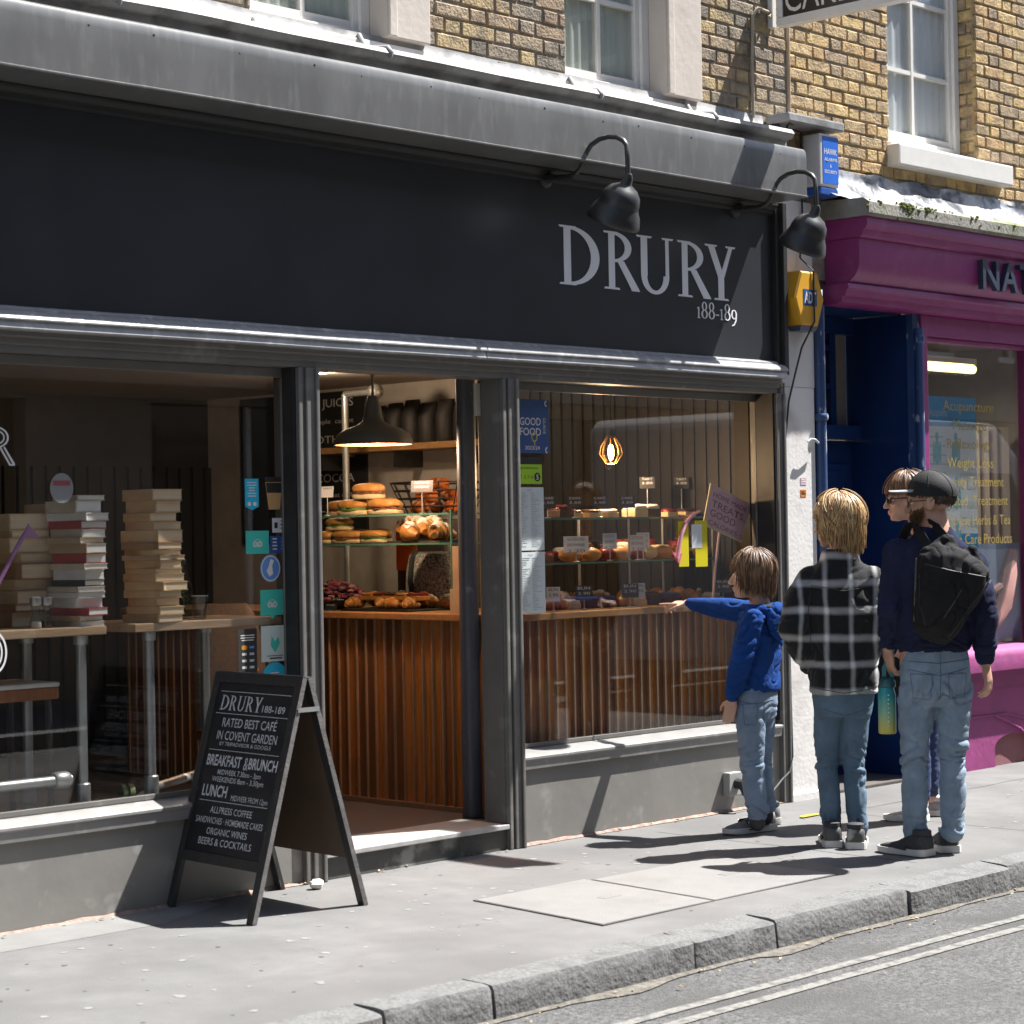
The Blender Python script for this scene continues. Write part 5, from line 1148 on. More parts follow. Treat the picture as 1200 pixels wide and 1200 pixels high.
for i, (u0, u1) in enumerate(((795.5, 807), (815, 829))):
    t, xa, xb, za, zb = sheet('yellow_strip', (u0, 611 - i, u1, 664), GYR + .0, M_YS, '%s of two yellow strips stuck on the right window' % ('left', 'right')[i], 'strip', 'yellow strips on the right window')
    if i: mb = MB(); mb.box((xa - .03, GYR - .001, za + .10), (xa + .055, GYR - .0003, zb - .02)); mb.build('pale_label', M_CARDW, t)
pa = thing('pink_arrow', 'curved pink paper arrow on the right window pointing at the cakes', 'arrow', (1.5, .11, 1.4))
P_ = [onY(u, v, .112) for u, v in ((820, 599), (811, 604), (803, 614), (798, 628), (795, 645), (793, 655))]
M_PINK = mat('pink_paper', (.60, .27, .33), .6, var=.08)
mb = MB(); mb.tube(P_, [.006, .009, .011, .011, .012, .012], 8); mb.build('shaft', M_PINK, pa, smooth=True)
mb = MB(); h4 = [onY(u, v, .112) for u, v in ((787, 646), (794, 650), (799, 647), (796, 661), (793, 657))]; mb.loft([[Vector((q.x, .108, q.z)) for q in h4], [Vector((q.x, .115, q.z)) for q in h4]]); mb.build('arrow_head', mat('pink_paper_dark', (.55, .14, .2), .6), pa)
# ================================================================== left window: tables, books, stools
M_PLANK = mat('scaffold_plank', (.44, .29, .16), .6, var=.2, scale=3, stretch=(1, 9, 9), bump=.2)
TZ = 1.16
def ptable(xa, xb, legs, label, ya=.095, yb=.56):
    t = thing('window_table', label, 'table', ((xa + xb) / 2, (ya + yb) / 2, FZ), 'plank tables behind the left window')
    mb = MB(); mb.box((xa, ya, TZ - .035), (xb, yb, TZ)); mb.build('plank_top', M_PLANK, t, bevel=.004)
    for (lx, ly) in legs:
        mb = MB(); mb.tube([(lx, ly, FZ), (lx, ly, TZ - .036)], .021, 14); mb.lathe((lx, ly, TZ - .075), [(.028, 0), (.03, .005), (.03, .036), (.05, .038)], n=14); mb.lathe((lx, ly, .42), [(.026, 0), (.031, .004), (.031, .10), (.026, .105)], n=14); mb.build('leg', M_PIPE, t, smooth=True, auto=40)
    return t
t1 = ptable(-4.55, -2.285, ((-2.36, .17), (-2.40, .50), (-4.4, .17), (-4.4, .50)), 'plank table on pipe legs at the left edge of the photo')
t2 = ptable(-2.145, -1.36, ((-2.02, .17), (-1.47, .50)), 'plank table on pipe legs beside the window stickers')
mb = MB(); mb.tube([(-4.4, .17, .545), (-2.42, .17, .545)], .022, 12); mb.lathe((-2.43, .17, .545), [(.03, 0), (.036, .01), (.036, .06), (.03, .07)], (-1, 0, 0), 12); mb.build('cross_pipe', M_PIPE, t1, smooth=True, auto=40)
mb = MB(); mb.tube([(-2.02, .17, .47), (-1.47, .50, .47)], .02, 12); mb.build('cross_pipe', M_PIPE, t2, smooth=True)
bookc = [(.50, .36, .20), (.56, .44, .28), (.42, .30, .17), (.60, .50, .36), (.34, .22, .13), (.52, .40, .26)]
bookp = mat('book_pages', (.78, .62, .42), .9, var=.12, scale=4, stretch=(1, 1, 90), bump=.2)
bookw = mat('book_pages_white', (.80, .77, .72), .9, var=.1, scale=4, stretch=(1, 1, 90), bump=.2)
nums = ['bottom', 'second from bottom', 'third from bottom', 'fourth from bottom', 'fifth from bottom', 'sixth from bottom', 'seventh from bottom', 'eighth from bottom', 'ninth from bottom', 'tenth from bottom', 'eleventh from bottom', 'twelfth from bottom', 'thirteenth from bottom', 'fourteenth from bottom', 'fifteenth from bottom', 'sixteenth from bottom', 'topmost']
def books(cx, cy, n, H, cols, stack, seed, w_=.13, d_=.19, pg=None, yaw=0.):
    rq = random.Random(seed); hs = [rq.uniform(.6, 1.5) for _ in range(n)]; s_ = (H - TZ) / sum(hs); z = TZ + .0005
    for i, h in enumerate(hs):
        h *= s_; a_ = yaw + rq.uniform(-.16, .16); c_ = Vector((cx + rq.uniform(-.012, .012), cy + rq.uniform(-.012, .012), z)); ex = Vector((math.cos(a_), math.sin(a_), 0)); ey = Vector((-ex.y, ex.x, 0))
        w2, d2 = w_ / 2 * rq.uniform(.85, 1.12), d_ / 2 * rq.uniform(.88, 1.1)
        nm, cl = rq.choice(cols)
        pos = nums[i] if i < n - 1 else 'topmost'
        t = thing('book', '%s book, %s in %s' % (nm, pos, stack), 'book', c_, 'books in ' + stack)
        mb = MB(); th = min(.003, h * .12); bz = c_ + Z3 * (h / 2)
        mb.obox(c_ + Z3 * (th / 2), ex * w2, ey * d2, Z3 * (th / 2)); mb.obox(c_ + Z3 * (h - th / 2 - .0006), ex * w2, ey * d2, Z3 * (th / 2)); mb.obox(bz - ex * (w2 + .0012), ex * .0012, ey * d2, Z3 * (h / 2 - .0006))
        mb.build('cover', mat('cover_' + nm, cl, .6, var=.12, scale=14), t)
        mb = MB(); mb.obox(bz + ex * .002, ex * (w2 - .004), ey * (d2 - .004), Z3 * (h / 2 - th - .0005)); mb.build('page_block', pg or bookp, t)
        z += h
cA = [('tan', (.45, .32, .18)), ('cream', (.60, .52, .38)), ('white', (.66, .64, .60)), ('red', (.38, .05, .05)), ('black', (.04, .04, .045)), ('cream', (.58, .50, .40)), ('white', (.64, .63, .6))]
cB = [('tan', (.58, .36, .17)), ('buff', (.64, .46, .26)), ('sand', (.60, .41, .21)), ('brown', (.36, .20, .10)), ('sand', (.60, .41, .21))]
pA = onY(91, 727, .20); books(pA.x, .20, 17, 1.69, cA, 'the lit stack, left table', 31, .13, .19, bookw, .1)
pB = onY(181, 727, .205); books(pB.x, .205, 16, 1.715, cB, 'the tan stack, middle of left window', 47, .14, .21, None, .05)
pC = onY(24, 724, .42); books(pC.x, .42, 9, 1.62, cB, 'the shaded stack at the left edge', 52, .20, .24, None, .0)
pD = onY(58, 724, .44); books(pD.x + .03, .44, 10, 1.66, cB, 'the shaded stack behind lit books', 59, .17, .22, None, .0)
M_STEEL = mat('steel_cap', (.45, .45, .45), .3, metal=.8)
for i, (u, lab) in enumerate(((42, 'glass salt grinder with steel cap on the left table, the left of two'), (55, 'glass pepper grinder with steel cap beside the lit book stack'))):
    p = onY(u, 727, .16); t = thing('condiment_grinder', lab, 'grinder', (p.x, .16, TZ), 'salt and pepper grinders')
    mb = MB(); mb.lathe((p.x, .16, TZ + .001), [(.024, 0), (.026, .004), (.024, .03), (.015, .055), (.017, .085), (.021, .09)], n=16); mb.build('glass_body', glassmat('jar_glass', (.75, .78, .76), 1.2), t, smooth=True)
    mb = MB(); mb.lathe((p.x, .16, TZ + .003), [(.021, 0), (.022, .004), (.02, .024)], n=14); mb.build('contents', M_SUGAR if i == 0 else M_CHOC, t, smooth=True)
    mb = MB(); mb.lathe((p.x, .16, TZ + .0915), [(.022, 0), (.024, .006), (.023, .03), (.014, .036)], n=16); mb.build('cap', M_STEEL, t, smooth=True, auto=40)
p = onY(234, 719, .20); t = thing('drinking_glass', 'clear tumbler standing on the plank table by the bottle', 'glass', (p.x, .20, TZ))
mb = MB(); mb.lathe((p.x, .20, TZ + .001), [(.026, 0), (.029, .003), (.037, .10), (.0355, .10), (.0275, .008), (.001, .008)], n=22); mb.build('tumbler_wall', glassmat('tumbler_glass', (.80, .83, .83), 1.6), t, smooth=True, auto=50)
mb = MB(); mb.tube([(p.x + .0365 * math.cos(q), .20 + .0365 * math.sin(q), TZ + .101) for q in [2 * PI * i / 24 for i in range(25)]], .0016, 6); mb.build('rim', mat('glass_rim', (.6, .63, .63), .1), t, smooth=True)
p = onY(216, 719, .36); t = thing('water_bottle', 'clear bottle holding green mint sprigs behind the tan books', 'bottle', (p.x, .36, TZ))
mb = MB(); mb.lathe((p.x, .36, TZ + .001), [(.034, 0), (.036, .005), (.036, .13), (.014, .20), (.014, .25), (.016, .255)], n=20); mb.build('glass_body', glassmat('bottle_glass', (.75, .82, .80), 1.4), t, smooth=True)
mb = MB(); rq = random.Random(3)
for _ in range(16):
    q = rq.random() * 6.3; h = rq.uniform(.02, .14); d = Vector((math.cos(q), math.sin(q), .7)).normalized(); x_, y_ = basis(d); mb.ell((p.x + .012 * math.cos(q), .36 + .012 * math.sin(q), TZ + h), .008, .002, .018, x_, y_, d, 7, 5)
mb.build('mint', mat('mint_leaf', (.10, .28, .03), .6), t, smooth=True)
# bar stool with white cushion
st = thing('bar_stool', 'brown bar stool with a white top at the far left edge', 'stool', (-2.62, .42, FZ))
sc = onY(10, 800, .40)
mb = MB(); mb.box((sc.x - .22, .26, sc.z - .07), (sc.x + .15, .58, sc.z - .02)); mb.build('seat', M_W1, st, bevel=.01)
mb = MB(); mb.box((sc.x - .22, .255, sc.z - .0195), (sc.x + .15, .585, sc.z + .0)); mb.build('cushion', M_WHITE, st, bevel=.008)
for dx in (-.2, .12):
    for dy in (.28, .56): mb = MB(); mb.tube([(sc.x + dx, dy, FZ), (sc.x + dx * .9, dy, sc.z - .071)], .014, 8); mb.build('leg', M_BLACK, st, smooth=True)
# olive plug and pale cable on the sill
p = onY(148, 940, .30)
t = thing('olive_reel', 'small olive green plastic reel on the floor by the glass', 'reel', (p.x, .3, .4)); z0 = p.z
mb = MB(); mb.lathe((p.x - .03, .30, z0 + .035), [(.018, 0), (.042, .003), (.042, .02), (.03, .024), (.03, .03), (.043, .034), (.043, .055), (.022, .06)], (1, -.35, 0), 20); mb.build('reel_body', mat('olive_plastic', (.26, .30, .13), .5, var=.1), t, smooth=True, auto=35)
mb = MB(); mb.tube([(p.x + .045, .285, z0 + .02), (p.x + .07, .28, z0 + .03), (p.x + .09, .28, z0 + .01), (p.x + .12, .28, z0 + .015)], [.008, .014, .012, .006], 8); mb.build('nozzle', M_SUGAR, t, smooth=True)
mb = MB(); mb.box((-4.6, .085, .10), (-1.36, .42, z0 - .01)); mb.build('window_bench', M_BLACK, cafe)
# chair further in
ch = thing('wicker_chair', 'pale wicker chair back in the dim room behind the left window', 'chair', (-.9, 1.6, FZ))
p = onY(272, 700, 1.4); bx = p.x
mb = MB(); rings = []
for i in range(9):
    z = .55 + .62 * i / 8; wv = .24 * (1 - .25 * (i / 8) ** 2) * (1 if i < 8 else .7); rings.append([Vector((bx + wv * math.cos(q), 1.4 + .05 * math.sin(q) + .05 * i / 8, z)) for q in [2 * PI * k / 20 for k in range(20)]])
mb.loft(rings); mb.build('backrest', mat('wicker', (.13, .105, .08), .8, var=.3, scale=60, bump=.6), ch, smooth=True)
mb = MB(); mb.box((bx - .24, 1.0, .50), (bx + .24, 1.42, .56)); mb.build('seat', M_W1, ch, bevel=.02)
for dx in (-.2, .2):
    for dy in (1.04, 1.38): mb = MB(); mb.tube([(bx + dx, dy, FZ), (bx + dx * .9, dy, .50)], .018, 8); mb.build('leg', M_W1, ch, smooth=True)
# decals and lettering on the left glass (y = .075)
GYL = .0735
def decal(name, rect, m, label, cat='sticker', shape='rect', group='stickers on the left window beside the door'):
    ua, va, ub, vb = rect; a = onY(ua, (va + vb) / 2, GYL); b = onY(ub, (va + vb) / 2, GYL); zt_ = onY((ua + ub) / 2, va, GYL).z; zb_ = onY((ua + ub) / 2, vb, GYL).z
    w_, h_ = b.x - a.x, zt_ - zb_; t = thing(name, label, cat, ((a.x + b.x) / 2, GYL, zb_), group)
    poly = {'rect': [(0, 0), (w_, 0), (w_, h_), (0, h_)], 'round': arc(w_ / 2, h_ / 2, w_ / 2, h_ / 2, 0, 352, 44), 'rr': rrect(w_, h_, w_ * .16),
            'badge': [(0, h_ * .12), (w_ * .5, 0), (w_, h_ * .12), (w_, h_), (0, h_)], 'speech': [(w_ * .5, -h_ * .16), (w_ * .62, 0), (w_, 0), (w_, h_), (0, h_), (0, 0), (w_ * .38, 0)], 'cup': [(w_ * .18, 0), (w_ * .82, 0), (w_, h_ * .82), (0, h_ * .82)]}[shape]
    mb = MB(); mb.prism(poly, (a.x, GYL, zb_), X3, Z3, -Y3, .0009); mb.build('sheet', m, t)
    return t, a.x, zb_, w_, h_
GP = GYL - .0014
M_TEAL = mat('teal_sticker', (.05, .48, .40), .4, var=.06); M_CYAN = mat('cyan_sticker', (.02, .42, .65), .4, var=.06); M_RBLUE = mat('royal_sticker', (.12, .27, .62), .4, var=.06); M_NAVYS = mat('navy_sticker', (.03, .08, .26), .4, var=.06)
def owl(t, x, z, s, m):
    mb = MB()
    for dx in (-1, 1): mb.prism(ringpoly(0, 0, s, s, s * .6, s * .6, 0, 359, 18), (x + dx * s * 1.05, GP, z), X3, Z3, -Y3, .0004); mb.prism(arc(0, 0, s * .25, s * .25, 0, 350, 10), (x + dx * s * 1.05, GP, z), X3, Z3, -Y3, .0004)
    mb.prism([(-s * 2.1, s * 1.15), (0, s * 1.7), (s * 2.1, s * 1.15), (0, s * 1.45)], (x, GP, z), X3, Z3, -Y3, .0004); mb.prism([(-s * .3, -s * .5), (s * .3, -s * .5), (0, -s * 1.2)], (x, GP, z), X3, Z3, -Y3, .0004)
    mb.build('owl_mark', m, t)
def lines(t, x, z, w_, h_, n, m, seed=1, x0=.15, x1=.85):
    mb = MB(); rq = random.Random(seed)
    for i in range(n): zz = z + h_ * (1 - (i + 1) / (n + 1)); l_ = rq.uniform(.6, 1) * (x1 - x0) * w_ / 2; c_ = x + w_ * (x0 + x1) / 2; mb.box((c_ - l_, GP - .0003, zz), (c_ + l_, GP + .0002, zz + h_ * .35 / (n + 1)))
    mb.build('print', m, t)
t, x, z, w_, h_ = decal('award_sticker', (287, 561, 303, 598), M_CYAN, 'cyan ribbon shaped sticker, topmost on the left', shape='badge'); lines(t, x, z + h_ * .35, w_, h_ * .6, 6, M_WHITE, 2)
mb = MB(); [mb.prism(arc(0, 0, w_ * .13, w_ * .13, 0, 340, 10), (x + w_ * q, GP, z + h_ * .2), X3, Z3, -Y3, .0004) for q in (.3, .7)]; mb.build('dot', M_WHITE, t)
t, x, z, w_, h_ = decal('cup_sticker', (311, 558, 331, 597), mat('kraft_cup', (.50, .30, .13), .5, var=.06), 'sticker of a brown takeaway coffee cup with black lid', shape='cup')
mb = MB(); mb.box((x - w_ * .03, GP, z + h_ * .84), (x + w_ * 1.03, GP + .0005, z + h_ * .97)); mb.prism([(w_ * .08, 0), (w_ * .92, 0), (w_ * .97, h_ * .3), (w_ * .03, h_ * .3)], (x, GP, z + h_ * .5), X3, Z3, -Y3, .0004); mb.build('lid', M_BLACK, t)
t, x, z, w_, h_ = decal('payment_sticker', (319, 607, 338, 624), M_CARDW, 'small white rectangular sticker under the coffee cup'); lines(t, x, z, w_, h_, 3, M_BLACK, 3, .45, .9); mb = MB(); mb.box((x + w_ * .12, GP, z + h_ * .3), (x + w_ * .32, GP + .0005, z + h_ * .7)); mb.build('chip_mark', M_BLACK, t)
t, x, z, w_, h_ = decal('owl_sticker', (288, 622, 315, 649), M_TEAL, 'square teal sticker with a white owl face'); owl(t, x + w_ * .5, z + h_ * .42, w_ * .10, M_WHITE)
t, x, z, w_, h_ = decal('blue_sticker', (316.5, 628, 337.5, 648), M_NAVYS, 'dark blue sticker split in two panels right of the teal square'); lines(t, x, z, w_ * .5, h_, 4, M_WHITE, 4); lines(t, x + w_ * .5, z, w_ * .5, h_, 4, M_RBLUE, 5)
t, x, z, w_, h_ = decal('round_sticker', (305, 650, 328.5, 682), M_RBLUE, 'round pale blue sticker with a white bird like mark', shape='round'); mb = MB(); mb.prism([(w_ * .45, h_ * .2), (w_ * .62, h_ * .3), (w_ * .58, h_ * .6), (w_ * .68, h_ * .78), (w_ * .5, h_ * .85), (w_ * .42, h_ * .6), (w_ * .30, h_ * .4)], (x, GP, z), X3, Z3, -Y3, .0004); mb.prism(ringpoly(w_ / 2, h_ / 2, w_ * .47, h_ * .47, w_ * .43, h_ * .43, 0, 359, 36), (x, GP, z), X3, Z3, -Y3, .0004); mb.build('mark', M_WHITE, t)
t, x, z, w_, h_ = decal('owl_sticker', (305, 691, 332.5, 721), M_TEAL, 'teal speech bubble sticker with a white owl face', shape='speech'); owl(t, x + w_ * .5, z + h_ * .42, w_ * .10, M_WHITE)
t, x, z, w_, h_ = decal('payment_sticker', (279, 737, 301, 789), M_SLATE, 'black card payment sticker with two columns of little logos'); lines(t, x, z + h_ * .68, w_, h_ * .22, 3, M_WHITE, 6, .1, .9)
cols_ = [(.55, .22, .02), (.10, .2, .5), (.5, .5, .5), (.4, .42, .5), (.55, .55, .55), (.4, .5, .52), (.6, .6, .6), (.5, .55, .6)]
for i, c_ in enumerate(cols_):
    mb = MB(); cx, cz = x + w_ * (.32 if i % 2 == 0 else .72), z + h_ * (.58 - .15 * (i // 2))
    if i == 0: mb.prism(arc(0, 0, w_ * .10, w_ * .10, 0, 345, 16), (cx - w_ * .05, GP, cz), X3, Z3, -Y3, .0004); mb.prism(arc(0, 0, w_ * .10, w_ * .10, 0, 345, 16), (cx + w_ * .06, GP, cz), X3, Z3, -Y3, .0006)
    else: mb.box((cx - w_ * .12, GP, cz - h_ * .025), (cx + w_ * .12, GP + .0005, cz + h_ * .03))
    mb.build('card_mark', mat('card_mark_%d' % i, c_, .5), t)
t, x, z, w_, h_ = decal('leaf_notice', (306, 733, 338, 775), mat('pale_notice', (.52, .62, .60), .5, var=.04), 'pale notice with a teal leaf, near the bottom of the stickers'); mb = MB(); mb.prism([(w_ * .5, h_ * .25), (w_ * .68, h_ * .5), (w_ * .62, h_ * .68), (w_ * .5, h_ * .55), (w_ * .38, h_ * .72), (w_ * .34, h_ * .45)], (x, GP, z), X3, Z3, -Y3, .0004); mb.build('leaf_mark', M_TEAL, t); mb = MB(); mb.box((x + w_ * .3, GP, z + h_ * .07), (x + w_ * .75, GP + .0005, z + h_ * .11)); mb.box((x + w_ * .2, GP, z + h_ * .15), (x + w_ * .8, GP + .0005, z + h_ * .17)); mb.build('print', M_BLACK, t)
t, x, z, w_, h_ = decal('round_sticker', (308, 776, 336, 808), M_CYAN, 'round cyan sticker half hidden behind the sandwich board', shape='round'); lines(t, x, z + h_ * .3, w_, h_ * .4, 3, M_WHITE, 8, .25, .75)
# painted letters on the left glass: only the end of the line is in view
wl = thing('window_lettering', 'white outlined window lettering ending in R at the left edge', 'lettering', (-2.75, GYL, 1.6))
M_WL = mat('white_window_paint', (.66, .66, .66), .6, var=.08)
a = onY(-14, 545, GYL); b = onY(16, 545, GYL); zt_ = onY(4, 500, GYL).z
mb = MB(); h_ = zt_ - a.z
W_ = b.x - a.x
def pr_(poly, k): mb.prism([(a.x + p[0] * W_, a.z + p[1] * h_) for p in poly], (0, GYL, 0), X3, Z3, -Y3, .0008 + .0003 * k)
pr_([(.1, 0), (.18, 0), (.18, 1), (.1, 1)], 0); pr_([(.26, 0), (.32, 0), (.32, .94), (.26, .94)], 0); pr_(ringpoly(.32, .72, .50, .28, .43, .24, -90, 90, 16), 1); pr_(ringpoly(.32, .72, .34, .19, .29, .15, -90, 90, 16), 1)
pr_([(.42, .48), (.50, .48), (.90, .0), (.82, 0)], 2); pr_([(.60, .46), (.66, .48), (1.04, .05), (.98, .0)], 2); pr_([(.82, -.01), (1.04, -.01), (1.04, .04), (.82, .03)], 3)
mb.build('letter_r', M_WL, wl)
c_ = onY(-8, 765, GYL); mb = MB(); mb.prism(ringpoly(c_.x, c_.z, .062, .085, .054, .076, -85, 85, 20), (0, GYL, 0), X3, Z3, -Y3, .0008); mb.prism(ringpoly(c_.x, c_.z, .042, .062, .035, .054, -85, 85, 20), (0, GYL, 0), X3, Z3, -Y3, .0008); mb.build('curl', M_WL, wl)
pa = thing('pink_arrow', 'long pink paper arrow rising at the left edge of the window', 'arrow', (-2.6, .14, 1.3))
P_ = [onY(u, v, .14) for u, v in ((-10, 700), (6, 668), (18, 645), (30, 624))]
mb = MB(); mb.tube(P_, [.008, .009, .009, .009], 8); mb.build('shaft', mat('mauve_paper', (.42, .2, .40), .6), pa, smooth=True)
h4 = [onY(u, v, .14) for u, v in ((33, 614), (47.5, 631), (37, 629), (27, 630))]; mb = MB(); mb.loft([[Vector((q.x, .137, q.z)) for q in h4], [Vector((q.x, .143, q.z)) for q in h4]]); mb.build('arrow_head', mat('mauve_paper', (.42, .2, .40)), pa)
p = onY(72, 572, .075); t = thing('round_notice', 'round pale notice with a red bar on the left window', 'sticker', (p.x, GYL, p.z)); mb = MB(); mb.prism(arc(0, 0, .055, .06, 0, 350, 36), (p.x, GYL, p.z), X3, Z3, -Y3, .0008); mb.build('sheet', mat('dim_notice', (.20, .20, .20), .6), t); mb = MB(); mb.box((p.x - .04, GP, p.z + .01), (p.x + .04, GP + .0004, p.z + .03)); mb.build('red_bar', mat('notice_red', (.25, .05, .06), .6), t)
# ================================================================== folding sandwich board on the pavement
ab_ = thing('sandwich_board', 'black folding sandwich board with white chalk lettering outside the cafe', 'sandwich board', (-1.81, -.30, 0))
M_BWOOD = mat('black_stained_wood', (.030, .028, .027), .55, var=.3, scale=6, stretch=(6, 6, 1), bump=.1, blotch=((.14, .13, .12), 16, .64, .74))
M_BEDGE = mat('worn_board_edge', (.16, .15, .145), .7, var=.35, scale=16, bump=.2)
M_BBACK = mat('board_back_ply', (.10, .064, .040), .7, var=.2, scale=3)
F0, F1, T0, T1 = Vector((-2.075, .0, 0)), Vector((-2.12, -.612, 0)), Vector((-1.79, .006, .945)), Vector((-1.835, -.606, .945))
B0, B1, U0, U1 = Vector((-1.495, -.006, 0)), Vector((-1.54, -.618, 0)), Vector((-1.765, .006, .945)), Vector((-1.81, -.606, .945))
def leaf(P0, P1, Q0, Q1, out):
    """two legs, three rails and a panel between feet P and heads Q; out = outward direction"""
    ex = (P1 - P0).normalized(); ey = ((Q0 - P0) + (Q1 - P1)).normalized(); ez = ex.cross(ey).normalized()
    if ez.dot(out) < 0: ez = -ez
    return ex, ey, ez
ex, ey, ez = leaf(F0, F1, T0, T1, Vector((-1, 0, .2)))
def stick(mb, a, b, w_, th, ex, ez): d = (b - a) / 2; mb.obox((a + b) / 2, ex * (w_ / 2), d, ez * (th / 2))
LW = .042
for (p, q, s) in ((F0, T0, 1), (F1, T1, -1)):
    mb = MB(); stick(mb, p + ex * (s * LW / 2), q + ex * (s * LW / 2), LW, .022, ex, ez); mb.build('leg', M_BWOOD, ab_, bevel=.002)
    mb = MB(); stick(mb, p - ex * (s * .0008) + ey * .004, q - ex * (s * .0008) - ey * .004, .0015, .0205, ex, ez); mb.build('worn_edge', M_BEDGE, ab_)
def onp(s, t): a = T0 + (F0 - T0) * t; b = T1 + (F1 - T1) * t; return a + (b - a) * s
for t in (.020, .775): mb = MB(); stick(mb, onp(0, t) + ex * (LW + .0005), onp(1, t) - ex * (LW + .0005), .042, .0205, ey, ez); mb.build('rail', M_BWOOD, ab_, bevel=.002)
mb = MB(); stick(mb, onp(0, -.004) + ez * .0, onp(1, -.004), .003, .021, ey, ez); mb.build('top_edge', M_BEDGE, ab_)
mb = MB(); mb.loft([[onp(0, .04) + ex * LW + ez * k, onp(1, .04) - ex * LW + ez * k, onp(1, .76) - ex * LW + ez * k, onp(0, .76) + ex * LW + ez * k] for k in (-.006, .002)]); slate = mb.build('slate_panel', mat('board_slate', (.016, .015, .018), .5, var=.3, scale=4, blotch=((.035, .034, .036), 3, .5, .8)), ab_)
IW = (onp(1, .4) - onp(0, .4)).length - 2 * LW
mb = MB(); N = ez * .0032
Lrows = [('rule', .055, .012, .93), ('serif', .165, .088, .86), ('rule', .185, .012, .95), ('RATED BEST CAFÉ', .262, .052, .78), ('IN COVENT GARDEN', .338, .052, .86), ('BY TRIPADVISOR & GOOGLE', .372, .022, .74), ('rule', .40, .012, .92),
         ('*BREAKFAST & BRUNCH', .490, .062, .98), ('MIDWEEK 7.30am - 3pm', .540, .030, .62), ('WEEKENDS 8am - 3.30pm', .582, .030, .74), ('lunch', .668, .060, .95), ('rule', .695, .010, .90),
         ('ALLPRESS COFFEE', .762, .038, .60), ('SANDWICHES · HOMEMADE CAKES', .822, .036, .96), ('ORGANIC WINES', .884, .038, .58), ('BEERS & COCKTAILS', .944, .040, .76)]
HP = (onp(.5, .04) - onp(.5, .76)).length
def bp(cx, t): return onp(.5, .04 + .72 * t) + ex * (cx * IW) + N
def txt(s_, cx, t, h, wid, bold=.0, align='CENTER'): mb.text(s_, bp(cx, t), ex, ey, ez, h * HP, align=align, wid=wid * IW * .92, bold=bold)
for s_, t, h, wd in Lrows:
    if s_ == 'rule': mb.obox(bp(0, t), ex * (wd * IW / 2), ey * .0012, ez * .0003)
    elif s_ == 'serif':
        L_ = [('D', 1.0), ('R', .92), ('U', .95), ('R', .92), ('Y', .95)]; x = -.44
        for ch, k in L_:
            w_ = .118 * k
            def put(poly, kk, s0=bp(0, t)): mb.prism([((p[0] + (p[1]) * .06), p[1]) for p in poly], s0, ex, ey, ez, .0004 + .0002 * kk)
            serif(mb, ch, x * IW, (x + w_ * .92) * IW, 0, h * HP, put); x += w_
        txt('188-189', .275, t - .004, .040, .32, .006)
    elif s_ == 'lunch': txt('LUNCH', -.27, t, .064, .36, .02); txt('MIDWEEK FROM 12pm', .20, t + .012, .032, .52)
    elif s_[0] == '*':
        txt('BREAKFAST', -.23, t, h, .50, .02); txt('&', .065, t + .01, .075, .06); txt('BRUNCH', .285, t, h, .40, .02)
    else: txt(s_, 0, t, h, wd, .004)
mb.build('lettering', mat('board_chalk', (.60, .60, .60), .9, var=.22, scale=60), slate)
ex, ey, ez = leaf(B0, B1, U0, U1, Vector((1, 0, .2)))
for (p, q, s) in ((B0, U0, 1), (B1, U1, -1)):
    mb = MB(); stick(mb, p + ex * (s * LW / 2), q + ex * (s * LW / 2), LW, .022, ex, ez); mb.build('leg', M_BWOOD, ab_, bevel=.002)
    mb = MB(); stick(mb, p - ex * (s * .0008) + ey * .004, q - ex * (s * .0008) - ey * .004, .0015, .0205, ex, ez); mb.build('worn_edge', M_BEDGE, ab_)
def onb(s, t): a = U0 + (B0 - U0) * t; b = U1 + (B1 - U1) * t; return a + (b - a) * s
mb = MB(); mb.loft([[onb(0, .03) + ex * LW + ez * k, onb(1, .03) - ex * LW + ez * k, onb(1, .79) - ex * LW + ez * k, onb(0, .79) + ex * LW + ez * k] for k in (-.008, .004)]); mb.build('back_panel', M_BBACK, ab_)
for s in (.0, 1.):
    e_ = -.001 if s == 0 else .001
    a = onp(s, .135); b = onb(s, .135); out = (onp(1, .1) - onp(0, .1)).normalized() * (.004 if s else -.004)
    mb = MB(); mb.obox((a + b) / 2 + out, (b - a) / 2 * 1.1, Z3 * .009, out.normalized() * .0015); mb.build('stay_bar', M_PIPE, ab_)
p = onZ(952, 957, 0); t_ = thing('yellow_marking', 'small yellow half oval marking on the pavement beside the youth', 'marking', (p.x, p.y, 0)); mb = MB(); mb.prism(arc(0, 0, .085, .05, 0, 180, 14), (p.x, p.y, .004), X3, Y3, Z3, .002); mb.build('paint', mat('yellow_paint', (.42, .31, .03), .8, var=.15, scale=20), t_)
# white paper cup lid lying by the leg
p = onZ(371, 1042, 0); cu = thing('paper_scrap', 'crumpled white paper scrap on the pavement by the board', 'litter', (p.x, p.y, 0)); mb = MB(); mb.ell((p.x, p.y, .022), .035, .03, .022, nu=9, nv=6); ob__ = mb.build('crumple', M_SUGAR, cu)
for v in ob__.data.vertices: v.co += Vector((noise.noise(v.co * 60), noise.noise(v.co * 60 + Vector((5, 0, 0))), .5 * noise.noise(v.co * 60 + Vector((0, 9, 0))))) * .008
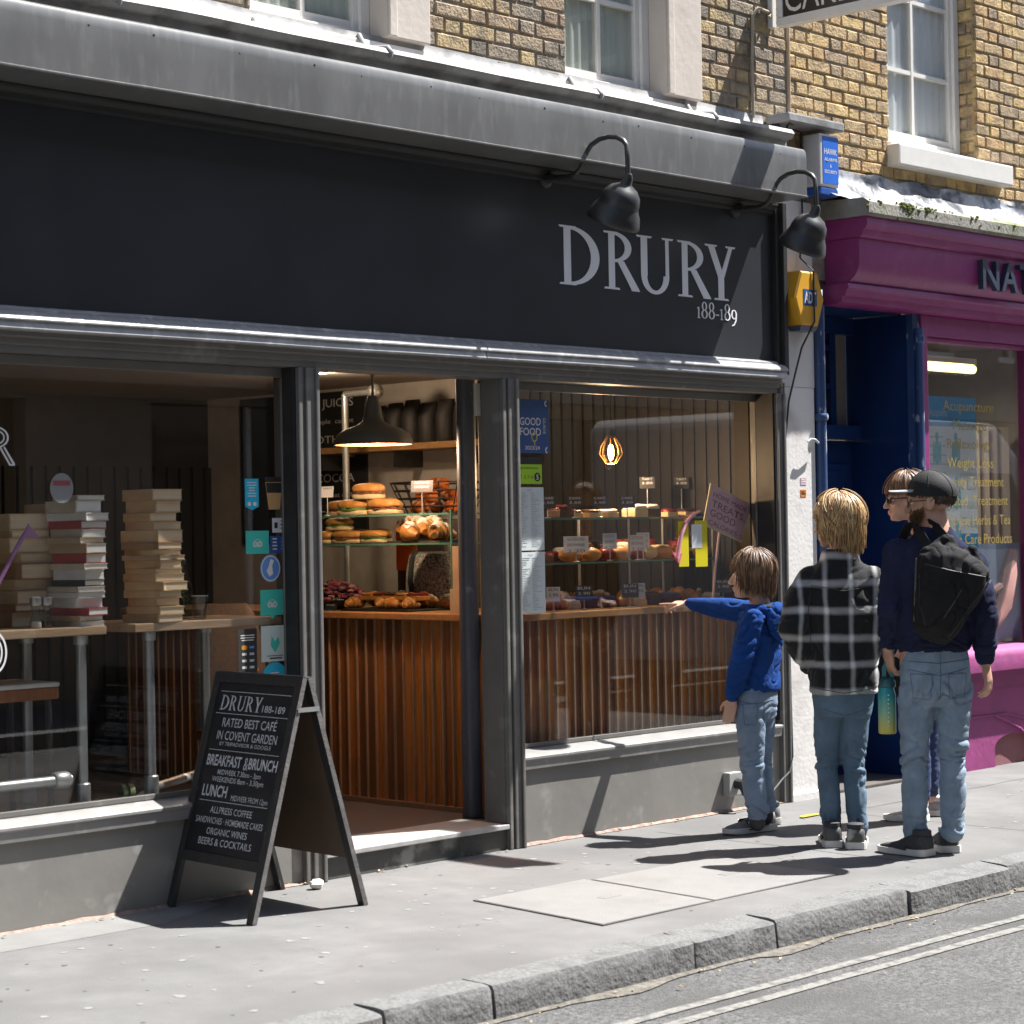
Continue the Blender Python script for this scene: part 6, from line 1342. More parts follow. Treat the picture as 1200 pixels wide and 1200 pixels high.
# ================================================================== people
SKIN = mat('skin_light', (.56, .33, .235), .5, var=.08, scale=12, bump=.05, blotch=((.58, .27, .20), 9, .55, .8))
def denim(name, col, pale): return mat(name, col, .9, spec=.15, var=.22, scale=9, bump=.35, bscale=260, blotch=(pale, 2.0, .55, .95))
VR = Vector((_R.x, _R.y, 0)); VF = Vector((_F.x, _F.y, 0))
def crease(amp, zones, seed, scale=(6, 6, 17), soft=.004):
    """sharp narrow creases gathered at given heights (knee, hem, waist), cloth smooth between them"""
    def f(co, n):
        mk = .10 + sum(math.exp(-((co.z - z) / s_) ** 2) * a for z, s_, a in zones)
        wz = Vector((noise.noise(co * 4 + Vector((seed, 0, 0))), noise.noise(co * 4 + Vector((0, seed, 0))), noise.noise(co * 5 + Vector((0, 0, seed)))))
        q = Vector((co.x * scale[0], co.y * scale[1], co.z * scale[2])) + wz * 1.5
        a = noise.noise(q + Vector((seed, 3, 7))); b = noise.noise(q * 1.9 + Vector((9, seed, 2)))
        g = max(0, 1 - abs(a) / .20) ** 1.5; g2 = max(0, 1 - abs(b) / .16) ** 1.5
        return mk * amp * (.9 * a - g - .4 * g2) + soft * noise.noise(co * 9 + Vector((seed, seed, 0)))
    return f
from mathutils.bvhtree import BVHTree
class Skin:
    """lays seams, stitched bands and patches on a garment: image points are carried along the body's depth axis to the cloth"""
    def __init__(s, ob, K):
        o = wloc(ob); s.off = o; s.K = K; me = ob.data
        s.t = BVHTree.FromPolygons([v.co + o for v in me.vertices], [tuple(p.vertices) for p in me.polygons])
    def at(s, u, v, lift=.0015):
        h, n, i, d = s.t.ray_cast(s.K(u, v, -.8), VF)
        return None if h is None else h + n * lift
    def line(s, mb, pts, r=.0018, steps=7, lift=.0006):
        P_ = []
        for (a, b) in zip(pts[:-1], pts[1:]):
            for k in range(steps): P_.append(s.at(a[0] + (b[0] - a[0]) * k / steps, a[1] + (b[1] - a[1]) * k / steps, lift))
        P_.append(s.at(*pts[-1], lift)); P_ = [p for p in P_ if p is not None]
        if len(P_) > 2: mb.tube(P_, r, 5)
    def patch(s, mb, quad, lift=.003, n=8):
        g = []
        for j in range(n + 1):
            for i in range(n + 1):
                a, b = i / n, j / n; u = (quad[0][0] * (1 - a) + quad[1][0] * a) * (1 - b) + (quad[3][0] * (1 - a) + quad[2][0] * a) * b; v = (quad[0][1] * (1 - a) + quad[1][1] * a) * (1 - b) + (quad[3][1] * (1 - a) + quad[2][1] * a) * b
                p = s.at(u, v, lift); g.append(p)
        if any(p is None for p in g): return
        o = len(mb.v); mb.v += g
        for j in range(n):
            for i in range(n): q = o + j * (n + 1) + i; mb.f.append((q, q + 1, q + n + 2, q + n + 1)); mb.mi.append(mb.cur)
def jeans_trim(ob, K, m, sm, pk, yoke, seat, par, waist=None):
    S_ = Skin(ob, K)
    for q in pk: mb = MB(); S_.patch(mb, q, .0035); b = mb.build('back_pocket', m, ob, smooth=True)
    mb = MB()
    for q in pk: S_.line(mb, [q[0], q[3], q[2], q[1], q[0]], .0012, 6, .0042)
    S_.line(mb, yoke); S_.line(mb, seat)
    if waist: S_.line(mb, waist, .0022)
    mb.build('stitching', sm, ob, smooth=True, kind='stuff')
class Frame:
    """body frame: image-plane measure of the photograph turned into metres at the person's own distance"""
    def __init__(s, base, u0, v0, k): s.o = Vector(base); s.u0, s.v0, s.k = u0, v0, k
    def __call__(s, u, v, d=0.): z = (s.v0 - v) / s.k; x = (u - s.u0) / s.k + .018 * z; return s.o + VR * x + VF * d + Z3 * z
def fold(n_scale=(9, 9, 26), amp=.006, amp2=.004, seed=0.):
    def f(co, n): 
        q = Vector((co.x * n_scale[0], co.y * n_scale[1], co.z * n_scale[2] + 2.2 * noise.noise(Vector((co.x * 5, co.y * 5, co.z * 3 + seed)))))
        a = noise.noise(q + Vector((seed, 0, 0))); b = noise.noise(co * 13 + Vector((0, seed, 0)))
        c = noise.noise(co * 6 + Vector((seed, seed, 0)))
        return amp * (abs(a) * 1.5 - .30) * max(.12, .55 + 1.1 * c) + amp2 * b
    return f
def head(mb, c, face, s=1., tilt=0.):
    """skull, jaw, nose, brow, lips and ears gathered for welding; face = horizontal facing direction"""
    f = Vector(face).normalized(); r = Vector((f.y, -f.x, 0)).normalized(); u = r.cross(f).normalized()
    P = lambda x, y, z: Vector(c) + (r * x + f * y + u * z) * s
    mb.ell(P(0, -.012, .032), .074 * s, .094 * s, .086 * s, r, f, u, 20, 12)
    mb.ell(P(0, .022, -.02), .062 * s, .070 * s, .088 * s, r, f, u, 18, 11)
    mb.ell(P(0, .050, -.075), .040 * s, .040 * s, .036 * s, r, f, u, 14, 9)
    mb.ell(P(0, .074, -.094), .018 * s, .016 * s, .014 * s, r, f, u, 10, 7)
    mb.cap([P(0, .086, .012), P(0, .100, -.014), P(0, .110, -.032)], [.009 * s, .011 * s, .0125 * s], 8)
    for x in (-1, 1):
        mb.ell(P(.011 * x, .098, -.036), .008 * s, .010 * s, .007 * s, r, f, u, 8, 6)
        mb.ell(P(.030 * x, .066, .022), .026 * s, .020 * s, .010 * s, r, f, u, 10, 7)
        mb.ell(P(.036 * x, .052, -.030), .024 * s, .026 * s, .020 * s, r, f, u, 10, 7)
        mb.loft([[P(x * (.070 + .004 * k), -.006 + .020 * math.cos(q) - .008 * math.sin(q) * .5 - .004 * k, -.008 + .034 * math.sin(q)) for q in [2 * PI * i / 12 for i in range(12)]] for k in (-1, 2, 3.2)])
    mb.ell(P(0, .091, -.058), .022 * s, .010 * s, .0055 * s, r, f, u, 10, 6); mb.ell(P(0, .089, -.070), .019 * s, .010 * s, .006 * s, r, f, u, 10, 6)
    return P, r, f, u
def eyes(P, r, f, u, s, par, iris=(.10, .06, .03)):
    W = mat('eye_white', (.70, .68, .65), .2, var=.02); I = mat('iris_%d' % int(iris[0] * 1000), iris, .15)
    for x in (-1, 1):
        b = MB(); b.ell(P(.030 * x, .071, .001), .0125 * s, .0125 * s, .010 * s, r, f, u, 12, 8); e = b.build('eye', W, par, smooth=True)
        b = MB(); b.ell(P(.030 * x, .0815, .001), .0058 * s, .003 * s, .0058 * s, r, f, u, 10, 6); b.build('iris', I, e, smooth=True)
        b = MB(); b.tube([P(x * (.012 + .036 * t), .082 - .012 * t * t, .024 + .006 * math.sin(t * 2.6)) for t in (0, .25, .5, .75, 1)], .003 * s, 6); b.build('eyebrow', mat('brow_hair', (.10, .06, .035), .8), par, smooth=True)
def hand(mb, wr, d, pn, thumb, curl=.5, s=1., spread=.12, curls=None):
    """palm and five fingers from the wrist: d = pointing direction, pn = palm normal (fingers curl towards it), thumb = thumb side"""
    d = Vector(d).normalized(); pn = Vector(pn); pn = (pn - d * pn.dot(d)).normalized(); t = d.cross(pn).normalized()
    if t.dot(Vector(thumb)) < 0: t = -t
    w = Vector(wr); rings = []
    for q, hw, ht in ((-.02, .024, .018), (0, .026, .018), (.025, .036, .017), (.055, .041, .0155), (.082, .040, .0135), (.092, .034, .009)):
        rings.append([w + d * (q * s) + t * (math.cos(a) * hw * s) + pn * (math.sin(a) * ht * s) for a in [2 * PI * i / 16 for i in range(16)]])
    mb.loft(rings)
    L = ((.030, .043, .025, .021), (.010, .047, .029, .023), (-.010, .044, .027, .022), (-.029, .034, .021, .019))
    for i, (off, a, b, c_) in enumerate(L):
        cu = curls[i] if curls else curl + .05 * i
        p = w + d * (.084 * s) + t * (off * s); th = spread * off * 6
        dd = (d + t * th).normalized(); pts = [w + d * (.06 * s) + t * (off * .95 * s), p]; ang = 0
        for ln, k in ((a, .55), (b, 1.0), (c_, .7)):
            ang += cu * k; p = p + (dd * math.cos(ang) + pn * math.sin(ang)) * (ln * s); pts.append(p)
        mb.cap(pts, [.0095 * s, .0095 * s, .0088 * s, .0080 * s, .0066 * s], 9)
    p = w + d * (.022 * s) + t * (.026 * s); q1 = (t * .75 + d * .62 + pn * .25).normalized(); q2 = (t * .30 + d * .85 + pn * (.25 + curl * .3)).normalized(); q3 = (d * .9 + pn * (.2 + curl * .55) + t * .02).normalized()
    pts = [w + d * (.008 * s) + t * (.012 * s), p]
    for q, ln in ((q1, .034), (q2, .030), (q3, .024)): p = p + q * (ln * s); pts.append(p)
    mb.cap(pts, [.014 * s, .0135 * s, .0115 * s, .0098 * s, .0078 * s], 9)
def hair_strands(P, u_axis, spec, n, seed, s, m, par, name='hair', shell=None, r0=.0042, low=0., lf=.021, base=0.):
    """locks combed from the crown: spec(az) -> polar angle to which the lock follows the skull, then hangs by drop"""
    rq = random.Random(seed); mb = MB()
    for i in range(n):
        az = rq.uniform(-PI, PI); lim, hang = spec(az)
        if lim is None: continue
        lim += rq.gauss(0, .11); a0 = max(low, rq.uniform(.02, .6 * lim)); fly = rq.random() < .02; lift = base + rq.uniform(.2, 1) * lf * (1.7 if fly else 1); pts = []; steps = 9
        da = rq.gauss(0, .16) * (3 if fly else 1); lim = lim * (1.06 if fly else 1)
        for k in range(steps):
            t = k / (steps - 1); ph = a0 + (lim - a0) * t; z_ = az + da * t
            rx, ry, rz = .082 + lift, .102 + lift, .092 + lift
            p = Vector((rx * math.sin(ph) * math.sin(z_), -.012 + ry * math.sin(ph) * math.cos(z_), .034 + rz * math.cos(ph)))
            pts.append(P(*p))
        if hang:
            d0 = (pts[-1] - pts[-2]); q = pts[-1]; hl = hang * rq.uniform(.25, 1.25) * s
            for k in range(1, 4): q = q + (d0.normalized() * (.35 if k < 3 else .25) - Z3).normalized() * (hl / 3) + Vector((rq.uniform(-1, 1), rq.uniform(-1, 1), 0)) * .0045; pts.append(q)
        R_ = r0 * s * rq.uniform(.7, 1.5); mm = len(pts)
        mb.cur = rq.choice((0, 0, 1, 2)) if isinstance(m, list) else 0
        mb.tube(pts, [R_ * (.5 + .8 * math.sin(PI * min(.95, .12 + k / mm)))* (1 if k < mm - 1 else .3) for k in range(mm)], 5)
    if shell: shell(mb)
    return mb.build(name, m, par, smooth=True, auto=80)
def limb(mb, pts, rs, n=14): mb.cap(pts, rs, n)
def torso(mb, rings, n=26, p=.8):
    """rings of (centre, half width along r, half depth along f, r axis)"""
    R_ = []
    for c, a, b, r in rings:
        r = Vector(r).normalized(); f = Vector((-r.y, r.x, 0))
        R_.append([Vector(c) + r * (a * math.copysign(abs(math.cos(q)) ** p, math.cos(q))) + f * (b * math.copysign(abs(math.sin(q)) ** p, math.sin(q))) for q in [2 * PI * i / n for i in range(n)]])
    mb.loft(R_)
def shoe(par, heel, toe, w_, h_, m_up, m_sole, m_trim, nlogo=False, label=None):
    """trainer: sole with a raised toe, shaped upper, laces; heel and toe are ground points"""
    heel, toe = Vector(heel), Vector(toe); L = (toe - heel).length; d = (toe - heel).normalized(); s = Vector((d.y, -d.x, 0))
    outl = [(0, .72), (.06, .92), (.2, .95), (.38, .84), (.55, .92), (.72, 1.02), (.86, .92), (.95, .62), (1, .12)]
    def ring(t, wk, z0, z1, nn=16):
        return [heel + d * (t * L) + s * (w_ / 2 * wk * math.copysign(abs(math.cos(q)) ** .6, math.cos(q))) + Z3 * ((z0 + z1) / 2 + (z1 - z0) / 2 * math.copysign(abs(math.sin(q)) ** .7, math.sin(q))) for q in [2 * PI * i / nn for i in range(nn)]]
    g = .0135; mb = MB()
    up = [(-.012, .55, h_ * .70), (.03, .80, h_ * .98), (.12, .86, h_ * 1.02), (.24, .84, h_ * .95), (.34, .80, h_ * .86), (.46, .84, h_ * .72), (.60, .90, h_ * .56), (.74, .94, h_ * .48), (.86, .84, h_ * .42), (.95, .55, h_ * .34), (.985, .2, h_ * .26)]
    mb.loft([ring(t, wk, g, z) for t, wk, z in up]); b = mb.build('shoe', m_up, par, smooth=True, auto=70)
    if label: b['label'] = label
    mb = MB(); rings = []
    for t, wk in outl: rings.append([heel + d * ((t * 1.035 - .018) * L) + s * (w_ / 2 * 1.05 * wk * sx) + Z3 * z for sx, z in ((-1, .003 + .012 * max(0, t - .8) * 3), (1, .003 + .012 * max(0, t - .8) * 3), (1.03, .018), (1, .031 + .004 * (t < .2)), (-1, .031 + .004 * (t < .2)), (-1.03, .018))])
    mb.loft(rings); mb.build('sole', m_sole, b, smooth=True, auto=50)
    mb = MB()
    for k in range(5):
        t = .36 + .065 * k; z = h_ * (.86 - (t - .34) * 1.35) ; mb.tube([heel + d * (t * L) + s * (w_ * .24 * q) + Z3 * (z + .006 - .010 * abs(q)) for q in (-1, -.5, 0, .5, 1)], .0034, 5)
    mb.build('lace', m_trim, b, smooth=True)
    for sd in (-1, 1):
        mb = MB()
        o_ = heel + d * (L * .40) + s * (sd * w_ * .455) + Z3 * (h_ * .24)
        ex_ = d; ey_ = (Z3 - s * sd * .45 + d * .12).normalized()
        if nlogo:
            q = L * .17; hh = h_ * .40; b2 = [(0, 0, .22, 1)]; wv = q * .26
            mb.cur = 0; pb = MB(); pb.prism([(-q * .25, -hh * .15), (q * 1.3, -hh * .15), (q * 1.15 + hh * .1, hh * 1.2), (-q * .1, hh * 1.25)], o_, ex_, ey_, s * sd, .0048); pb.build('side_panel', m_trim, b)
            for k, poly in enumerate(([(0, 0), (wv, 0), (wv + hh * .1, hh), (hh * .1, hh)], [(q - wv, 0), (q, 0), (q + hh * .1, hh), (q - wv + hh * .1, hh)], [(hh * .1, hh), (wv + hh * .1, hh), (q, 0), (q - wv, 0)])): mb.prism(poly, o_, ex_, ey_, s * sd, .0062 + .0006 * k)
            mb.build('side_letter', M_WHITE, b)
        else:
            mb.prism([(-.02, 0), (L * .22, h_ * .05), (L * .25, h_ * .18), (-.01, h_ * .25)], o_, ex_, ey_, s * sd, .006); mb.build('side_flash', m_trim, b)
    mb = MB(); mb.lathe(heel + d * (L * .14) + Z3 * (h_ * .86), [(w_ * .33, 0), (w_ * .41, .008), (w_ * .40, .026), (w_ * .33, .03)], n=18); mb.build('collar', m_trim, b, smooth=True)
    return b
def facing(deg): return VF * math.cos(math.radians(deg)) - VR * math.sin(math.radians(deg))   # 0 = away from camera, 90 = to the left
# ------------------------------------------------------------------ the boy in the blue hoodie
base = onZ(885, 977, 0); K = Frame(base, 885, 977, 239.)
kid = thing('person', 'child with bobbed brown hair in blue hoodie and jeans pointing at the window', 'person', base, 'people looking into the cafe window')
hf = facing(78); tf = facing(52); tr_ = Vector((tf.y, -tf.x, 0))
HS = .96
hc_ = K(881, 674, .01)
body = MB(); P, r_, f_, u_ = head(body, hc_, hf, HS)
limb(body, [K(888, 690, .01), K(891, 706, .01)], [.045, .05])
torso(body, [(K(889, 714, 0), .10, .06, tr_), (K(889, 740, 0), .125, .075, tr_), (K(888, 780, 0), .11, .075, tr_), (K(884, 815, 0), .115, .085, tr_), (K(884, 828, 0), .10, .08, tr_)])
kneeL, ankL = K(880, 892, -.045), K(886, 958, -.05); kneeR, ankR = K(893, 890, .06), K(899, 955, .07)
limb(body, [K(880, 822, -.05), kneeL, ankL], [.045, .026, .024]); limb(body, [K(891, 822, .05), kneeR, ankR], [.045, .026, .024])
sL, eL, wL = K(880, 724, -.115), K(864, 772, -.15), K(856, 814, -.10)
sR, eR = K(893, 719, .11), K(852, 713, .235); wR = K(812, 708, .36)
limb(body, [sL, eL, wL], [.042, .034, .024]); limb(body, [sR, eR, wR], [.042, .034, .024])
hand(body, wL + Vector((0, 0, -.01)), (wL - eL).normalized() * .7 - Z3 * .5 - VR * .12, VR * .3 + VF * .9, -VR + VF * .3, .35, .80)
dR = (wR - eR).normalized(); hand(body, wR + dR * .0, dR + Vector((-.25, .25, -.02)), -Z3 + VF * .2, -VR * .2 - VF + Z3 * .2, .4, .82, curls=(.05, .75, .95, 1.05))
weld(body, 'body', SKIN, kid, .0045, 2); eyes(P, r_, f_, u_, HS, kid)
BLUE = mat('royal_blue_cotton', (.013, .052, .21), .95, var=.22, scale=7, bump=.35, bscale=220, spec=.12)
mb = MB()
torso(mb, [(K(887, 808, 0), .118, .098, tr_), (K(886, 800, 0), .128, .108, tr_), (K(887, 785, 0), .126, .102, tr_), (K(889, 750, 0), .135, .100, tr_), (K(890, 728, 0), .138, .092, tr_), (K(890, 716, 0), .120, .080, tr_), (K(890, 708, .0), .075, .062, tr_)])
limb(mb, [sL, (sL + eL) / 2, eL, (eL * .4 + wL * .6), wL + Vector((0, 0, .012))], [.062, .060, .058, .052, .040], 16)
limb(mb, [sR, (sR + eR) / 2, eR, (eR * .5 + wR * .5), wR - dR * .02], [.062, .058, .054, .046, .036], 16)
cu = wL + Vector((0, 0, .02)); limb(mb, [cu + (eL - wL).normalized() * .03, cu], [.047, .041])
weld(mb, 'hoodie', BLUE, kid, .006, 2, crease(.011, ((.73, .10, .8), (.98, .12, .7), (1.08, .05, .5)), 3.))
mb = MB(); hb_ = -tf; nk = K(890, 706, 0)
loop = [nk + tf * .075 - Z3 * .02 + tr_ * .0] + [nk + tr_ * (.098 * math.sin(q)) + tf * (.075 * math.cos(q)) + Z3 * (-.008 - .030 * (1 - math.cos(q)) * .5) for q in [PI * (.12 + .22 * i) for i in range(9)]]
mb.cap(loop[1:], [.016, .022, .030, .038, .044, .038, .030, .022, .016], 10)
mb.ell(nk + hb_ * .105 - Z3 * .075, .100, .036, .085, tr_, hb_, Z3, 18, 10); mb.ell(nk + hb_ * .112 - Z3 * .125, .055, .030, .055, tr_, hb_, Z3, 14, 9)
weld(mb, 'hood', BLUE, kid, .0055, 2, crease(.012, ((1.05, .2, .7),), 5., (11, 11, 11)))
mb = MB(); mb.ell(nk + hb_ * .075 - Z3 * .012, .070, .045, .012, tr_, hb_, Z3, 16, 8); mb.build('hood_lining', mat('black_lining', (.012, .012, .015), .9), kid, smooth=True)
JEAN1 = denim('pale_denim', (.20, .265, .355), (.32, .39, .47))
mb = MB(); torso(mb, [(K(885, 800, 0), .105, .09, tr_), (K(884, 812, 0), .122, .102, tr_), (K(884, 832, 0), .120, .106, tr_), (K(885, 843, 0), .10, .09, tr_)])
limb(mb, [K(879, 826, -.05), K(879, 860, -.05), kneeL, (kneeL + ankL) / 2, ankL + Z3 * .03], [.080, .072, .061, .058, .056], 18)
limb(mb, [K(892, 826, .05), K(893, 860, .055), kneeR, (kneeR + ankR) / 2, ankR + Z3 * .03], [.080, .071, .060, .057, .055], 18)
J1 = weld(mb, 'jeans', JEAN1, kid, .006, 2, crease(.013, ((.36, .09, .8), (.12, .06, 1.), (.60, .06, .5)), 8.))
jeans_trim(J1, K, JEAN1, mat('denim_stitch', (.10, .14, .19), .9), [[(868, 822), (884, 822), (883, 846), (870, 846)]], [(862, 818), (880, 822), (905, 818)], [(893, 824), (892, 848)], kid)
GREY_UP = mat('grey_suede', (.20, .20, .205), .85, var=.2, scale=20); DARKT = mat('dark_trim', (.035, .035, .038), .7); SOLE = mat('white_sole', (.62, .60, .57), .6, var=.1, scale=14)
p0, p1 = onZ(905, 972, 0), onZ(849, 979, 0); shoe(kid, p0, p1, .090, .100, GREY_UP, SOLE, DARKT, True)
p0, p1 = onZ(912, 965, 0), onZ(866, 968, 0); shoe(kid, p0, p1, .090, .100, GREY_UP, SOLE, DARKT, False)
mb = MB(); limb(mb, [ankL + Z3 * .02, ankL - Z3 * .02], [.040, .040]); mb.build('sock', DARKT, kid, smooth=True); mb = MB(); limb(mb, [ankR + Z3 * .02, ankR - Z3 * .02], [.040, .040]); mb.build('sock', DARKT, kid, smooth=True)
HB = [mat('brown_hair', (.145, .078, .040), .45, var=.3, scale=30, spec=.6), mat('brown_hair_light', (.24, .14, .075), .45, var=.3, scale=30, spec=.6), mat('brown_hair_deep', (.085, .045, .025), .45, var=.3, scale=30, spec=.6)]
def bob(az):
    a = abs(az)
    if a < .55: return (.72, 0)
    if a < 1.0: return (1.3, .03)
    return (1.88, .08 if a < 2.1 else .085)
def shell_(P, s, lo, front=.62):
    def f(mb):
        rings = []
        for j in range(10):
            ph = .04 + (lo - .04) * j / 9; row = []
            for i in range(28):
                az = 2 * PI * i / 28 - PI; l_ = ph if abs(az) > .9 else min(ph, front + .55 * abs(az)); row.append(P(.0815 * math.sin(l_) * math.sin(az), -.012 + .1015 * math.sin(l_) * math.cos(az), .034 + .0935 * math.cos(l_)))
            rings.append(row)
        mb.loft(rings)
    return f
hair_strands(P, u_, bob, 2400, 5, HS, HB, kid, shell=shell_(P, HS, 1.8, .66), r0=.0024)
# ------------------------------------------------------------------ the youth in the plaid overshirt
base = onZ(985, 990, 0); K = Frame(base, 985, 990, 249.)
teen = thing('person', 'youth with blond hair in black and white plaid overshirt and jeans', 'person', base, 'people looking into the cafe window')
tf = facing(12); tr_ = Vector((tf.y, -tf.x, 0)); hf = facing(52); HS = 1.04
hc_ = K(982, 611, .01); body = MB(); P, r_, f_, u_ = head(body, hc_, hf, HS)
limb(body, [K(985, 632, .0), K(986, 652, -.01)], [.052, .058])
torso(body, [(K(986, 668, 0), .12, .07, tr_), (K(987, 700, 0), .14, .08, tr_), (K(988, 760, 0), .13, .08, tr_), (K(988, 808, 0), .15, .10, tr_), (K(988, 826, 0), .13, .09, tr_)])
kneeL, ankL = K(970, 895, .02), K(975, 968, -.01); kneeR, ankR = K(1001, 895, .02), K(1004, 968, -.03)
limb(body, [K(973, 822, .0), kneeL, ankL], [.045, .028, .026]); limb(body, [K(1003, 822, .0), kneeR, ankR], [.045, .028, .026])
sL, eL, wL = K(950, 678, 0), K(928, 733, -.05), K(950, 776, .04); sR, eR, wR = K(1020, 680, 0), K(1027, 742, -.02), K(1018, 776, .07)
limb(body, [sL, eL, wL], [.040, .034, .024]); limb(body, [sR, eR, wR], [.040, .034, .024])
hand(body, wL, VR * .9 - Z3 * .2 + VF * .3, -Z3, VF, .5, .8); hand(body, wR, -VR * .9 + VF * .3, -Z3, VF, .5, .8)
weld(body, 'body', SKIN, teen, .005, 2); eyes(P, r_, f_, u_, HS, teen, (.12, .16, .2))
# woven check: soft white bands on black, laid round the body in its own axes
def plaid():
    m = bpy.data.materials.new('plaid_flannel'); m.use_nodes = True; n = m.node_tree.nodes; l = m.node_tree.links; p = n['Principled BSDF']
    tc = n.new('ShaderNodeTexCoord')
    def band(dirv, period, off, w0, w1):
        dt = n.new('ShaderNodeVectorMath'); dt.operation = 'DOT_PRODUCT'; dt.inputs[1].default_value = dirv; l.new(tc.outputs['Object'], dt.inputs[0])
        nz = n.new('ShaderNodeTexNoise'); nz.inputs['Scale'].default_value = 5; l.new(tc.outputs['Object'], nz.inputs['Vector'])
        ad = n.new('ShaderNodeMath'); ad.operation = 'MULTIPLY_ADD'; ad.inputs[1].default_value = .035; l.new(nz.outputs['Fac'], ad.inputs[0]); l.new(dt.outputs['Value'], ad.inputs[2])
        a = n.new('ShaderNodeMath'); a.operation = 'ADD'; a.inputs[1].default_value = off; l.new(ad.outputs[0], a.inputs[0])
        pp = n.new('ShaderNodeMath'); pp.operation = 'PINGPONG'; pp.inputs[1].default_value = period / 2; l.new(a.outputs[0], pp.inputs[0])
        mr = n.new('ShaderNodeMapRange'); mr.interpolation_type = 'SMOOTHSTEP'; mr.inputs['From Min'].default_value = w0; mr.inputs['From Max'].default_value = w1; mr.inputs['To Min'].default_value = 1; mr.inputs['To Max'].default_value = 0; l.new(pp.outputs[0], mr.inputs['Value'])
        return mr.outputs[0]
    hbn = band((0, 0, 1), .128, .02, .004, .028); vbn = band((VR.x, VR.y, 0), .120, .045, .000, .020)
    s = n.new('ShaderNodeMath'); s.operation = 'ADD'; l.new(hbn, s.inputs[0]); l.new(vbn, s.inputs[1])
    h = n.new('ShaderNodeMath'); h.operation = 'MULTIPLY'; h.inputs[1].default_value = .5; l.new(s.outputs[0], h.inputs[0])
    nz = n.new('ShaderNodeTexNoise'); nz.inputs['Scale'].default_value = 140; nz.inputs['Detail'].default_value = 3; l.new(tc.outputs['Object'], nz.inputs['Vector'])
    mm = n.new('ShaderNodeMath'); mm.operation = 'MULTIPLY_ADD'; mm.inputs[1].default_value = .16; l.new(nz.outputs['Fac'], mm.inputs[0]); l.new(h.outputs[0], mm.inputs[2])
    rp = n.new('ShaderNodeValToRGB'); e = rp.color_ramp.elements; e[0].position = .12; e[0].color = (.007, .007, .008, 1); e[1].position = 1.0; e[1].color = (.68, .68, .67, 1); e2 = e.new(.58); e2.color = (.30, .30, .30, 1)
    l.new(mm.outputs[0], rp.inputs['Fac']); l.new(rp.outputs['Color'], p.inputs['Base Color']); p.inputs['Roughness'].default_value = .95; p.inputs['Sheen Weight'].default_value = .15
    bp = n.new('ShaderNodeBump'); bp.inputs['Strength'].default_value = .25; bp.inputs['Distance'].default_value = .004; l.new(nz.outputs['Fac'], bp.inputs['Height']); l.new(bp.outputs[0], p.inputs['Normal'])
    return m
mb = MB()
torso(mb, [(K(990, 812, 0), .158, .118, tr_), (K(989, 808, 0), .164, .124, tr_), (K(989, 790, 0), .168, .128, tr_), (K(988, 740, 0), .172, .124, tr_), (K(987, 700, -.005), .185, .118, tr_), (K(986, 676, -.005), .182, .104, tr_), (K(985, 662, -.005), .140, .085, tr_), (K(985, 652, -.005), .078, .070, tr_)], p=.86)
limb(mb, [sL, (sL + eL) / 2 + VR * -.012, eL, (eL + wL) / 2, wL + VF * .03], [.075, .078, .074, .068, .052], 18)
limb(mb, [sR, (sR + eR) / 2, eR, (eR + wR) / 2, wR], [.075, .074, .070, .062, .050], 18)
torso(mb, [(K(985, 657, -.0), .095, .088, tr_), (K(985, 646, .0), .088, .082, tr_), (K(985, 641, .0), .078, .072, tr_)])
OS = weld(mb, 'overshirt', plaid(), teen, .007, 2, crease(.013, ((.85, .14, .6), (1.22, .10, .6), (1.02, .1, .5)), 21., (9, 9, 5)))
S_ = Skin(OS, K); mb = MB(); S_.line(mb, [(948, 683), (985, 690), (1020, 685)], .0016); S_.line(mb, [(947, 690), (943, 720), (950, 760)], .0016); S_.line(mb, [(952, 803), (985, 809), (1026, 804)], .0018); mb.build('seams', mat('plaid_seam', (.05, .05, .05), .9), OS, smooth=True, kind='stuff')
JEAN2 = denim('mid_denim', (.125, .185, .25), (.20, .27, .34))
mb = MB(); torso(mb, [(K(988, 790, 0), .14, .105, tr_), (K(988, 815, 0), .148, .112, tr_), (K(988, 838, 0), .135, .10, tr_)])
limb(mb, [K(972, 826, 0), K(970, 862, .01), kneeL, (kneeL + ankL) / 2, ankL], [.076, .067, .057, .053, .051], 18)
limb(mb, [K(1003, 826, 0), K(1002, 862, .01), kneeR, (kneeR + ankR) / 2, ankR], [.076, .067, .057, .053, .051], 18)
J2 = weld(mb, 'jeans', JEAN2, teen, .006, 2, crease(.014, ((.38, .10, .9), (.12, .06, 1.)), 15.))
jeans_trim(J2, K, JEAN2, mat('denim_stitch', (.10, .14, .19), .9), [], [(962, 828), (986, 836), (1018, 828)], [(987, 836), (987, 858)], teen)
for (hu, hv, tu, tv) in ((977, 994, 965, 975), (1003, 996, 1006, 977)):
    p0, p1 = onZ(hu, hv, 0), onZ(tu, tv, 0); d_ = (p1 - p0).normalized(); shoe(teen, p0, p0 + d_ * .275, .100, .105, mat('dark_grey_leather', (.085, .083, .08), .6, var=.3, scale=14, blotch=((.42, .41, .38), 7, .52, .58)), SOLE, DARKT)
mb = MB(); limb(mb, [ankL + Z3 * .02, ankL - Z3 * .03], [.042, .042]); mb.build('sock', DARKT, teen, smooth=True); mb = MB(); limb(mb, [ankR + Z3 * .02, ankR - Z3 * .03], [.042, .042]); mb.build('sock', DARKT, teen, smooth=True)
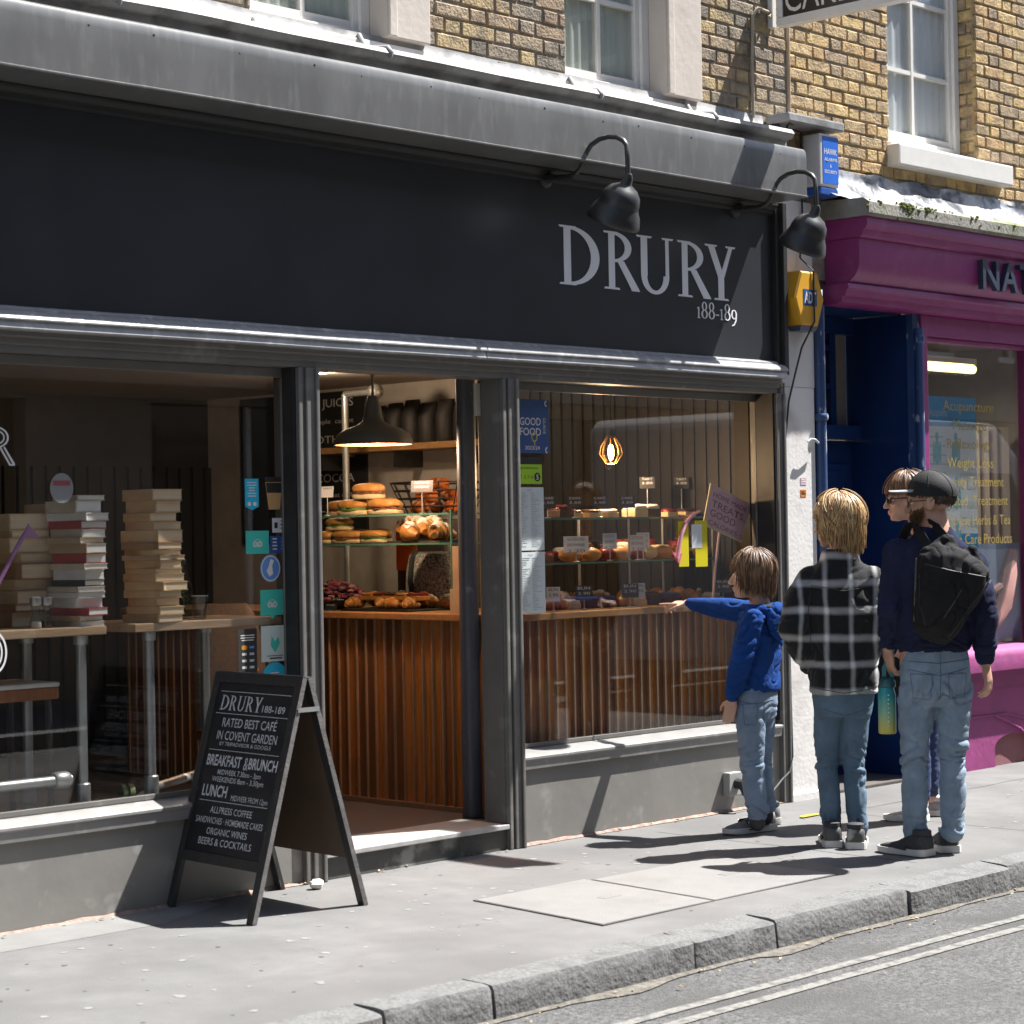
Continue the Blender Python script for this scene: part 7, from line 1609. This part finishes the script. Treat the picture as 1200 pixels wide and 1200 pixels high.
HBL = [mat('blond_hair', (.40, .245, .105), .42, var=.3, scale=30, spec=.6), mat('blond_hair_light', (.58, .40, .20), .42, var=.25, scale=30, spec=.6), mat('blond_hair_deep', (.25, .14, .055), .45, var=.3, scale=30, spec=.6)]
def shag(az):
    a = abs(az)
    if a < .5: return (.80, .0)
    if a < 1.0: return (1.35, .03)
    return (1.92, .075 if a < 2.0 else .115)
hair_strands(P, u_, shag, 2600, 9, HS, HBL, teen, shell=shell_(P, HS, 1.85, .7), r0=.0024)
# ------------------------------------------------------------------ the man in the cap
base = onZ(1092, 1000, 0); K = Frame(base, 1092, 1000, 255.)
man = thing('person', 'bearded man in black cap, navy jumper and pale jeans seen from behind', 'person', base, 'people looking into the cafe window')
tf = facing(8); tr_ = Vector((tf.y, -tf.x, -.03)).normalized(); hf = (facing(66) - Z3 * .08).normalized(); HS = 1.06
hc_ = K(1092, 588, .01); body = MB(); P, r_, f_, u_ = head(body, hc_, hf, HS)
limb(body, [K(1095, 604, .0), K(1097, 628, -.02)], [.060, .068])
torso(body, [(K(1096, 648, 0), .14, .08, tr_), (K(1095, 690, 0), .15, .09, tr_), (K(1093, 740, 0), .15, .10, tr_), (K(1095, 785, 0), .155, .11, tr_), (K(1096, 805, 0), .14, .10, tr_)])
kneeL, ankL = K(1071, 886, -.01), K(1072, 968, -.01); kneeR, ankR = K(1116, 886, -.01), K(1115, 965, -.03)
limb(body, [K(1076, 800, .0), kneeL, ankL], [.052, .032, .030]); limb(body, [K(1114, 800, .0), kneeR, ankR], [.052, .032, .030])
sL, eL, wL = K(1054, 650, 0), K(1044, 712, -.03), K(1043, 760, .03); sR, eR, wR = K(1138, 662, 0), K(1151, 722, -.04), K(1156, 779, .02)
limb(body, [sL, eL, wL], [.042, .034, .028]); limb(body, [sR, eR, wR], [.042, .034, .028])
hand(body, wL + Z3 * .005, -Z3 * 1. + VR * .04, VR * .8 + VF * .3, VF * .4 - VR * .3, .9, 1.0, curls=(.85, .9, .95, .95))
hand(body, wR + Z3 * .0, -Z3 * .95 + VR * .16, -VR * .7 + VF * .45, VF * .5 - VR * .6, .55, 1.0, curls=(.45, .55, .6, .65))
weld(body, 'body', mat('skin_tan', (.50, .28, .19), .5, var=.1, scale=12, bump=.05, blotch=((.52, .24, .17), 9, .55, .8)), man, .005, 2); eyes(P, r_, f_, u_, HS, man)
JUMP = mat('navy_knit', (.022, .026, .058), .95, var=.25, scale=9, bump=.4, bscale=240, spec=.12)
mb = MB()
torso(mb, [(K(1094, 768, 0), .150, .118, tr_), (K(1094, 758, 0), .170, .130, tr_), (K(1094, 730, 0), .172, .126, tr_), (K(1095, 690, -.005), .186, .124, tr_), (K(1096, 660, -.01), .196, .112, tr_), (K(1096, 643, -.01), .168, .095, tr_), (K(1096, 630, -.01), .110, .082, tr_), (K(1096, 618, .0), .072, .070, tr_)], p=.86)
limb(mb, [sL, (sL + eL) / 2, eL, (eL + wL) / 2, wL + Z3 * .03], [.080, .075, .066, .058, .047], 18)
limb(mb, [sR, (sR + eR) / 2, eR, (eR + wR) / 2, wR + Z3 * .03], [.080, .075, .066, .057, .047], 18)
JP = weld(mb, 'jumper', JUMP, man, .0065, 2, crease(.009, ((.98, .09, .9), (1.16, .12, .6), (1.35, .08, .5)), 33.))
S_ = Skin(JP, K); mb = MB(); S_.line(mb, [(1058, 757), (1095, 760), (1133, 756)], .0022); S_.line(mb, [(1035, 753), (1043, 755), (1052, 753)], .002); S_.line(mb, [(1150, 769), (1157, 771), (1164, 768)], .002); S_.line(mb, [(1058, 640), (1054, 660), (1057, 685)], .0016); S_.line(mb, [(1138, 645), (1142, 668), (1138, 695)], .0016); mb.build('seams', mat('navy_seam', (.012, .014, .03), .9), JP, smooth=True, kind='stuff')
JEAN3 = denim('washed_denim', (.235, .305, .385), (.36, .43, .50))
mb = MB(); torso(mb, [(K(1095, 752, 0), .142, .112, tr_), (K(1095, 766, 0), .154, .120, tr_), (K(1096, 795, -.01), .162, .128, tr_), (K(1096, 815, -.01), .150, .118, tr_), (K(1096, 828, 0), .12, .10, tr_)])
limb(mb, [K(1075, 808, -.005), K(1073, 850, -.005), kneeL, (kneeL + ankL) / 2, ankL - Z3 * .030], [.092, .080, .065, .061, .058], 20)
limb(mb, [K(1117, 808, -.005), K(1117, 850, -.005), kneeR, (kneeR + ankR) / 2, ankR - Z3 * .030], [.090, .078, .064, .060, .057], 20)
J3 = weld(mb, 'jeans', JEAN3, man, .006, 2, crease(.017, ((.46, .11, .8), (.16, .07, .55), (.74, .06, .9)), 41.))
jeans_trim(J3, K, JEAN3, mat('denim_stitch', (.10, .14, .19), .9), [[(1063, 788), (1086, 789), (1084, 817), (1066, 816)], [(1105, 789), (1127, 788), (1125, 816), (1107, 817)]], [(1056, 782), (1095, 790), (1136, 781)], [(1096, 764), (1096, 790), (1095, 818)], man, [(1057, 773), (1095, 776), (1134, 772)])
DK = mat('charcoal_knit_shoe', (.055, .053, .055), .9, var=.3, scale=60)
p0, p1 = onZ(1089, 1004, 0), onZ(1032, 997, 0); shoe(man, p0, p1, .108, .105, DK, SOLE, DARKT)
p0 = onZ(1114, 1000, 0); shoe(man, p0, p0 + (VF * .29 - VR * .02), .108, .105, DK, SOLE, GREY_UP)
mb = MB(); limb(mb, [ankL + Z3 * .02, ankL - Z3 * .04], [.038, .038]); mb.build('sock', DARKT, man, smooth=True); mb = MB(); limb(mb, [ankR + Z3 * .02, ankR - Z3 * .04], [.038, .038]); mb.build('sock', DARKT, man, smooth=True)
# beard, short hair, cap with pale bill, spectacles
HD = [mat('dark_hair', (.060, .040, .028), .5, var=.3, scale=40), mat('dark_hair_light', (.11, .075, .05), .5, var=.3, scale=40), mat('dark_hair_deep', (.03, .02, .015), .5, var=.3, scale=40)]
def crop(az):
    a = abs(az)
    if a < 1.15: return (None, 0)
    return (1.95 if a > 1.9 else 1.5, .012)
hair_strands(P, u_, crop, 1500, 13, HS, HD, man, r0=.0024, low=1.45, lf=.007, base=-.007)
mb = MB(); rq = random.Random(6)
for _ in range(900):
    q = rq.uniform(-1.5, 1.5); zz = rq.uniform(-.112, -.052) if abs(q) < .5 else rq.uniform(-.092 + .06 * max(0, abs(q) - .9), -.030 + .045 * max(0, abs(q) - 1.3))
    rr = .066 - .022 * max(0, (-zz - .045) / .055); p = Vector((rr * math.sin(q) * 1.02, .028 + rr * math.cos(q) * 1.0 - .012 * abs(math.sin(q)) + .006 * (abs(q) < .6), zz)); d = Vector((math.sin(q), math.cos(q) * .6, -1.0)).normalized()
    mb.cur = rq.choice((0, 0, 1, 2)); mb.tube([P(*(p - d * .006)), P(*(p + d * .006)), P(*(p + d * .014))], [.0012, .0018, .0006], 5)
mb.build('beard', [mat('beard_hair', (.17, .085, .04), .6, var=.3), mat('beard_hair_light', (.27, .15, .07), .6, var=.3), mat('beard_hair_deep', (.10, .05, .025), .6, var=.3)], man, smooth=True)
CAP = mat('black_cap_cloth', (.008, .008, .009), .8, var=.3, scale=14, bump=.2, bscale=160)
mb = MB(); rings = []
for j in range(11):
    ph = .03 + 1.60 * j / 10; k = 1 + .012 * math.sin(j * 1.1)
    rings.append([P((.0925 * k) * math.sin(ph) * math.sin(az), -.012 + .113 * math.sin(ph) * math.cos(az), .034 + .014 * math.cos(az) * (math.sin(ph)) * .9 + .102 * math.cos(ph) - .006 * math.sin(ph)) for az in [2 * PI * i / 30 for i in range(30)]])
rings.append([P(.088 * math.sin(az), -.012 + .108 * math.cos(az), .030 + .012 * math.cos(az)) for az in [2 * PI * i / 30 for i in range(30)]])
mb.loft(rings); capo = mb.build('cap', CAP, man, smooth=True, auto=60)
mb = MB(); A = []; B = []
for i in range(13):
    az = -1.05 + 2.1 * i / 12; x0, y0 = .084 * math.sin(az), -.012 + .104 * math.cos(az); ext = .088 * math.cos(az * 1.35) ** .8 if abs(az * 1.35) < PI / 2 else 0
    A.append((x0, y0 - .004, .060)); B.append((x0 * 1.03, y0 + ext, .066 - .018 * abs(math.sin(az)) ))
vs = [P(*q) for q in A + B] + [P(q[0], q[1], q[2] - .005) for q in A + B]; n = 13; fs = []
for i in range(n - 1): fs += [(i, i + 1, n + i + 1, n + i), (2 * n + i, 3 * n + i, 3 * n + i + 1, 2 * n + i + 1), (n + i, n + i + 1, 3 * n + i + 1, 3 * n + i)]
mb.add(vs, fs); mb.build('cap_bill', mat('pale_bill', (.34, .35, .36), .6, var=.1), capo, smooth=True, auto=40)
mb = MB()
for i in range(6):
    az = 2 * PI * i / 6 + .5; mb.tube([P(.0935 * math.sin(ph) * math.sin(az), -.012 + .114 * math.sin(ph) * math.cos(az), .034 + .014 * math.cos(az) * math.sin(ph) * .9 + .1035 * math.cos(ph) - .006 * math.sin(ph)) for ph in [.05 + 1.5 * k / 10 for k in range(11)]], .0013, 5)
mb.build('cap_seam', mat('cap_stitch', (.03, .03, .032), .8), capo, smooth=True, kind='stuff')
mb = MB(); mb.ell(P(0, -.012, .133), .008, .008, .005); mb.build('cap_button', CAP, capo, smooth=True)
def specs(par, P, m_lens, m_frame, nm, s=1.):
    b = MB()
    for x in (-1, 1):
        c = [( .030 * x + .021 * math.cos(q), .099 - .010 * (abs(.030 + .021 * math.cos(q) * x) / .05) ** 2, .000 + .017 * math.sin(q)) for q in [2 * PI * i / 20 for i in range(21)]]
        b.tube([P(*q) for q in c], .0026 * s, 6); b.tube([P(.050 * x, .088, .004), P(.071 * x, .06, .006), P(.076 * x, .0, .004), P(.075 * x, -.012, -.008)], .0024 * s, 6)
    b.tube([P(-.010, .099, .003), P(0, .102, .006), P(.010, .099, .003)], .0024 * s, 6); g = b.build(nm, m_frame, par, smooth=True)
    for x in (-1, 1):
        b = MB(); c = [( .030 * x + .0205 * math.cos(q), .0985 - .010 * (abs(.030 + .021 * math.cos(q) * x) / .05) ** 2, .000 + .0165 * math.sin(q)) for q in [2 * PI * i / 20 for i in range(20)]]
        b.loft([[P(*q) for q in c], [P(q[0], q[1] + .0015, q[2]) for q in c]]); b.build('lens', m_lens, g)
specs(man, P, glassmat('spec_lens', (.85, .87, .88), 1.5), M_BLACK, 'spectacles')
# ------------------------------------------------------------------ rucksack on the man's back
M_BAG = mat('black_nylon', (.016, .0155, .0165), .8, var=.25, scale=9, bump=.25, bscale=260, spec=.2)
bk = thing('backpack', 'black roll top backpack slung on the man in the cap', 'backpack', K(1100, 700, -.2))
out_ = [(1068, 648), (1078, 638), (1090, 634), (1108, 637), (1124, 645), (1138, 656), (1151, 668), (1150, 683), (1139, 702), (1126, 722), (1112, 742), (1099, 755), (1086, 753), (1072, 745), (1062, 734), (1060, 712), (1062, 690), (1064, 668)]
cu_, cv_ = 1102, 692
mb = MB(); rings = []
for sc_, d in ((.55, -.085), (.86, -.10), (.98, -.14), (1.0, -.185), (.93, -.235), (.74, -.27), (.40, -.29), (.05, -.296)): rings.append([K(cu_ + (u - cu_) * sc_, cv_ + (v - cv_) * sc_, d) for u, v in out_])
mb.loft(rings)
mb.cap([K(1091, 638, -.16), K(1101, 634, -.18), K(1111, 641, -.17)], [.026, .034, .022]); mb.cap([K(1124, 650, -.16), K(1130, 646, -.18), K(1141, 661, -.17)], [.022, .03, .022])
BB = weld(mb, 'bag_body', M_BAG, bk, .006, 4, crease(.016, ((1.15, .5, .55),), 52., (7, 7, 6)))
mb = MB()
def strap(pts, w_): 
    rings = []
    for i, p in enumerate(pts):
        d = (pts[min(i + 1, len(pts) - 1)] - pts[max(i - 1, 0)]).normalized(); sd = d.cross(Vector((VF.x, VF.y, .4))).normalized(); nn = sd.cross(d).normalized()
        rings.append([p + sd * w_ + nn * .005, p - sd * w_ + nn * .005, p - sd * w_ - nn * .005, p + sd * w_ - nn * .005])
    mb.loft(rings)
strap([K(1083, 650, -.20), K(1079, 640, -.175), K(1073, 626, -.125), K(1068, 617, -.07), K(1066, 614, -.0), K(1064, 628, .10), K(1058, 655, .125)], .021)
strap([K(1106, 640, -.17), K(1100, 629, -.135), K(1094, 619, -.095), K(1087, 613, -.06), K(1086, 612, 0.0), K(1084, 628, .10), K(1080, 660, .13)], .019)
mb.build('strap', M_BAG, bk, smooth=True, auto=60)
mb = MB(); mb.cap([K(1066, 655, -.18), K(1064, 690, -.20), K(1063, 725, -.19)], [.006, .006, .006], 8); mb.cap([K(1141, 690, -.22), K(1148, 678, -.215)], [.004, .004], 6); mb.build('side_piping', mat('bag_piping', (.07, .07, .07), .5), bk, smooth=True)
mb = MB(); mb.tube([K(1150, 680, -.205), K(1147, 684, -.215)], .005, 6); mb.build('zip_pull', M_STEEL, bk, smooth=True)
S_ = Skin(BB, K); mb = MB(); S_.line(mb, [(1072, 660), (1100, 668), (1140, 676)], .0028); S_.line(mb, [(1068, 672), (1066, 705), (1074, 735)], .0022); S_.line(mb, [(1144, 682), (1124, 708), (1100, 744)], .0022); S_.line(mb, [(1112, 690), (1092, 722)], .0030)
mb.build('seam', mat('bag_seam', (.035, .035, .037), .5), BB, smooth=True, kind='stuff')
mb = MB(); S_.patch(mb, [(1106, 664), (1113, 666), (1112, 671), (1105, 669)], .002, 3); mb.build('logo_tab', mat('bag_tab', (.06, .06, .065), .5), BB)
# ------------------------------------------------------------------ bottle in his hand
bo = thing('drinking_bottle', 'teal to yellow drinking bottle hanging from the hand of the man', 'bottle', K(1042, 860, .04))
def grad():
    m = bpy.data.materials.new('teal_yellow_bottle'); m.use_nodes = True; n = m.node_tree.nodes; l = m.node_tree.links; p = n['Principled BSDF']
    tc = n.new('ShaderNodeTexCoord'); sp = n.new('ShaderNodeSeparateXYZ'); l.new(tc.outputs['Generated'], sp.inputs[0]); rp = n.new('ShaderNodeValToRGB'); e = rp.color_ramp.elements
    e[0].position = .1; e[0].color = (.55, .50, .10, 1); e[1].position = .85; e[1].color = (.03, .30, .33, 1); q = e.new(.45); q.color = (.22, .45, .28, 1); l.new(sp.outputs['Z'], rp.inputs['Fac']); l.new(rp.outputs[0], p.inputs['Base Color']); p.inputs['Roughness'].default_value = .3
    return m
zb_ = K(1042, 860, .04); zt_ = K(1042, 806, .04); Hb = zt_.z - zb_.z
mb = MB(); mb.lathe(zb_, [(.036, 0), (.041, .006), (.041, Hb * .86), (.036, Hb * .95), (.033, Hb)], n=24); mb.build('bottle_body', grad(), bo, smooth=True, auto=40)
mb = MB(); mb.lathe(zt_ + Z3 * .001, [(.035, 0), (.038, .004), (.038, .028), (.030, .04), (.012, .046)], n=20)
mb.build('lid', mat('teal_lid', (.02, .11, .13), .4), bo, smooth=True, auto=40)
mb = MB(); lp = [K(1038, 793, .04), K(1038, 783, .04), K(1041, 776, .04), K(1046, 777, .04), K(1048, 786, .04), K(1047, 794, .04)]; strap(lp, .009); mb.build('carry_loop', mat('teal_loop', (.05, .22, .24), .5), bo, smooth=True, auto=60)
mb = MB(); [mb.ell(zb_ + Vector((-.029, -.029, 0)) + Z3 * (.04 + .02 * i), .004, .004, .004) for i in range(8)]; mb.build('measure_mark', M_WHITE, bo, smooth=True)
# ------------------------------------------------------------------ the woman half hidden behind him
base = onZ(1072, 962, 0); K = Frame(base, 1072, 962, 226.)
wom = thing('person', 'woman in sunglasses with tied brown hair standing behind the capped man', 'person', base, 'people looking into the cafe window')
tf = facing(60); tr_ = Vector((tf.y, -tf.x, 0)); hf = (facing(88) - Z3 * .06).normalized(); HS = 1.0
hc_ = K(1063, 591, .0); body = MB(); P, r_, f_, u_ = head(body, hc_, hf, HS)
limb(body, [K(1073, 606, .0), K(1078, 626, .0)], [.045, .05])
torso(body, [(K(1082, 640, 0), .13, .075, tr_), (K(1082, 680, 0), .14, .085, tr_), (K(1082, 725, 0), .12, .085, tr_), (K(1082, 770, 0), .15, .11, tr_), (K(1082, 795, 0), .14, .10, tr_)])
kneeL, ankL = K(1074, 870, -.05), K(1078, 938, -.05); kneeR, ankR = K(1090, 870, .07), K(1093, 936, .07)
limb(body, [K(1080, 790, -.05), kneeL, ankL], [.055, .034, .033]); limb(body, [K(1086, 790, .06), kneeR, ankR], [.055, .034, .033])
sL, eL, wL = K(1082, 655, -.14), K(1080, 712, -.16), K(1072, 752, -.06); sR, eR, wR = K(1082, 655, .14), K(1082, 712, .16), K(1074, 752, .12)
limb(body, [sL, eL, wL], [.045, .037, .026]); limb(body, [sR, eR, wR], [.045, .037, .026])
hand(body, wL, -Z3 * .6 - VR * .5, VF, -VR, .4, .9); hand(body, wR, -Z3 * .7 - VR * .4, -VF, -VR, .4, .9)
weld(body, 'body', SKIN, wom, .005, 2); eyes(P, r_, f_, u_, HS, wom)
mb = MB(); torso(mb, [(K(1082, 790, 0), .155, .115, tr_), (K(1082, 740, 0), .140, .105, tr_), (K(1082, 690, 0), .155, .105, tr_), (K(1082, 655, 0), .15, .092, tr_), (K(1081, 634, 0), .09, .07, tr_)])
limb(mb, [sL, eL, wL + Z3 * .02], [.062, .054, .042], 16); limb(mb, [sR, eR, wR + Z3 * .02], [.062, .054, .042], 16)
weld(mb, 'top', mat('black_jersey', (.02, .02, .022), .85, var=.2, bump=.2), wom, .007, 2, crease(.012, ((1., .3, .6),), 61.))
mb = MB(); torso(mb, [(K(1082, 770, 0), .152, .115, tr_), (K(1082, 795, 0), .152, .115, tr_), (K(1082, 812, 0), .12, .09, tr_)])
limb(mb, [K(1079, 798, -.05), kneeL, ankL + Z3 * .03], [.092, .062, .048], 18); limb(mb, [K(1086, 798, .06), kneeR, ankR + Z3 * .03], [.092, .062, .048], 18)
weld(mb, 'leggings', mat('navy_leggings', (.028, .045, .12), .8, var=.25, scale=9, bump=.15), wom, .007, 2, crease(.010, ((.4, .1, .6), (.15, .06, .8)), 71.))
PK = mat('mauve_trainer', (.38, .34, .37), .8, var=.15, scale=30)
p0, p1 = onZ(1087, 963, 0), onZ(1036, 961, 0); shoe(wom, p0, p1, .09, .085, PK, SOLE, M_WHITE)
p0, p1 = onZ(1106, 956, 0), onZ(1060, 955, 0); shoe(wom, p0, p1, .09, .085, PK, SOLE, M_WHITE)
def tied(az):
    a = abs(az)
    if a < .5: return (.62, 0)
    return (1.55, 0)
HBR = [mat('auburn_hair', (.17, .085, .04), .42, var=.3, scale=30, spec=.6), mat('auburn_hair_light', (.27, .15, .07), .42, var=.3, scale=30, spec=.6), mat('auburn_hair_deep', (.09, .045, .022), .45, var=.3, scale=30, spec=.6)]
def bun(mb): shell_(P, HS, 1.6, .60)(mb); mb.ell(P(0, -.125, .03), .035, .035, .035)
hair_strands(P, u_, tied, 1700, 17, HS, HBR, wom, r0=.0022, shell=bun)
specs(wom, P, mat('dark_lens', (.015, .012, .011), .08, var=.1, spec=.8), mat('tortoise_frame', (.06, .03, .015), .3), 'sunglasses', 1.5)
hbag = thing('handbag', 'small black shoulder bag at the hip of the woman behind', 'bag', K(1060, 800, -.05))
mb = MB(); torso(mb, [(K(1050, 815, -.02), .10, .035, VR), (K(1049, 806, -.02), .115, .045, VR), (K(1048, 785, -.02), .11, .042, VR), (K(1048, 772, -.02), .095, .02, VR)]); mb.build('bag_body', M_BAG, hbag, smooth=True, auto=60)
mb = MB(); strap([K(1058, 774, -.02), K(1066, 720, -.12), K(1078, 660, -.115), K(1084, 640, -.08), K(1090, 660, .02)], .010); mb.build('strap', M_BAG, hbag, smooth=True, auto=60)
